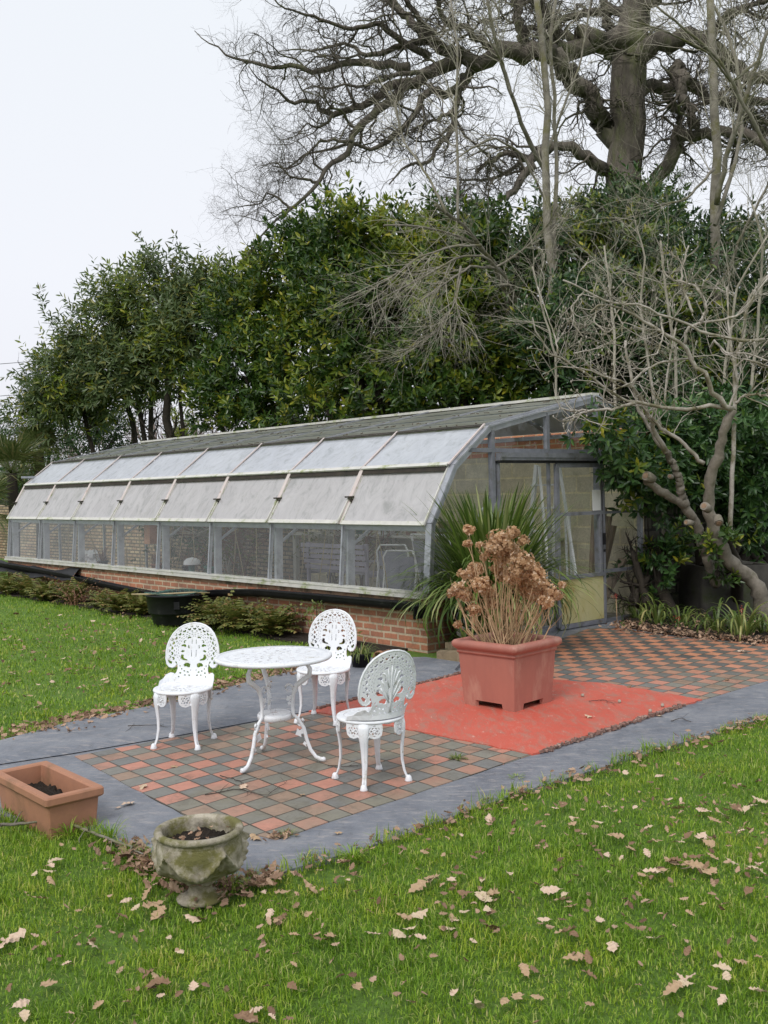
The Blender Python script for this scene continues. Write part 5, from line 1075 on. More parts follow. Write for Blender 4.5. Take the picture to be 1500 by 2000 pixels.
for (u, hw, h_, mt, lab, ct) in shelf_items:
    mb = MB(); p = GP(u, 3.4, .967)
    if ct == 'tube': mb.tube([tuple(p + UD * -.35 + Vector((0, 0, .03))), tuple(p + UD * .25 + Vector((0, 0, .03)))], .03, 10)
    elif ct in ('tin', 'can', 'tub'): mb.lathe([(0, 0), (hw * .8, 0), (hw * .85, h_ * .9), (hw * .9, h_ * .9), (hw * .9, h_), (hw * .4, h_ * 1.02), (0, h_)], 18, c=tuple(p))
    else: mb.box(tuple(p + Vector((0, 0, h_ / 2))), (hw * 2, hw * 1.4, h_), a_); mb.box(tuple(p + Vector((0, 0, h_ + .008))), (hw * 2.06, hw * 1.46, .016), a_)
    lbl(mb.build('shelf_' + ct, M[mt]), lab, ct)
# ------------------------------------------------------------------ branching
def resample(P, r, K):
    P = np.asarray(P, float); r = np.asarray(r, float); d = np.r_[0, np.cumsum(np.linalg.norm(np.diff(P, axis=0), axis=1))]; t = np.linspace(0, d[-1], K)
    return np.stack([np.interp(t, d, P[:, i]) for i in range(3)], -1), np.interp(t, d, r)
def guide(px, Y0, Y1, r0, r1, K=22, jit=0.35, rg=None, bulge=0.0):
    """a limb through places seen in the photograph, swinging through real depth from Y0 to Y1; radii in photo pixels"""
    n = len(px); pts = []; rr = []
    for i, (x, y) in enumerate(px):
        t = i / (n - 1); Y = Y0 + (Y1 - Y0) * t + bulge * math.sin(t * math.pi); pts.append(at(x, y, Y)); rr.append((r0 + (r1 - r0) * t ** 0.8) * Y / FPX)
    P, r = resample(pts, rr, K)
    if rg is not None: P[1:-1] += rg.normal(0, 1, (K - 2, 3)) * (r[1:-1, None] * jit)
    return P, r
def sprout(rg, P, r, m, L, ang, crook, K, rs, trop=(0, 0, 0), t0=0.1, rend=0.35, rmax=None, tpow=1.0, wander=0.0):
    N, KP, _ = P.shape; n = N * m; idx = np.repeat(np.arange(N), m); t = (t0 + (1 - t0) * rg.random(n) ** tpow) * (KP - 1.001)
    a = np.floor(t).astype(int); f = (t - a)[:, None]; p0 = P[idx, a] * (1 - f) + P[idx, a + 1] * f; T = P[idx, a + 1] - P[idx, a]; T /= np.linalg.norm(T, axis=1, keepdims=True) + 1e-9
    rp = r[idx, a] * (1 - f[:, 0]) + r[idx, a + 1] * f[:, 0]
    q = rg.normal(size=(n, 3)); q -= (q * T).sum(1, keepdims=True) * T; q /= np.linalg.norm(q, axis=1, keepdims=True) + 1e-9
    an = rg.uniform(ang[0], ang[1], n)[:, None]; d = T * np.cos(an) + q * np.sin(an)
    Ln = rg.uniform(L[0], L[1], n) * (1 - 0.35 * t / KP); st = Ln / (K - 1); out = [p0]; tr = np.array(trop, float); cur = rg.normal(size=(n, 3)) * wander
    for k in range(K - 1):
        d = d + rg.normal(size=(n, 3)) * crook + tr + cur * 0.3; d /= np.linalg.norm(d, axis=1, keepdims=True) + 1e-9; out.append(out[-1] + d * st[:, None])
    r0 = np.minimum(rp * rs, rmax if rmax else 1e9) * rg.uniform(.7, 1.05, n)
    return np.stack(out, 1), r0[:, None] * np.linspace(1, rend, K)[None]

def lobes_pts(lobes, n, rg, shell=0.55, hole=0.35, noise_s=1.0, bottom=0.25, cl=5):
    """points through the outer part of a union of ellipsoids, in clumps with gaps between"""
    nc = max(8, n // cl) * 2; vol = np.array([l[3] * l[5] for l in lobes]); k = rg.choice(len(lobes), nc, p=vol / vol.sum()); Lb = np.array(lobes)[k]
    d = rg.normal(size=(nc, 3)); d /= np.linalg.norm(d, axis=1, keepdims=True); rr = 1 - shell * rg.random(nc) ** 1.5
    ph = d[:, 0] * 5 + k * 1.7; q = d[:, 2] * 6 + k * 2.3; rr = rr * (1 + 0.12 * np.sin(ph) * np.cos(q) + 0.08 * np.sin(ph * 2.3 + q * 1.9))
    P = Lb[:, :3] + d * Lb[:, 3:6] * rr[:, None]; w = np.sin(P[:, 0] * 2.1 / noise_s + 1.3 * np.sin(P[:, 2] * 1.7 / noise_s)) * np.sin(P[:, 2] * 2.4 / noise_s + 1.1 * np.sin(P[:, 1] * 1.9 / noise_s)) * np.cos(P[:, 1] * 1.3 / noise_s)
    keep = (w > -hole - .3 * rg.random(nc)) & (P[:, 2] > .1); P = P[keep]; d = d[keep]; w = w[keep]; m = max(1, n // cl); P = P[:m]; d = d[:m]; w = w[:m]
    sz = min(.17, .28 * float(np.mean(np.array(lobes)[:, 3]))); P = np.repeat(P, cl, 0) + rg.normal(0, sz, (len(P) * cl, 3)); d = np.repeat(d, cl, 0); w = np.repeat(w, cl)
    return P, d, w
def px_lobe(px, py, rx, ry, Y, dy=None):
    c = at(px, py, Y); return (c.x, c.y, c.z, rx * Y / FPX, (dy or max(rx, ry) * Y / FPX * .9), ry * Y / FPX)
def leafy(name, label, cat, lobes, n, leaf, wid, mats, base, seed, group=None, nl=8, sl=0.24, litp=0.25, trunks=None, sprigs=None, hole=.35, shell=.55, droop=0.05, th0=1.15, bark='bark_dark', upb=0.55, kind=None, slen=1.0):
    rg = np.random.default_rng(seed); b = Vector(base); o = empty(name, tuple(b), world=True); tag(o, label, cat, group, kind)
    P, d, w = lobes_pts(lobes, n, rg, shell, hole); D = d * .8 + np.array([0, -.15, upb]) + rg.normal(0, .35, P.shape)
    zt = (P[:, 2] - P[:, 2].min()) / (np.ptp(P[:, 2]) + 1e-6)
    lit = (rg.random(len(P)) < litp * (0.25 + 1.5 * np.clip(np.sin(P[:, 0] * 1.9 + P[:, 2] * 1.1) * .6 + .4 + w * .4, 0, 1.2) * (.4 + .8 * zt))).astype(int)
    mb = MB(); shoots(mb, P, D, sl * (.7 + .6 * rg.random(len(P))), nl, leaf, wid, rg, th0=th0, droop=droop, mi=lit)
    if sprigs:
        for (x, y, dx, dy_, Y, m_) in sprigs:       # long shoots standing out of the outline
            p0 = np.array(at(x, y, Y)); p1 = np.array(at(x + dx, y + dy_, Y)); tt = np.linspace(0, 1, m_)[:, None]; q = p0 * (1 - tt) + p1 * tt + rg.normal(0, .06, (m_, 3)); dd = np.tile((p1 - p0), (m_, 1)) / np.linalg.norm(p1 - p0) + rg.normal(0, .35, (m_, 3)); shoots(mb, q, dd, np.full(m_, .2), 6, leaf * .95, wid, rg, droop=droop)
            tw_ = MB(); 
    mb.build('crown', mats, o)
    mb = MB(); G_ = []
    if trunks:
        for pxs, Y, r0, r1 in trunks:
            Pq, rq = guide(pxs, Y, Y, r0, r1, 10, .3, rg); G_.append((Pq, rq)); mb.tube(Pq, rq, 8)
    else:
        for k, l in enumerate(lobes): 
            top = np.array(l[:3]); bb = np.array([b.x + rg.normal(0, .3), b.y + rg.normal(0, .2), 0]); mid = (top + bb) / 2 + rg.normal(0, .25, 3); Pq, rq = resample([bb, mid, top], [.09, .065, .03], 10); G_.append((Pq, rq)); mb.tube(Pq, rq, 7)
    PP = np.stack([g_[0] for g_ in G_]); rr = np.stack([g_[1] for g_ in G_])
    c1, r1_ = sprout(rg, PP, rr, 9, (.6 * slen, 1.7 * slen), (.4, 1.1), .2, 6, .5, (0, 0, .08), .35); tubes(mb, c1, r1_, 5)
    c2, r2_ = sprout(rg, c1, r1_, 5, (.3 * slen, .9 * slen), (.4, 1.1), .2, 4, .6, (0, 0, .05), .3); tubes(mb, c2, r2_, 3)
    mb.build('stems', M[bark], o); return o
LM = [M['laurel'], M['laurel_lit']]
hedge = 'tall evergreen laurels behind the greenhouse'
leafy('laurel_tree', 'open many stemmed evergreen with narrow grey green leaves, leftmost behind the greenhouse', 'tree',
      [px_lobe(135, 745, 62, 80, 26), px_lobe(205, 660, 75, 85, 26), px_lobe(300, 620, 90, 100, 25.5), px_lobe(395, 640, 80, 110, 25), px_lobe(110, 805, 62, 38, 26), px_lobe(330, 710, 95, 50, 25), px_lobe(225, 740, 80, 60, 25.5), px_lobe(430, 570, 50, 50, 25)],
      4000, 0.23, 0.28, [M['willowy'], M['laurel_lit']], G(270, 1094), 31, hedge, nl=9, sl=.34, litp=.22, droop=.28, th0=1.3, hole=.30,
      trunks=[([(205, 1085), (180, 870), (160, 800), (130, 740)], 26, 6, 3), ([(268, 1085), (268, 868), (248, 790), (228, 700), (205, 640)], 26, 7, 3), ([(285, 1085), (283, 865), (270, 780), (262, 700), (280, 620)], 25.5, 6, 3), ([(295, 1085), (295, 865), (292, 800), (306, 740), (320, 640)], 25.5, 7, 3), ([(340, 1085), (335, 865), (325, 800), (332, 740), (350, 690), (395, 620)], 25, 11, 4), ([(362, 1085), (362, 865), (352, 790), (350, 700)], 25, 5, 3)],
      sprigs=[(110, 660, -32, -85, 26, 9), (100, 640, -20, -62, 26, 5), (225, 590, -30, -65, 26, 8), (300, 540, -32, -72, 25.5, 10), (320, 560, -20, -60, 25.5, 6), (385, 560, -35, -88, 25, 9), (420, 550, 8, -45, 25, 6), (90, 710, -70, 15, 26, 8), (60, 800, -45, 20, 26, 8), (180, 600, 0, -40, 26, 5), (160, 640, 2, -35, 26, 5)])
leafy('laurel_tree', 'dense dark laurel with blotches of yellow leaves, second from the left behind the greenhouse', 'tree',
      [px_lobe(490, 620, 70, 90, 23), px_lobe(560, 560, 80, 95, 22.5), px_lobe(480, 740, 80, 90, 22.5), px_lobe(590, 700, 100, 120, 22), px_lobe(540, 820, 90, 50, 22), px_lobe(600, 500, 60, 60, 22), px_lobe(420, 780, 50, 60, 23)],
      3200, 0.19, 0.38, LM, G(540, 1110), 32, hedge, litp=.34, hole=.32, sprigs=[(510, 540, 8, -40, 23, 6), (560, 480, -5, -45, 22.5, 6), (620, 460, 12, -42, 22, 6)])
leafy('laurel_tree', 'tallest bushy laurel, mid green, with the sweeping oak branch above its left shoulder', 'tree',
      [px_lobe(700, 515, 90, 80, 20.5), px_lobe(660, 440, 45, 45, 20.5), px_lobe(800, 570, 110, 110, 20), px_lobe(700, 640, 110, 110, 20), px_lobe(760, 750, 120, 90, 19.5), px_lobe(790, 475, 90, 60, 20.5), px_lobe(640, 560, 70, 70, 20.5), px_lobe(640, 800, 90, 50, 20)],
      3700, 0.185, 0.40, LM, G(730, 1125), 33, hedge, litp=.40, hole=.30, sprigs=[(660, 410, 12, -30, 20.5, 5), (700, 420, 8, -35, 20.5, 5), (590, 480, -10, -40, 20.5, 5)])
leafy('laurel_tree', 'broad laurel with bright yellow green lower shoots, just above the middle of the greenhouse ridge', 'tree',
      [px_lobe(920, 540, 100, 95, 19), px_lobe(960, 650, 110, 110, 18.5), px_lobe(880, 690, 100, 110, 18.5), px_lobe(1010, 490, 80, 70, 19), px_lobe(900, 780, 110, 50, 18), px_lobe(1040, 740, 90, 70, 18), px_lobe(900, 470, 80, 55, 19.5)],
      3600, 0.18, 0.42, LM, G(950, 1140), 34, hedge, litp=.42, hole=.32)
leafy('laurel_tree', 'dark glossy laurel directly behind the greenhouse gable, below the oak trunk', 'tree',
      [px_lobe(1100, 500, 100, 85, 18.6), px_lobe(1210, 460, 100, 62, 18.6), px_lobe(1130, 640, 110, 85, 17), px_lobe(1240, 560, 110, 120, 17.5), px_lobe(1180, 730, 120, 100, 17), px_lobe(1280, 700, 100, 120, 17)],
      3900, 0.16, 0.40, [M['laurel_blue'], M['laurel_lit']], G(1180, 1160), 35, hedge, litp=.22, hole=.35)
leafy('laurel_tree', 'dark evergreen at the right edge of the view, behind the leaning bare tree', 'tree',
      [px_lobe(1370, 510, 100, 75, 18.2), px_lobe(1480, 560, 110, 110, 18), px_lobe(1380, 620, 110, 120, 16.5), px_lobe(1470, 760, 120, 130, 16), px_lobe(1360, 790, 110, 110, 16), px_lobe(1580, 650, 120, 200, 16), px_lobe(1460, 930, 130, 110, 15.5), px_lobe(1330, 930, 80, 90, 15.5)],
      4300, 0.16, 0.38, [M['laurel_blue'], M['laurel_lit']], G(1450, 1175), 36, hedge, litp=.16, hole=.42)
leafy('rhododendron', 'rhododendron with drooping whorls of dark leaves, hiding the right end of the greenhouse gable', 'shrub',
      [px_lobe(1195, 870, 32, 55, 11.7, .35), px_lobe(1225, 930, 34, 60, 11.9, .4), px_lobe(1275, 900, 55, 95, 12.6, .6), px_lobe(1350, 860, 65, 80, 13, .7), px_lobe(1330, 960, 60, 50, 13.0, .6), px_lobe(1440, 880, 80, 110, 13.4, .8), px_lobe(1460, 1000, 60, 60, 13.4, .6), px_lobe(1170, 830, 18, 26, 11.5, .2)],
      1900, 0.15, 0.36, [M['rhodo'], M['laurel_lit']], GP(-.15, 4.35, 0), 37, None, litp=.06, hole=.5, nl=8, sl=.10, droop=.25, th0=1.45, upb=.3, slen=.35, trunks=[([(1350, 1190), (1345, 1060), (1335, 980), (1335, 870)], 13.2, 4, 2), ([(1440, 1190), (1440, 1060), (1445, 960), (1440, 850)], 13.5, 5, 2), ([(1268, 1190), (1268, 1060), (1262, 980), (1240, 900)], 12.6, 3.5, 1.5), ([(1300, 1190), (1290, 1020), (1280, 940), (1275, 850)], 12.8, 3.5, 1.5)])
leafy('young_shrub', 'low leafy shoots in front of the dark stone wall, right of the greenhouse corner', 'shrub',
      [px_lobe(1235, 1075, 40, 22, 12.2, .3), px_lobe(1290, 1085, 34, 30, 12.3, .3), px_lobe(1320, 1065, 26, 26, 12.3, .25), px_lobe(1270, 1125, 40, 22, 12.3, .3)],
      130, 0.13, 0.40, [M['rhodo'], M['laurel_lit']], G(1280, 1205), 38, None, litp=.08, hole=.5, nl=7, sl=.07, slen=.3)
leafy('young_shrub', 'tuft of bright green leaves sprouting from the leaning tree trunk', 'shrub',
      [px_lobe(1395, 1070, 30, 30, 11.6, .2), px_lobe(1420, 1050, 26, 20, 11.6, .2), px_lobe(1400, 1120, 22, 20, 11.7, .2)],
      60, 0.11, 0.42, [M['ivy_leaf'], M['laurel_lit']], G(1420, 1195), 39, None, litp=.1, hole=.6, nl=6, sl=.06, slen=.2)
# darker, farther evergreens under and left of the open tree
leafy('holly_bush', 'dark bush under the open tree, behind the far end of the greenhouse roof', 'shrub', [px_lobe(190, 840, 55, 45, 29), px_lobe(230, 850, 40, 30, 29), px_lobe(130, 850, 60, 30, 29)], 700, 0.12, .45, [M['laurel_blue'], M['laurel_lit']], G(190, 1070), 40, nl=7, hole=.6, litp=.05)
leafy('yellow_bush', 'small golden yellow bush seen between the stems behind the greenhouse', 'shrub', [px_lobe(350, 835, 16, 40, 30), px_lobe(360, 860, 22, 20, 30)], 130, 0.14, .4, [M['laurel_lit'], M['laurel_lit']], G(350, 1068), 41, nl=7)
leafy('conifer', 'blue green conifer beside the palms at the far left, against the sky', 'tree', [px_lobe(72, 790, 20, 60, 34), px_lobe(62, 840, 26, 40, 34), px_lobe(76, 720, 9, 30, 34)], 900, .10, .16, [M['conifer'], M['conifer']], G(68, 1060), 42, nl=8, hole=.9, litp=0)
leafy('dark_bush', 'dark bush at the very left edge behind the palm', 'shrub', [px_lobe(-15, 860, 35, 60, 34), px_lobe(20, 960, 60, 40, 30), px_lobe(90, 930, 60, 40, 30)], 800, .12, .45, [M['laurel_blue'], M['laurel_lit']], G(0, 1066), 43, nl=7, hole=.9, litp=.05)

# ------------------------------------------------------------------ the great oak
rg = np.random.default_rng(101); OY = 26.0
oak = empty('oak_tree', (0, 0, 0), world=True)
b0_ = at(1212, 1090, OY); oak.location = (b0_.x, b0_.y, 0); oak['_w'] = [b0_.x, b0_.y, 0.0]
tag(oak, 'huge bare oak with thick trunk and twisting limbs reaching left across the sky', 'tree')
GL = [  # pixels, depth at start and end, radius start and end
 ([(1268, 91), (1180, 80), (1130, 85), (1040, 100), (960, 108), (880, 112), (840, 140), (800, 165), (770, 165)], 26, 25, 26, 12),
 ([(770, 165), (751, 184), (717, 203), (685, 216), (650, 224), (631, 219), (615, 200), (599, 197), (573, 203), (557, 192), (541, 176), (519, 165), (501, 152), (485, 128)], 25, 23, 10, 2),
 ([(800, 160), (770, 192), (743, 211), (717, 232), (693, 253), (687, 277), (679, 307), (653, 315), (637, 331), (623, 357), (597, 384), (570, 408), (543, 427), (519, 451), (501, 475), (480, 505)], 25, 22, 11, 2),
 ([(800, 130), (770, 125), (738, 123), (703, 123), (663, 125), (637, 139), (605, 139), (578, 128), (543, 132), (519, 128), (495, 119), (469, 116), (445, 113), (429, 93), (402, 83), (380, 60)], 25.5, 27, 10, 1.6),
 ([(850, 60), (800, 90), (770, 93), (735, 107), (711, 109), (690, 91), (671, 83), (637, 93), (610, 101), (580, 95), (545, 100)], 26, 28, 8, 2),
 ([(840, 110), (770, 69), (741, 45), (725, 51), (679, 56), (650, 48), (610, 32), (583, 24), (551, 16), (520, -20)], 26, 24, 8, 2.5),
 ([(900, 110), (843, 88), (803, 40), (774, 13), (740, -30), (680, -70)], 26, 28, 13, 6),
 ([(910, 110), (857, 85), (817, 35), (790, -5), (770, -60)], 26, 25, 8, 5), ([(980, 105), (937, 77), (910, 56), (878, 48), (859, 21), (845, -30)], 26, 24, 9, 5),
 ([(1040, 100), (1017, 61), (1011, 27), (1006, -40)], 26, 27, 13, 9), ([(940, 120), (910, 160), (886, 187), (851, 173), (830, 187), (803, 227), (777, 259), (745, 283), (727, 291), (690, 277), (650, 290), (600, 300), (560, 330), (535, 325)], 26, 23.5, 11, 2),
 ([(905, 150), (899, 173), (889, 208), (886, 253), (857, 280), (841, 315), (809, 320), (780, 335), (760, 360)], 26, 24, 10, 3), ([(1215, 300), (1177, 227), (1140, 187), (1100, 128), (1060, 90)], 26, 24.5, 24, 18),
 ([(1222, 350), (1185, 325), (1150, 309), (1118, 296), (1089, 285), (1057, 299), (1017, 304), (985, 299), (950, 320), (930, 335)], 26, 24.5, 16, 4), ([(1062, 296), (1046, 307), (1027, 339), (1003, 373), (975, 395), (930, 400), (890, 385)], 25, 24, 13, 4),
 ([(1225, 150), (1250, 115), (1287, 91), (1327, 72), (1353, 75), (1388, 91), (1433, 128), (1473, 149), (1500, 157), (1580, 170)], 26, 24, 25, 12), ([(1235, 175), (1249, 171), (1300, 171), (1340, 160), (1356, 171), (1393, 192), (1433, 200), (1468, 200), (1500, 192), (1570, 170)], 26, 28, 15, 9),
 ([(1240, 400), (1300, 347), (1313, 293), (1327, 253), (1340, 261), (1383, 264), (1420, 248), (1460, 267), (1500, 296), (1560, 330)], 26, 24, 17, 10), ([(1318, 128), (1332, 141), (1332, 187), (1348, 213), (1361, 248)], 25.4, 25, 16, 9),
 ([(1370, 80), (1400, 50), (1420, 27), (1450, 15), (1520, -5)], 25, 23, 9, 5), ([(1260, 60), (1210, 20), (1150, 24), (1097, 35), (1057, 53), (1010, 60)], 26, 27.5, 12, 5), ([(1210, 130), (1192, 90), (1195, 60), (1180, 0), (1160, -60)], 26, 27, 13, 9),
 ([(1300, 185), (1330, 225), (1325, 250), (1335, 300)], 26, 26.5, 9, 5), ([(1245, 20), (1320, -20), (1400, -60)], 26, 24, 12, 6), ([(1430, 200), (1460, 230), (1500, 262)], 27, 28, 8, 5),
 ([(1060, 290), (1000, 330), (960, 350), (905, 352), (860, 345)], 27, 29, 6, 2.5), ([(890, 215), (850, 235), (820, 245), (790, 260)], 25, 24, 5, 2), ([(1130, 85), (1090, 60), (1060, 20), (1050, -40)], 26, 25, 10, 6), ([(1390, 90), (1420, 140), (1450, 210), (1500, 240)], 25, 26, 8, 4),
 ([(840, 140), (800, 140), (765, 150), (730, 160), (700, 172), (672, 165), (640, 175), (610, 168), (588, 178)], 25, 24, 6, 2), ([(687, 277), (650, 272), (625, 275), (600, 300), (585, 320), (560, 330), (545, 340)], 23.5, 23, 4, 1.5), ([(623, 357), (590, 350), (565, 345), (545, 320), (530, 318), (505, 330)], 23, 22.6, 3.5, 1.3), ([(570, 408), (540, 385), (520, 375), (510, 398), (480, 402), (455, 405), (430, 415)], 22.6, 22.2, 3, 1.2), ([(650, 224), (640, 240), (620, 250), (600, 240), (580, 265), (560, 272)], 24, 23, 4, 1.5)]
mb = MB(); TR, rr = guide([(1210, 1090), (1212, 700), (1216, 450), (1222, 300), (1225, 200), (1228, 130), (1235, 60), (1245, 0), (1252, -90)], OY, OY, 52, 24, 26, .06, rg); rr[:] = np.interp(np.linspace(0, 1, 26), [0, .3, .55, .7, .82, 1], np.array([60, 42, 36, 33, 34, 22]) * OY / FPX)
mb.tube(TR, rr, 18); mb.build('trunk', M['bark_oak'], oak)
mb = MB(); PP = []; RR = []
for i, (px, Y0, Y1, r0, r1) in enumerate(GL):
    P_, r_ = guide(px, Y0, Y1, r0 * .92, r1 * (.45 if r1 < 3.2 else .8), 24, .38, rg, rg.uniform(-.5, .5)); mb.tube(P_, r_, 9); PP.append(P_); RR.append(r_)
PP = np.stack(PP); RR = np.stack(RR); KK = 24
c1, r1 = sprout(rg, PP, RR, 9, (1.0, 2.6), (.5, 1.25), .42, 9, .5, (-.03, 0, .02), .12, .3, .045, wander=.5); tubes(mb, c1, r1, 6)
c2, r2 = sprout(rg, np.concatenate([c1, PP[:, ::3][:, :9][:, -9:] if False else c1[:0]]), np.concatenate([r1, r1[:0]]), 7, (.5, 1.4), (.5, 1.2), .42, 7, .65, (0, 0, .0), .15, .5, .020, wander=.5); tubes(mb, c2, r2, 4)
mb.build('limbs', M['bark_oak'], oak)
mb = MB()
c2b, r2b = sprout(rg, PP, RR, 18, (.4, 1.1), (.5, 1.3), .38, 7, .4, (0, 0, 0), .25, .55, .017, wander=.7); tubes(mb, c2b, r2b, 3)
cA = np.concatenate([c2, c2b]); rA = np.concatenate([r2, r2b])
c3, r3 = sprout(rg, cA, rA, 4, (.25, .9), (.4, 1.1), .42, 6, .75, (0, 0, 0), .15, .7, .012, wander=.6); tubes(mb, c3, r3, 3)
c4, r4 = sprout(rg, c3, r3, 1, (.14, .40), (.35, 1.0), .28, 4, .9, (0, 0, .02), .2, .6, .008); tubes(mb, c4, r4, 3)
mb.build('twigs', M['bark_twig'], oak)
print('oak', len(c1), len(c2), len(c3), len(c4))
# ivy round the oak's foot
P_, d_, w_ = lobes_pts([px_lobe(1215, 440, 60, 90, 25.6, .9), px_lobe(1290, 400, 45, 50, 25.4, .6)], 800, rg, .5, .6); mb = MB(); shoots(mb, P_, d_ + [0, -.2, .2], np.full(len(P_), .15), 7, .11, .6, rg, droop=.1); mb.build('ivy', M['laurel'], oak)

# ------------------------------------------------------------------ slender trees and twiggy shrubs
def bare(name, label, cat, guides, seed, mats, lv, base=None, sides=7, group=None, K=16, jit=.3, taperends=True):
    rg = np.random.default_rng(seed); P0, _ = guide(guides[0][0], guides[0][1], guides[0][2], guides[0][3], guides[0][4], 4)
    bl = base if base is not None else P0[0]; o = empty(name, (float(bl[0]), float(bl[1]), float(bl[2])), world=True); tag(o, label, cat, group)
    mb = MB(); PP = []; RR = []
    for (px, Y0, Y1, r0, r1) in guides:
        P_, r_ = guide(px, Y0, Y1, r0, r1, K, jit, rg); PP.append(P_); RR.append(r_); mb.tube(P_, r_, sides)
    mb.build('trunk', M[mats[0]], o); P_ = np.stack(PP); r_ = np.stack(RR); mb = MB()
    allp = [(P_, r_)]
    for q in lv:
        src = allp[-1] if not q.get('all') else allp[-1]
        c, r = sprout(rg, src[0], src[1], q['m'], q['L'], q.get('a', (.4, 1.0)), q.get('c', .15), q.get('K', 5), q.get('rs', .6), q.get('tr', (0, 0, .05)), q.get('t0', .2), q.get('re', .4), q.get('rm', None), wander=q.get('w', .3)); tubes(mb, c, r, q.get('s', 3)); allp.append((c, r))
    mb.build('branches', M[mats[1]], o); return o
bare('slender_tree', 'slender pale lichened trunk rising through the hedge left of the oak trunk', 'tree',
     [([(1085, 1150), (1078, 700), (1075, 545), (1070, 400), (1066, 300), (1070, 200), (1060, 100), (1045, -20)], 17.3, 17.3, 10, 6), ([(1082, 620), (1083, 420), (1088, 300), (1082, 200), (1075, 60), (1090, -20)], 17.4, 18, 5, 3),
      ([(1070, 345), (1040, 290), (1018, 240), (1000, 190), (985, 140), (965, 70), (950, -10)], 18.6, 17, 5, 3), ([(1000, 190), (985, 130), (970, 100), (945, 60)], 17.5, 17, 3, 2), ([(1072, 400), (1060, 380), (1020, 300), (965, 268), (920, 290), (880, 320)], 18.6, 17.5, 3, 1.5), ([(1068, 300), (1100, 210), (1135, 120), (1150, 20)], 18.6, 19, 3, 1.5)],
     51, ('bark_pale', 'bark_grey_twig'), [dict(m=16, L=(.5, 1.7), a=(.4, 1.1), c=.10, K=7, rs=.4, rm=.012, tr=(0, 0, .04), t0=.45), dict(m=6, L=(.25, .8), c=.12, rs=.6, rm=.006), dict(m=3, L=(.12, .4), c=.1, K=3, rs=.8, rm=.004)])
bare('slender_tree', 'slender pale lichened trunk rising right of the oak trunk', 'tree',
     [([(1405, 1180), (1400, 700), (1400, 560), (1395, 400), (1398, 300), (1394, 190), (1392, 100), (1386, -20)], 16.8, 16.8, 11.5, 7.5), ([(1400, 400), (1412, 330), (1440, 240), (1470, 150), (1500, 60)], 16, 15, 6, 3.5), ([(1396, 440), (1425, 360), (1450, 250), (1440, 130), (1420, 60), (1380, -20)], 16, 17, 4.5, 2.5),
      ([(1500, 290), (1450, 200), (1400, 110), (1340, 60), (1280, 10)], 15, 14, 4, 2), ([(1480, 120), (1430, 160), (1380, 100), (1300, 60), (1230, 40)], 15, 14, 3, 1.5), ([(1410, 560), (1440, 480), (1480, 400), (1530, 300)], 16, 15, 4, 2), ([(1395, 330), (1340, 390), (1290, 400), (1240, 380)], 16, 15, 3, 1.2)],
     52, ('bark_pale', 'bark_grey_twig'), [dict(m=17, L=(.6, 1.9), a=(.4, 1.1), c=.09, K=7, rs=.4, rm=.013, tr=(0, 0, .05), t0=.35), dict(m=6, L=(.3, .9), c=.11, rs=.6, rm=.006), dict(m=3, L=(.15, .4), c=.1, K=3, rs=.8, rm=.004)])
bare('bare_shrub', 'bare arching tree with fans of fine drooping pale twigs, above the greenhouse ridge', 'tree',
     [([(1010, 900), (1002, 640), (985, 570), (965, 520), (935, 470), (900, 430), (872, 418), (850, 400)], 18.6, 15, 5.5, 3), ([(1030, 900), (1015, 600), (985, 540), (940, 480), (880, 455), (800, 440), (750, 440)], 18.4, 15, 4.5, 1.8), ([(985, 540), (950, 500), (895, 500), (830, 540), (770, 570), (715, 600)], 16, 14, 3, 1.2), ([(975, 525), (920, 520), (860, 560), (820, 590)], 16, 14.2, 3, 1.2), ([(940, 480), (890, 480), (820, 500), (760, 545), (730, 560)], 15.5, 14, 2.6, 1.2),
      ([(872, 418), (850, 370), (820, 320), (790, 280), (770, 200)], 15, 15.5, 3, 1.5), ([(895, 430), (893, 300), (890, 220), (895, 100), (880, 0)], 15, 15.5, 3, 1.8), ([(965, 525), (1020, 490), (1070, 440), (1090, 400)], 16, 15, 2.5, 1.2), ([(900, 520), (885, 600), (850, 650), (800, 680), (770, 695)], 15, 14.2, 2.2, 1), ([(900, 540), (890, 590), (905, 640)], 15, 14.2, 2, 1)],
     53, ('bark_pale', 'bark_grey_twig'), [dict(m=24, L=(.5, 1.6), a=(.25, .8), c=.10, K=7, rs=.5, rm=.009, tr=(-.05, -.03, -.05), t0=.35), dict(m=4, L=(.25, .8), c=.09, rs=.7, rm=.0075, tr=(-.03, 0, -.04)), dict(m=1, L=(.15, .4), c=.1, K=3, rs=.8, rm=.006)])
bare('bare_shrub', 'tangled olive brown twiggy shrub at the upper right, in front of the evergreens', 'tree',
     [([(1330, 1100), (1320, 700), (1300, 560), (1290, 470)], 14.5, 14.2, 4, 2), ([(1200, 900), (1200, 640), (1190, 560), (1180, 480)], 14.5, 14.5, 3.5, 1.6), ([(1380, 1000), (1420, 700), (1440, 560), (1500, 460)], 14.5, 14, 4, 1.6), ([(1440, 1000), (1480, 650), (1490, 480), (1470, 400)], 14.5, 14, 4, 1.6), ([(1280, 800), (1250, 600), (1260, 500), (1240, 430)], 14.5, 14.3, 3, 1.4), ([(1090, 900), (1085, 700), (1060, 600), (1040, 520)], 14.8, 14.5, 3, 1.4)],
     54, ('bark_grey_twig', 'bark_grey_twig'), [dict(m=18, L=(.5, 1.6), a=(.3, 1.2), c=.12, K=7, rs=.5, rm=.011, tr=(0, 0, .03), t0=.35), dict(m=6, L=(.3, .8), c=.14, rs=.6, rm=.006), dict(m=3, L=(.12, .35), c=.1, K=3, rs=.8, rm=.004)])
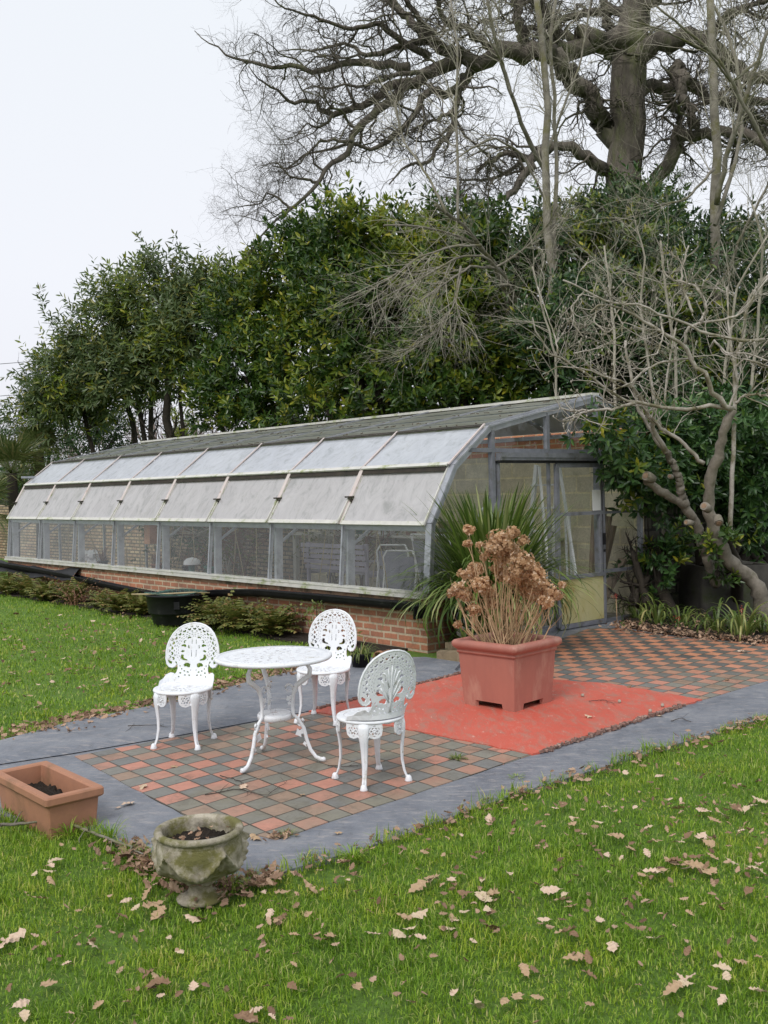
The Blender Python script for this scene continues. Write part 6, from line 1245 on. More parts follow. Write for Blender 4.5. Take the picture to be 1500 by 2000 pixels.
# the leaning tree in front, with pruned stumps
FY = 11.9
def fg(px, Y0, Y1, r0, r1): return (px, Y0, Y1, r0, r1)
FIG = [fg([(1500, 1225), (1494, 1204), (1476, 1147), (1449, 1120), (1422, 1090), (1401, 1054), (1389, 1018), (1383, 982), (1386, 949), (1390, 922), (1404, 895), (1408, 862), (1413, 835), (1433, 800)], 11.9, 11.0, 16.5, 8),
       fg([(1400, 1140), (1392, 1120), (1377, 1078), (1365, 1042), (1353, 1009), (1338, 985), (1314, 973), (1290, 961), (1272, 943), (1261, 930)], 12.1, 11.4, 10.5, 7.5),
       fg([(1338, 985), (1330, 960), (1326, 934), (1310, 898), (1300, 880)], 11.7, 11.5, 9, 6)]
o = empty('leaning_tree', (0, 0, 0), world=True); bl = G(1500, 1225); o.location = bl; o['_w'] = list(bl); tag(o, 'leaning bare tree with pinkish grey branches and pruned stumps, right of the greenhouse', 'tree')
rg = np.random.default_rng(61); mb = MB(); PF = []; RF = []
for g_ in FIG:
    P_, r_ = guide(*g_, 22, .16, rg)
    P_, r_ = resample(P_, r_, 44); n_ = r_ * (1 + .065 * rg.normal(size=44) + .03 * np.sin(np.arange(44) * 1.9)); P_[1:-1] += rg.normal(0, .006, (42, 3)); mb.tube(P_, n_, 12); PF.append(P_); RF.append(r_)
mb.build('trunk', M['bark_fig'], o)
mb = MB(); CUTS = [(1261, 929, 11.38, -14, -7, 10), (1375, 988, 11.2, -9, -7, 9), (1404, 1022, 11.2, 3, 12, 9), (1340, 1020, 11.45, -13, -2, 6), (1308, 930, 11.5, -4, -2, 5)]
for (x, y, Y, dx, dy, r_) in CUTS:
    mb = MB(); a = at(x - dx, y - dy, Y); b_ = at(x, y, Y - .08); rr_ = r_ * Y / FPX; mb.tube([tuple(a), tuple(a.lerp(b_, .6)), tuple(b_)], [rr_ * .9, rr_ * 1.05, rr_ * .92], 10); stub = mb.build('pruned_stump', M['bark_fig'], o)
    mb = MB(); d = (b_ - a).normalized(); mb.tube([tuple(b_ - d * .01), tuple(b_ + d * .006)], [rr_ * .62, rr_ * .58], 9); mb.build('cut_face', M['cut_wood'], stub)
FB = [fg([(1433, 797), (1403, 792), (1377, 795), (1350, 798), (1317, 798), (1283, 795), (1257, 788), (1230, 785), (1217, 780), (1187, 763), (1153, 733), (1123, 717), (1097, 700), (1073, 692), (1060, 667), (1043, 643), (1040, 620)], 11, 10.2, 5.5, 1.6),
      fg([(1240, 788), (1200, 798), (1150, 802), (1113, 802), (1097, 797)], 10.6, 10.2, 4, 2.2), fg([(1160, 801), (1140, 805), (1120, 812), (1100, 820)], 10.4, 10.1, 2.6, 1.6),
      fg([(1433, 800), (1415, 790), (1403, 780), (1387, 760), (1377, 730), (1353, 707), (1340, 677), (1313, 660), (1283, 643), (1260, 627), (1233, 613), (1213, 603), (1187, 595), (1167, 597), (1153, 610)], 11, 10.3, 7.5, 1.9),
      fg([(1493, 663), (1460, 667), (1430, 663), (1400, 657), (1370, 648), (1347, 635), (1320, 625), (1290, 615), (1267, 602), (1243, 593), (1213, 595), (1190, 592), (1163, 577), (1143, 567), (1117, 555), (1100, 547)], 10.8, 10.2, 4, 2.2),
      fg([(1337, 673), (1340, 643), (1360, 632), (1390, 628), (1423, 623), (1447, 613), (1467, 587), (1500, 543)], 10.8, 10.6, 4, 2.2), fg([(1367, 628), (1380, 607), (1373, 580), (1360, 560), (1347, 555), (1333, 550), (1313, 547), (1297, 533), (1293, 517)], 10.7, 10.9, 3.8, 2),
      fg([(1352, 705), (1347, 700), (1300, 707), (1277, 713), (1253, 727), (1233, 747), (1213, 757), (1187, 765)], 10.9, 10.5, 3, 1.8), fg([(1300, 880), (1280, 850), (1267, 807), (1247, 770), (1233, 753), (1220, 747), (1187, 737), (1150, 717), (1130, 690), (1136, 660)], 11.4, 10.6, 6, 2),
      fg([(1375, 905), (1363, 897), (1340, 870), (1313, 850), (1290, 837), (1270, 812)], 11.2, 11, 5, 4), fg([(1300, 885), (1287, 867), (1267, 833), (1247, 800), (1237, 760), (1230, 720), (1222, 690), (1222, 665)], 11.5, 11.3, 5, 3), fg([(1437, 787), (1453, 773), (1473, 770), (1510, 776)], 11, 10.8, 3.5, 2.2),
      fg([(1420, 800), (1440, 760), (1437, 715), (1455, 700), (1500, 715), (1530, 730)], 11, 10.7, 3, 1.8), fg([(1387, 680), (1395, 665), (1420, 690), (1460, 690), (1500, 705)], 10.9, 10.5, 3, 1.6), fg([(1353, 610), (1332, 560), (1333, 520), (1345, 480)], 10.8, 11, 3.2, 1.8), fg([(1090, 692), (1085, 660), (1050, 560)], 10.3, 10.4, 2.2, 1.2),
      fg([(1213, 757), (1180, 735), (1140, 720), (1090, 715), (1065, 730)], 10.5, 10.1, 2.2, 1.2), fg([(1187, 595), (1165, 600), (1160, 630), (1185, 650), (1200, 640)], 10.4, 10.2, 2.6, 1.6), fg([(1143, 567), (1115, 600), (1125, 640), (1140, 660)], 10.3, 10.2, 2.2, 1.2), fg([(1290, 615), (1295, 655), (1285, 690), (1250, 700)], 10.6, 10.2, 2.4, 1.4), fg([(1200, 603), (1215, 635), (1215, 655), (1170, 680), (1120, 690)], 10.4, 10.1, 2, 1.2)]
mb = MB(); PF = []; RF = []
for g_ in FB: P_, r_ = guide(g_[0], g_[1], g_[2], g_[3] * .85, g_[4] * .8, 20, .35, rg); mb.tube(P_, r_, 8); PF.append(P_); RF.append(r_)
P_ = np.stack(PF); r_ = np.stack(RF)
c1, r1 = sprout(rg, P_, r_, 8, (.18, .65), (.5, 1.2), .12, 8, .6, (0, 0, .12), .15, .6, .0075, wander=.5); tubes(mb, c1, r1, 5)
c2, r2 = sprout(rg, c1, r1, 3, (.08, .26), (.5, 1.1), .08, 5, .8, (0, 0, .15), .2, .8, .006, wander=.3); tubes(mb, c2, r2, 4)
tips = np.concatenate([c1[:, -1], c2[:, -1]])
for p in tips[::2]: mb.lathe([(0, -.014), (.008, -.004), (.007, .006), (0, .018)], 6, c=tuple(p))
mb.build('branches', M['bark_fig_pale'], o)
bare('sapling', 'straight pale sapling stem between the forks of the leaning tree', 'tree', [([(1425, 1075), (1430, 897), (1437, 733), (1433, 700), (1453, 660), (1457, 593), (1478, 560), (1520, 520)], 12.3, 12, 5, 2.4), ([(1437, 733), (1425, 660), (1422, 600), (1420, 560)], 12.1, 12.3, 3, 1.6), ([(1295, 1100), (1290, 860), (1305, 720), (1320, 640)], 12.6, 12.5, 3, 1.6)], 62, ('bark_fig_pale', 'bark_fig_pale'), [dict(m=9, L=(.3, .9), a=(.3, .8), c=.06, K=6, rs=.6, rm=.009, tr=(0, 0, .1), t0=.35), dict(m=3, L=(.15, .4), c=.08, K=4, rs=.7, rm=.005)], base=G(1425, 1180))

# ------------------------------------------------------------------ far background
rg = np.random.default_rng(71); PP = []; RR = []
for k in range(150):
    px = rg.uniform(-500, 1900); Y = rg.uniform(48, 80); b_ = at(px, 1000, Y); h_ = rg.uniform(4.5, 7.5) if px > 120 else rg.uniform(3.0, 5.2); x = b_.x
    P_, r_ = resample([(x, Y, 0), (x + rg.normal(0, .3), Y, h_ * .5), (x + rg.normal(0, .7), Y, h_)], [.10, .07, .03], 8); PP.append(P_); RR.append(r_)
P_ = np.stack(PP); r_ = np.stack(RR); mb = MB(); tubes(mb, P_, r_, 5); c1, r1 = sprout(rg, P_, r_, 16, (1, 2.6), (.3, 1), .15, 6, .5, (0, 0, .08), .15); tubes(mb, c1, r1, 3); c2, r2 = sprout(rg, c1, r1, 8, (.4, 1.3), (.3, 1), .15, 4, .9, (0, 0, .05), .1, .6); tubes(mb, c2, r2 * 1.2, 3)
M['far_twig'] = simple('pinkish_brown_far_twigs', (0.20, 0.15, 0.14), (0.28, 0.22, 0.21), 1, .95, 0)
tag(mb.build('distant_wood', M['far_twig'], loc=(0, 0, 0)), 'hazy leafless woodland far behind the greenhouse', 'woodland', kind='stuff')
rg = np.random.default_rng(72); mb = MB(); n = 2600; X_ = rg.uniform(-60, 60, n); Y_ = 46 + rg.uniform(0, 4, n); Z_ = rg.random(n) ** .8 * (2.2 + .8 * np.sin(X_ * .3)); shoots(mb, np.stack([X_, Y_, Z_], -1), rg.normal(0, .5, (n, 3)) + [0, -.3, .8], np.full(n, .5), 7, .42, .45, rg); tag(mb.build('distant_hedge', M['laurel_blue'], loc=(0, 0, 0)), 'low dark hedge line far behind everything', 'hedge', kind='stuff')
for k, (y0, y1) in enumerate([(712, 704), (774, 768), (793, 787)]):
    a = at(-260, y0 + 18, 60); b_ = at(620, y1 - 52, 75); mb = MB(); mb.tube([tuple(a.lerp(b_, t_) - Vector((0, 0, 1.2 * math.sin(math.pi * t_) * .15))) for t_ in np.linspace(0, 1, 9)], .022, 4); tag(mb.build('power_line', M['black_plastic']), ['highest of the three power lines in the sky at the left', 'middle of the three power lines in the sky at the left', 'lowest of the three power lines in the sky at the left'][k], 'cable', 'power lines crossing the sky')
def palm(px, py, Y, R_, seed, lab, n=22):
    rg = random.Random(seed); c = at(px, py, Y); o = empty('palm', (c.x, c.y, 0), world=True); tag(o, lab, 'palm', 'fan palms at the far left')
    mb = MB(); mb.tube([(c.x, c.y, 0), (c.x + .05, c.y, c.z * .6), (c.x, c.y, c.z)], [.14, .13, .12], 9); mb.build('trunk', M['bark_dark'], o)
    for k in range(n):
        mb = MB(); az = k * 2.4 + rg.uniform(-.3, .3); el = rg.uniform(-.5, 1.35) if k > 4 else rg.uniform(.9, 1.5); d = Vector((math.cos(az) * math.cos(el), math.sin(az) * math.cos(el), math.sin(el))); st_ = c + d * R_ * .45 + Vector((0, 0, -.05))
        mb.tube([tuple(c), tuple(st_)], .012, 4); s = d.cross(Vector((0, 0, 1)));
        if s.length < .1: s = Vector((1, 0, 0))
        s.normalize(); up = s.cross(d)
        for q in range(20):
            a = R(-95 + 190 * q / 19); l = (d * math.cos(a) + s * math.sin(a)).normalized(); L_ = R_ * (.75 + .15 * math.cos(a)) * rg.uniform(.85, 1.05); m1 = st_ + l * L_ * .55; tp = st_ + l * L_ + Vector((0, 0, -.16 * L_ * rg.uniform(.3, 1.5))); sd = (l.cross(up)).normalized() * .022
            mb.add([tuple(st_), tuple(m1 - sd + up * .006), tuple(tp), tuple(m1 + sd + up * .006)], [(0, 1, 2, 3)])
        mb.build('frond', M['palm'], o)
palm(22, 925, 23.5, 1.05, 3, 'nearer fan palm with drooping fronds at the left edge'); palm(75, 880, 26, .75, 4, 'smaller fan palm crown just right of the left edge, above the far greenhouse roof'); palm(-30, 990, 22, .8, 5, 'lowest fan palm, mostly beyond the left edge of the view', 16)

# ------------------------------------------------------------------ ferns, strap leaves, border plants
def fern(base, n, L_, seed, name, lab, cat='fern', group='ferns along the brick wall', mat='fern', wl=.075):
    rg = np.random.default_rng(seed); o = empty(name, tuple(base)); tag(o, lab, cat, group); mb = MB(); seg = 11
    for k in range(n):
        az = rg.uniform(0, 6.28); el = rg.uniform(.75, 1.5); p = np.array([rg.normal(0, .05), rg.normal(0, .05), 0.0]); Ln = L_ * rg.uniform(.6, 1.1); st_ = Ln / seg; th = el; sd = np.array([-math.sin(az), math.cos(az), 0]); pts = []
        for q in range(seg + 1):
            pts.append(p.copy()); d = np.array([math.cos(az) * math.cos(th), math.sin(az) * math.cos(th), math.sin(th)]); p = p + d * st_; p[2] = max(p[2], .01); th -= rg.uniform(.02, .20)
        V_ = []; F_ = []
        for q in range(1, seg):
            w_ = wl * math.sin(math.pi * (.12 + .86 * q / seg)) ** .7 * (L_ / .5); d = (pts[q + 1] - pts[q]); d /= np.linalg.norm(d) + 1e-9
            for s_ in (-1, 1):
                t_ = pts[q] + sd * s_ * w_ + d * w_ * .35 + np.array([0, 0, -.012 + rg.normal(0, .006)]); b_ = len(V_); V_ += [pts[q] - d * .012, pts[q] + sd * s_ * w_ * .5 - d * .006, t_, pts[q] + sd * s_ * w_ * .45 + d * .026, pts[q] + d * .016]; F_.append((b_, b_ + 1, b_ + 2, b_ + 3, b_ + 4))
        mb.add(V_, F_)
    mb.build('fronds', M[mat], o); return o
FERNS = [(0.95, -.30, 14, .30, 'small dry fern at the near corner of the brick wall'), (2.75, -.42, 60, .52, 'large fern clump right of the black tub, its left half'), (3.35, -.40, 60, .50, 'large fern clump close beside the right side of the black tub'), (2.2, -.36, 46, .46, 'fern clump at the wall behind the round table, rightmost of the thick row'), (5.35, -.34, 50, .50, 'fern clump just left of the black tub'), (5.9, -.40, 50, .50, 'second fern clump left of the black tub'), (6.6, -.36, 34, .46, 'third fern clump left of the black tub, beside the dead brown fronds'), (7.6, -.34, 50, .48, 'fern clump under the middle of the sagging gutter'), (8.4, -.40, 56, .52, 'fern clump under the loose black sheet'), (9.2, -.38, 56, .55, 'second fern clump from the far end of the wall'), (10.0, -.42, 56, .58, 'fern clump at the far end of the brick wall'), (11.0, -.5, 60, .7, 'tallest ferns, at the left edge of the view beyond the wall')]
for k, (u, v_, n, L_, lab) in enumerate(FERNS): fern(GP(u, v_, 0), int(n * (1.7 if 2 < u < 3.5 else 1.05 if k % 3 else .7)), L_ * (1.05 if k % 2 or 2 < u < 3.5 else .85), 80 + k, 'fern', lab)
fern(GP(6.9, -.62, 0.02), 22, .62, 99, 'dead_fern', 'collapsed rust brown dead fern fronds on the grass edge', 'dead fern', None, 'dead_fern', .012)
mb = MB(); rg = np.random.default_rng(8)
b_ = GP(1.55, -.22, 0); o = empty('seedling', tuple(b_)); tag(o, 'spindly seedling with yellowish leaves against the brick wall, left of the near corner', 'plant'); P_ = np.array([[(0, 0, 0), (.01, 0, .15), (0, .02, .30), (.01, .02, .42)]], float); mb = MB(); tubes(mb, P_, np.array([[.006, .005, .004, .002]]), 5); mb.build('stem', M['bark_dark'], o)
mb = MB(); n = 40; Pq = np.stack([rg.normal(0, .05, n), rg.normal(0, .05, n), rg.uniform(.1, .42, n)], -1); shoots(mb, Pq, rg.normal(0, 1, (n, 3)), np.full(n, .03), 3, .05, .5, rg); mb.build('leaves', M['strap'], o)
def strap(px, py, n, L_, seed, lab, w_=.022, Yoff=0.0):
    b_ = G(px, py); o = empty('strap_plant', (b_.x, b_.y + Yoff, 0.02)); tag(o, lab, 'plant', 'strap leaved plants in the bed'); mb = MB(); arch(mb, (0, 0, 0), int(n * 1.1), L_ * 1.2, w_, .30, 1.22, seed, 8, rbase=.10, droop=1.35); mb.build('leaves', M['strap'], o); return o
strap(1248, 1212, 26, .62, 1, 'strap leaved plant leaning at the foot of the greenhouse corner'); strap(1285, 1222, 22, .55, 2, 'second strap leaved plant from the greenhouse, below the dark wall'); strap(1330, 1222, 16, .42, 3, 'small strap leaved plant between the two larger clumps'); strap(1400, 1236, 30, .52, 4, 'strap leaved plant left of the leaning trunk base'); strap(1448, 1246, 40, .66, 5, 'largest strap leaved clump, in front of the leaning trunk'); strap(1490, 1240, 22, .50, 6, 'strap leaved plant at the right edge of the view')
for k, (px, py) in enumerate([(1448, 1190), (1325, 1208), (1203, 1165)]):
    b_ = at(px, py, G(px, 1240).y - .02 if k == 0 else 11.5); o = empty('red_seed_head', tuple(b_)); tag(o, ['red seed head standing in the largest strap leaved clump', 'red seed head low in the bed below the dark wall', 'reddish brown seed head beside the greenhouse corner'][k], 'seed head'); mb = MB(); mb.tube([(0, 0, 0), (.01, .0, -b_.z)], .004, 4); mb.build('stalk', M['dry_stem'], o); mb = MB(); P_ = rng.normal(0, .018, (14, 3)); 
    for p in P_: mb.lathe([(0, -.008), (.008, 0), (0, .008)], 6, c=tuple(p))
    mb.build('berries', simple('dull_red_berry', (.25, .03, .02), (.35, .06, .04), 5, .5, 0), o)
# tank behind the leaning trunk
a = GP(.0, 0, 0); o = empty('stone_tank', (4.35, 12.75, 0), R(8)); tag(o, 'weathered grey stone tank with a thin flat lid, behind the leaning trunk', 'tank'); mb = MB(); rings(mb, [(.48, .36, .05, 0), (.49, .37, .05, .3), (.46, .35, .05, .62), (.42, .31, .04, .62), (.40, .29, .04, .3)]); mb.build('body', M['grey_stone'], o); mb = MB(); mb.box((-.1, -.1, .645), (.62, .4, .03)); mb.build('lid', M['grey_stone'], o)
# the long bladed plant at the gable
b_ = GP(-.40, .52, .0); o = empty('grassy_plant', (b_.x, b_.y, 0.12)); tag(o, 'big fountain of long arching green blades in front of the greenhouse gable', 'plant'); mb = MB()
arch(mb, (0, 0, .1), 380, 1.60, .030, .16, 1.38, 11, 11, rbase=.15, droop=.10, lvar=.4); arch(mb, (0, 0, .1), 460, 1.46, .028, .20, 1.16, 12, 12, rbase=.16, droop=.27, lvar=.35); arch(mb, (0, 0, .25), 300, 1.30, .026, .25, .85, 13, 12, rbase=.16, droop=.46, lvar=.3); mb.build('blades', M['long_grass'], o)
mb = MB(); rg2 = np.random.default_rng(3); P_ = rg2.normal(0, 1, (160, 3)) * [.12, .12, .25] + [0, 0, .35]; shoots(mb, P_, rg2.normal(0, 1, P_.shape), np.full(160, .1), 5, .25, .14, rg2); mb.build('inner_leaves', M['long_grass'], o)
# dried flowers in the square planter
HD = [(915, 1036, 12), (913, 1062, 8), (936, 1064, 6), (1002, 1040, 13), (1022, 1056, 10), (972, 1052, 20), (985, 1068, 20), (962, 1074, 22), (1000, 1076, 18), (985, 1092, 16), (1018, 1098, 24), (1036, 1112, 20), (1046, 1124, 20), (928, 1114, 18), (908, 1122, 13), (938, 1142, 20), (952, 1158, 18), (900, 1150, 18), (886, 1158, 12), (912, 1166, 12), (985, 1122, 20), (972, 1108, 16), (1010, 1132, 22), (1034, 1146, 20), (1058, 1148, 20), (1076, 1158, 18), (1066, 1176, 14), (1090, 1162, 9), (1012, 1118, 18), (925, 1190, 14), (894, 1220, 7), (962, 1180, 12), (1044, 1166, 16), (1098, 1142, 6), (1026, 1160, 12), (945, 1090, 7)]
o = empty('dried_hydrangea', (0.915, 7.60, 0.42), world=True); tag(o, 'dead hydrangea with brown papery flower heads on pale stems, growing in the square planter', 'plant')
rg = np.random.default_rng(17); ST = MB(); tops = []
for (x, y, r_) in HD: tops.append((np.array(at(x, y, 7.6 + rg.normal(0, .12))), r_))
for _ in range(34): tops.append((np.array(at(rg.uniform(890, 1085), rg.uniform(1130, 1215), 7.6 + rg.normal(0, .16))), 0))
L1 = []; 
for T_, r_ in tops:
    dx = (T_[0] - .915); b_ = np.array([.915 + dx * .32 + rg.normal(0, .05), 7.60 + rg.normal(0, .07), .42]); m1 = b_ * .62 + T_ * .38 + np.array([dx * .10, 0, .02]) + rg.normal(0, .012, 3); m2 = b_ * .3 + T_ * .7 + rg.normal(0, .014, 3); L1.append([b_, b_ * .8 + m1 * .2 + rg.normal(0, .004, 3), m1, m2, T_])
L1 = np.array(L1); RR = np.tile([.0058, .0054, .0046, .0038, .0026], (len(L1), 1)); tubes(ST, L1, RR, 5); c1, r1 = sprout(rg, L1, RR, 3, (.08, .24), (.3, .8), .06, 4, .7, (0, 0, .12), .25); tubes(ST, c1, r1, 4); ST.build('stems', M['dry_stem'], o)
for T_, r_ in tops:
    if r_ == 0: continue
    mb = MB(); R_ = r_ * 7.6 / FPX * .98; n = int(10 + (r_ ** 1.55) * 1.0); d = rg.normal(size=(n, 3)); d[:, 2] = d[:, 2] * .8 + .15; d /= np.linalg.norm(d, axis=1, keepdims=True); P_ = T_ + d * R_ * rg.uniform(.35, 1.2, n)[:, None] * [1, 1, .85]
    q = rg.normal(size=(n, 3)); s = np.cross(d, q); s /= np.linalg.norm(s, axis=1, keepdims=True); t_ = np.cross(d, s); pl = .0165 * rg.uniform(.8, 1.3, n)[:, None]; V_ = []; 
    for a_ in range(4):
        an = a_ * math.pi / 2; e = s * math.cos(an) + t_ * math.sin(an); f_ = -s * math.sin(an) + t_ * math.cos(an); V_.append(np.stack([P_, P_ + e * pl * .6 + f_ * pl * .5 + d * pl * .15, P_ + e * pl * 1.15 + d * pl * rg.uniform(-.3, .7, (n, 1)), P_ + e * pl * .6 - f_ * pl * .5 + d * pl * .15], 1))
    V_ = np.stack(V_, 1).reshape(-1, 3); i = np.arange(n * 4) * 4; mb.add(V_, np.stack([i, i + 1, i + 2, i + 3], -1)); mb.build('flower_head', M['petal'], o)

# ------------------------------------------------------------------ fallen leaves, twigs, litter
def oakleaf(seed, L_=.074):
    rg = random.Random(seed); pts = []; nl = 4; n_ = nl * 2 + 1
    for k in range(n_):
        t = (k + .5) / n_; w_ = (.36 * math.sin(math.pi * (t ** 1.2 * .88 + .06)) ** .8) * (1.0 if k % 2 == 1 else .62); pts.append((t + rg.uniform(-.015, .015), w_ * rg.uniform(.85, 1.12)))
    up_ = [(0, .03)] + pts + [(1.0, .09), (1.03, .01)]; V_ = []; F_ = []; a1 = rg.uniform(-1.8, 1.8); a2 = rg.uniform(.3, 1.9) * rg.choice([-1, 1, 1]); tw = rg.uniform(-.6, .6); f1 = rg.uniform(7, 13); ph = rg.uniform(0, 6)
    def P_(x, y): z = a1 * .12 * (x - .5) ** 2 * 2 + a2 * y * y * .9 + tw * (x - .4) * y + (.02 + .12 * abs(y)) * math.sin(x * f1 * 1.6 + y * 9 + ph); return ((x - .5) * L_, y * L_ * (1 - .2 * abs(a2) * abs(y)), z * L_)
    for x, y in up_: y2 = y * rg.uniform(.85, 1.12); V_ += [P_(x, y), P_(x - .02, y * .5), P_(x, 0), P_(x - .02, -y2 * .5), P_(x, -y2)]
    for i in range(len(up_) - 1): b_ = i * 5; F_ += [(b_ + j, b_ + j + 1, b_ + 6 + j, b_ + 5 + j) for j in range(4)]
    V_ += [P_(0, .012), P_(0, -.012), P_(-.18, -.006), P_(-.18, .006)]; b_ = len(V_) - 4; F_.append((b_, b_ + 1, b_ + 2, b_ + 3)); return np.array(V_), F_
OL = [oakleaf(k) for k in range(8)]; protos = []
for k, (v, f) in enumerate(OL):
    mb = MB(); z0 = v[:, 2].min(); mb.add(v - [0, 0, z0], f, 0, False); 
    for mt in ('a', 'b'): protos.append(mb.build('fallen_leaf', M['oak_leaf'], loc=(0, 0, 0)))
CL = [((.34, .225, .13), (.45, .32, .20)), ((.46, .35, .23), (.60, .48, .35)), ((.17, .10, .055), (.27, .165, .10)), ((.50, .36, .26), (.62, .48, .37))]
LMAT = [simple('fallen_oak_leaf_%s' % n_, c[0], c[1], 35, .85, .3, 90, c3=(c[0][0] * .5, c[0][1] * .45, c[0][2] * .4), s3=30, t3=.62) for n_, c in zip(('tan', 'pale', 'brown', 'pinkish'), CL)]
for i, p in enumerate(protos): p.data = p.data if i % 2 == 0 else p.data.copy(); p.data.materials.clear(); p.data.materials.append(LMAT[(i * 7) % 4])
rr_ = random.Random(77); pos = []
SEED_PX = [(830, 1670), (665, 1690), (690, 1715), (530, 1735), (845, 1725), (957, 1640), (1185, 1675), (1140, 1640), (1290, 1710), (1310, 1690), (1275, 1715), (1340, 1700), (1000, 1755), (960, 1790), (910, 1755), (1115, 1775), (925, 1845), (880, 1820), (800, 1820), (780, 1835), (1290, 1795), (1240, 1825), (1280, 1840), (1105, 1830), (1010, 1955), (1150, 1910), (1340, 1930), (1410, 1900), (1450, 1885), (1480, 1945), (1330, 1915), (1410, 1965), (930, 1975), (500, 1980), (560, 1790), (605, 1740), (540, 1810), (420, 1760), (395, 1800), (265, 1785), (240, 1800), (150, 1840), (180, 1850), (120, 1660), (110, 1690), (95, 1715), (330, 1845), (350, 1870), (290, 1910), (310, 1940), (350, 1950), (20, 1940), (5, 1845), (1370, 1640), (1385, 1655), (1430, 1690), (1480, 1710), (1450, 1630), (1240, 1585), (1100, 1580), (1330, 1570), (1470, 1580), (1380, 1590), (1025, 1580), (900, 1640)]
for (x, y) in SEED_PX: q = G(x, y); pos.append((q.x, q.y))
while len(pos) < 190:
    x = rr_.uniform(-20, 1520); y = rr_.uniform(1500, 2010)
    if rr_.random() < .55: c_ = SEED_PX[rr_.randrange(len(SEED_PX))]; x = c_[0] + rr_.gauss(0, 34); y = c_[1] + rr_.gauss(0, 20)
    q = G(x, y)
    if lawn(q.x, q.y): pos.append((q.x, q.y))
while len(pos) < 262:
    x = rr_.uniform(0, 560); y = rr_.uniform(1190, 1430); q = G(x, y)
    if lawn(q.x, q.y): pos.append((q.x, q.y))
for (x, y) in [(500, 1640), (250, 1573), (590, 1555), (1080, 1250), (1310, 1390), (1290, 1400), (1150, 1405), (340, 1500), (280, 1540), (230, 1580), (1270, 1650), (475, 1540), (660, 1630), (900, 1590), (1230, 1345), (1450, 1275), (1205, 1280), (150, 1460), (170, 1458), (620, 1370), (1420, 1330), (1120, 1290)]: q = G(x, y); pos.append((q.x, q.y))
first = {}; LV = []
def onpave(x, y): return bool(inside(PAVE, np.array([x]), np.array([y]))[0])
for i, (x, y) in enumerate(pos):
    p = protos[rr_.randrange(len(protos))]; o = p.copy() if first.get(p.name) else p; 
    if first.get(p.name): C.objects.link(o)
    first[p.name] = True; pv = onpave(x, y); z = .006 if pv else rr_.uniform(.008, .024); z += .012 if inside(MAT_, np.array([x]), np.array([y]))[0] else 0
    o.location = (x, y, z); o.rotation_euler = (rr_.gauss(0, .12 if pv else .26), rr_.gauss(0, .12 if pv else .26) + (math.pi if rr_.random() < .25 else 0), rr_.uniform(0, 6.28)); s = rr_.choice([.5, .62, .72, .85, 1.0, 1.15]) * rr_.uniform(.9, 1.1); o.scale = (s, s, s)
    if abs(o.rotation_euler.y) > 2: o.location.z += .012 * s
    tag(o, None, 'leaf', 'fallen oak leaves on the lawn' if not pv else 'fallen oak leaves on the paving'); LV.append((o, x, y, pv))
cells = {}
for (o, x, y, pv) in LV:      # each leaf is named by its colour, the patch it lies in and its order there
    mt = o.data.materials[0].name.split('_')[-1]; ax = x / y; ez = 1.65 / y
    if pv: z_ = 'on the paving left of the round table' if x < -.9 else 'on the paving near the round table' if x < .3 else 'on the paving around and beyond the planter'
    elif y > 5.7 and x < .3: z_ = 'on the far lawn ' + ('nearest the raised path' if y < 9 else 'halfway to the brick wall' if y < 11.5 else 'nearest the brick wall')
    else:
        col_ = 'left' if ax < -.17 else 'middle left' if ax < 0 else 'middle right' if ax < .19 else 'right'
        z_ = ('at the bottom of the view, ' if y < 3.45 else 'low on the near lawn, ' if y < 3.95 else 'midway up the near lawn, ' if y < 4.7 else 'high on the near lawn, ') + col_ + ' part'
    cells.setdefault((mt, z_), []).append((ax, o))
for (mt, z_), l in cells.items():
    l.sort(key=lambda q: q[0])
    for k, (_, o) in enumerate(l): o['label'] = (mt + ' fallen leaf ' if len(l) == 1 else ('leftmost ' + mt + ' leaf ' if k == 0 else ORD[k] + ' ' + mt + ' leaf from the left ')) + z_
for p in protos:
    if not first.get(p.name): bpy.data.objects.remove(p)
def litter(name, lab, polyline, n, width, seed, zmax=.03, fn=None, smax=.9, mat='litter'):
    rg = np.random.default_rng(seed); mb = MB(); pl = np.array(polyline); d = np.r_[0, np.cumsum(np.linalg.norm(np.diff(pl, axis=0), axis=1))]; t = rg.uniform(0, d[-1], n); x = np.interp(t, d, pl[:, 0]) + rg.normal(0, width, n); y = np.interp(t, d, pl[:, 1]) + rg.normal(0, width, n); ex = []
    for k in range(n):
        if fn and not fn(x[k], y[k]): continue
        v, f = OL[k % 8]; s = rg.uniform(.35, smax); Mx = np.array(Matrix.Rotation(rg.uniform(0, 6.28), 3, 'Z') @ Matrix.Rotation(rg.normal(0, .45), 3, 'X') @ Matrix.Rotation(rg.normal(0, .45), 3, 'Y')); mb.add((v * s) @ Mx.T + [x[k], y[k], rg.uniform(.008, zmax)], f)
    return tag(mb.build(name, M[mat], loc=(0, 0, 0)), lab, 'leaves', kind='stuff')
litter('leaf_litter', 'drift of brown oak leaves round the stone urn', [(-1.25, 4.66), (-1.05, 4.42), (-.9, 4.2), (-.72, 4.1), (-.5, 4.25)], 330, .06, 1, .04)
litter('leaf_litter', 'brown leaf litter along the far edge of the raised path', [(-2.75, 6.75), (-2.33, 7.25), (-1.82, 7.8), (-1.48, 8.3), (-1.0, 9.0), (-.7, 9.4)], 900, .10, 2, .05)
litter('leaf_litter', 'brown leaf litter along the edge of the bed right of the greenhouse', [(2.75, 11.7), (3.1, 10.98), (3.5, 10.55), (3.89, 10.22), (4.5, 10.1)], 750, .13, 3, .05)
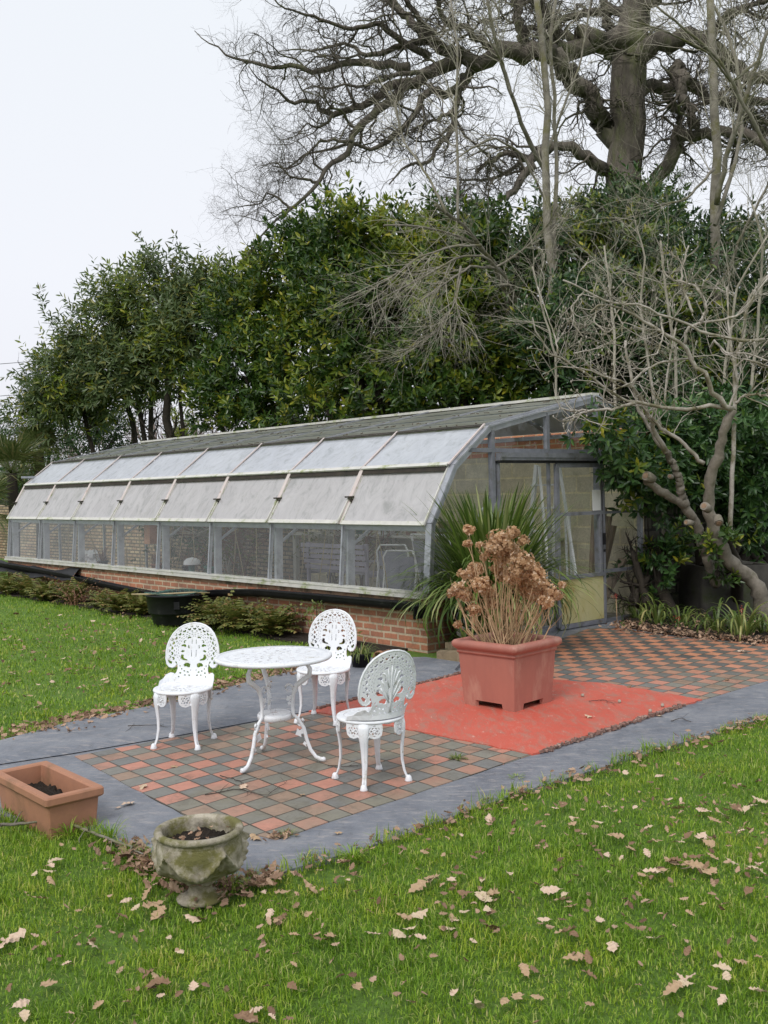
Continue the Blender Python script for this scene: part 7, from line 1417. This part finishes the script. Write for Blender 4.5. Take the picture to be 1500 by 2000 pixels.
litter('leaf_litter', 'leaves trodden into the near edge of the patio', [(-.4, 4.3), (.1, 4.72), (.72, 5.33), (1.87, 6.27), (2.67, 6.93)], 240, .06, 4, .03, smax=.7)
litter('leaf_litter', 'brown leaves scattered over the bed under the leaning tree', [(3.3, 11.5), (4.2, 11.2), (5.0, 11.0)], 900, .35, 5, .05)
litter('leaf_litter', 'small clump of leaves caught at the near corner of the tiles', [(-.58, 4.72), (-.48, 4.80)], 26, .025, 6, .02, smax=.45)
litter('leaf_litter', 'dark leaves and soil crumbs in the stone urn', [(-.87, 4.0), (-.70, 4.05)], 60, .04, 7, .30, smax=.4)
bpy.data.objects[-1] if False else None
litter('leaf_litter', 'small leaf clump on the painted border near the tree bed', [(-2.2, 6.9), (-2.1, 6.98)], 22, .03, 8, .045, smax=.4)
litter('leaf_litter', 'many small leaf scraps scattered over the far lawn', [(-4.5, 13), (-3, 11), (-2.3, 9), (-1.8, 8.5)], 420, .9, 11, .05, fn=lambda x, y: bool(lawn(np.array([x]), np.array([y]))[0]), smax=.75)
litter('leaf_litter', 'small leaf scraps scattered over the near lawn', [(-1.4, 3.9), (-.2, 3.7), (1.2, 4.4), (2.2, 5.6), (1.9, 4.6), (1.3, 3.6)], 620, .5, 12, .03, fn=lambda x, y: bool(lawn(np.array([x]), np.array([y]))[0]), smax=.5)
# ivy-like green at the bed's edge
rg = np.random.default_rng(9); mb = MB(); n = 200; X_ = rg.uniform(3.2, 5.2, n); Y_ = 10.75 + rg.uniform(0, 1.1, n) + np.clip(3.9 - X_, 0, 1) * .8; shoots(mb, np.stack([X_, Y_, np.full(n, .03)], -1), rg.normal(0, .6, (n, 3)) + [0, 0, .7], np.full(n, .05), 5, .05, .6, rg); tag(mb.build('ground_cover', M['ivy_leaf'], loc=(0, 0, 0)), 'low green ground cover in the bed right of the greenhouse', 'ground cover', kind='stuff')
# fallen twigs
def twig(pts, r0, lab, seed, z=.008, mat='bark_twig', br=4):
    rg = np.random.default_rng(seed); P_ = [G(x, y) for x, y in pts]; P_ = np.array([(p.x, p.y, z + rg.uniform(0, .01)) for p in P_]); P_, r_ = resample(P_, np.linspace(r0, r0 * .4, len(P_)), 14); P_[1:-1, :2] += rg.normal(0, .006, (12, 2)); mb = MB(); tubes(mb, P_[None], r_[None], 6); c, r = sprout(rg, P_[None], r_[None], br, (.06, .22), (.4, 1.0), .15, 6, .6, (0, 0, -.02), .1); c[:, :, 2] = np.clip(c[:, :, 2], z, z + .05); tubes(mb, c, r, 4); tag(mb.build('fallen_twig', M[mat]), lab, 'twig', 'fallen twigs')
twig([(140, 1625), (215, 1655), (255, 1668), (280, 1685)], .008, 'thick lichened stick on the grass between the trough and the urn', 1, .03, 'bark_pale')
twig([(0, 1625), (60, 1620), (130, 1612)], .009, 'stick in the grass in front of the terracotta trough', 2, .03, 'bark_pale', 6)
twig([(400, 1555), (470, 1545), (520, 1560), (560, 1530)], .003, 'thin dark twig on the tiles in front of the table', 3, .008, br=9)
twig([(430, 1520), (470, 1530), (500, 1525)], .003, 'small dark twig on the tiles beside the near table foot', 4, .008, br=5)
twig([(250, 1430), (290, 1428), (320, 1427)], .0035, 'twig on the raised path left of the left chair', 5, .036, br=5)
twig([(640, 1500), (680, 1500), (720, 1496)], .003, 'dark twig on the tiles behind the nearest chair', 6, .008, br=5)
twig([(1150, 1375), (1180, 1373), (1200, 1380)], .003, 'thin twig on the red floor right of the planter', 7, .016, br=5)
twig([(1310, 1410), (1330, 1406), (1350, 1412)], .003, 'twig on the painted border right of the red floor', 8, .004, br=4)
for k, (x, y) in enumerate([(1138, 1364), (1210, 1376), (1270, 1395), (1294, 1384)]):
    q = G(x, y); mb = MB(); mb.lathe([(0, 0), (.010, .003), (.014, .012), (.010, .022), (.003, .026), (0, .027)], 12, c=(q.x, q.y, .012)); tag(mb.build('oak_gall', M['terracotta'] if False else M['bark_grey_twig']), ['oak gall on the red floor nearest the planter', 'second oak gall from the planter on the red floor', 'oak gall nearest the broken edge of the red floor', 'tiny oak gall farthest right on the red floor'][k], 'oak gall')
# weeds in tile joints
def tuft(px, py, n, L_, seed, lab, mat='strap', w_=.004):
    q = G(px, py); o = empty('weed_tuft', (q.x, q.y, 0.0)); tag(o, lab, 'weed', 'weeds and grass tufts'); mb = MB(); arch(mb, (0, 0, 0), n, L_, w_, .4, 1.0, seed, 5, rbase=.03, droop=1.6); mb.build('leaves', M[mat], o)
tuft(893, 1484, 40, .06, 1, 'small weed in the tile joint near the corner of the red floor', w_=.008); tuft(560, 1633, 40, .05, 2, 'thin weed at the near corner of the chequered tiles'); tuft(215, 1640, 50, .14, 3, 'long grass tuft at the corner of the terracotta trough', 'blade'); tuft(135, 1632, 50, .12, 4, 'grass tuft along the front of the terracotta trough', 'blade'); tuft(450, 1735, 60, .12, 5, 'grass tuft at the foot of the urn', 'blade'); tuft(690, 1680, 90, .10, 6, 'tall grass tuft leaning over the near patio edge', 'blade'); tuft(1010, 1520, 30, .05, 7, 'weed in the painted border left of centre', 'blade')
# drop the bookkeeping
for o in bpy.data.objects:
    if '_w' in o: del o['_w']
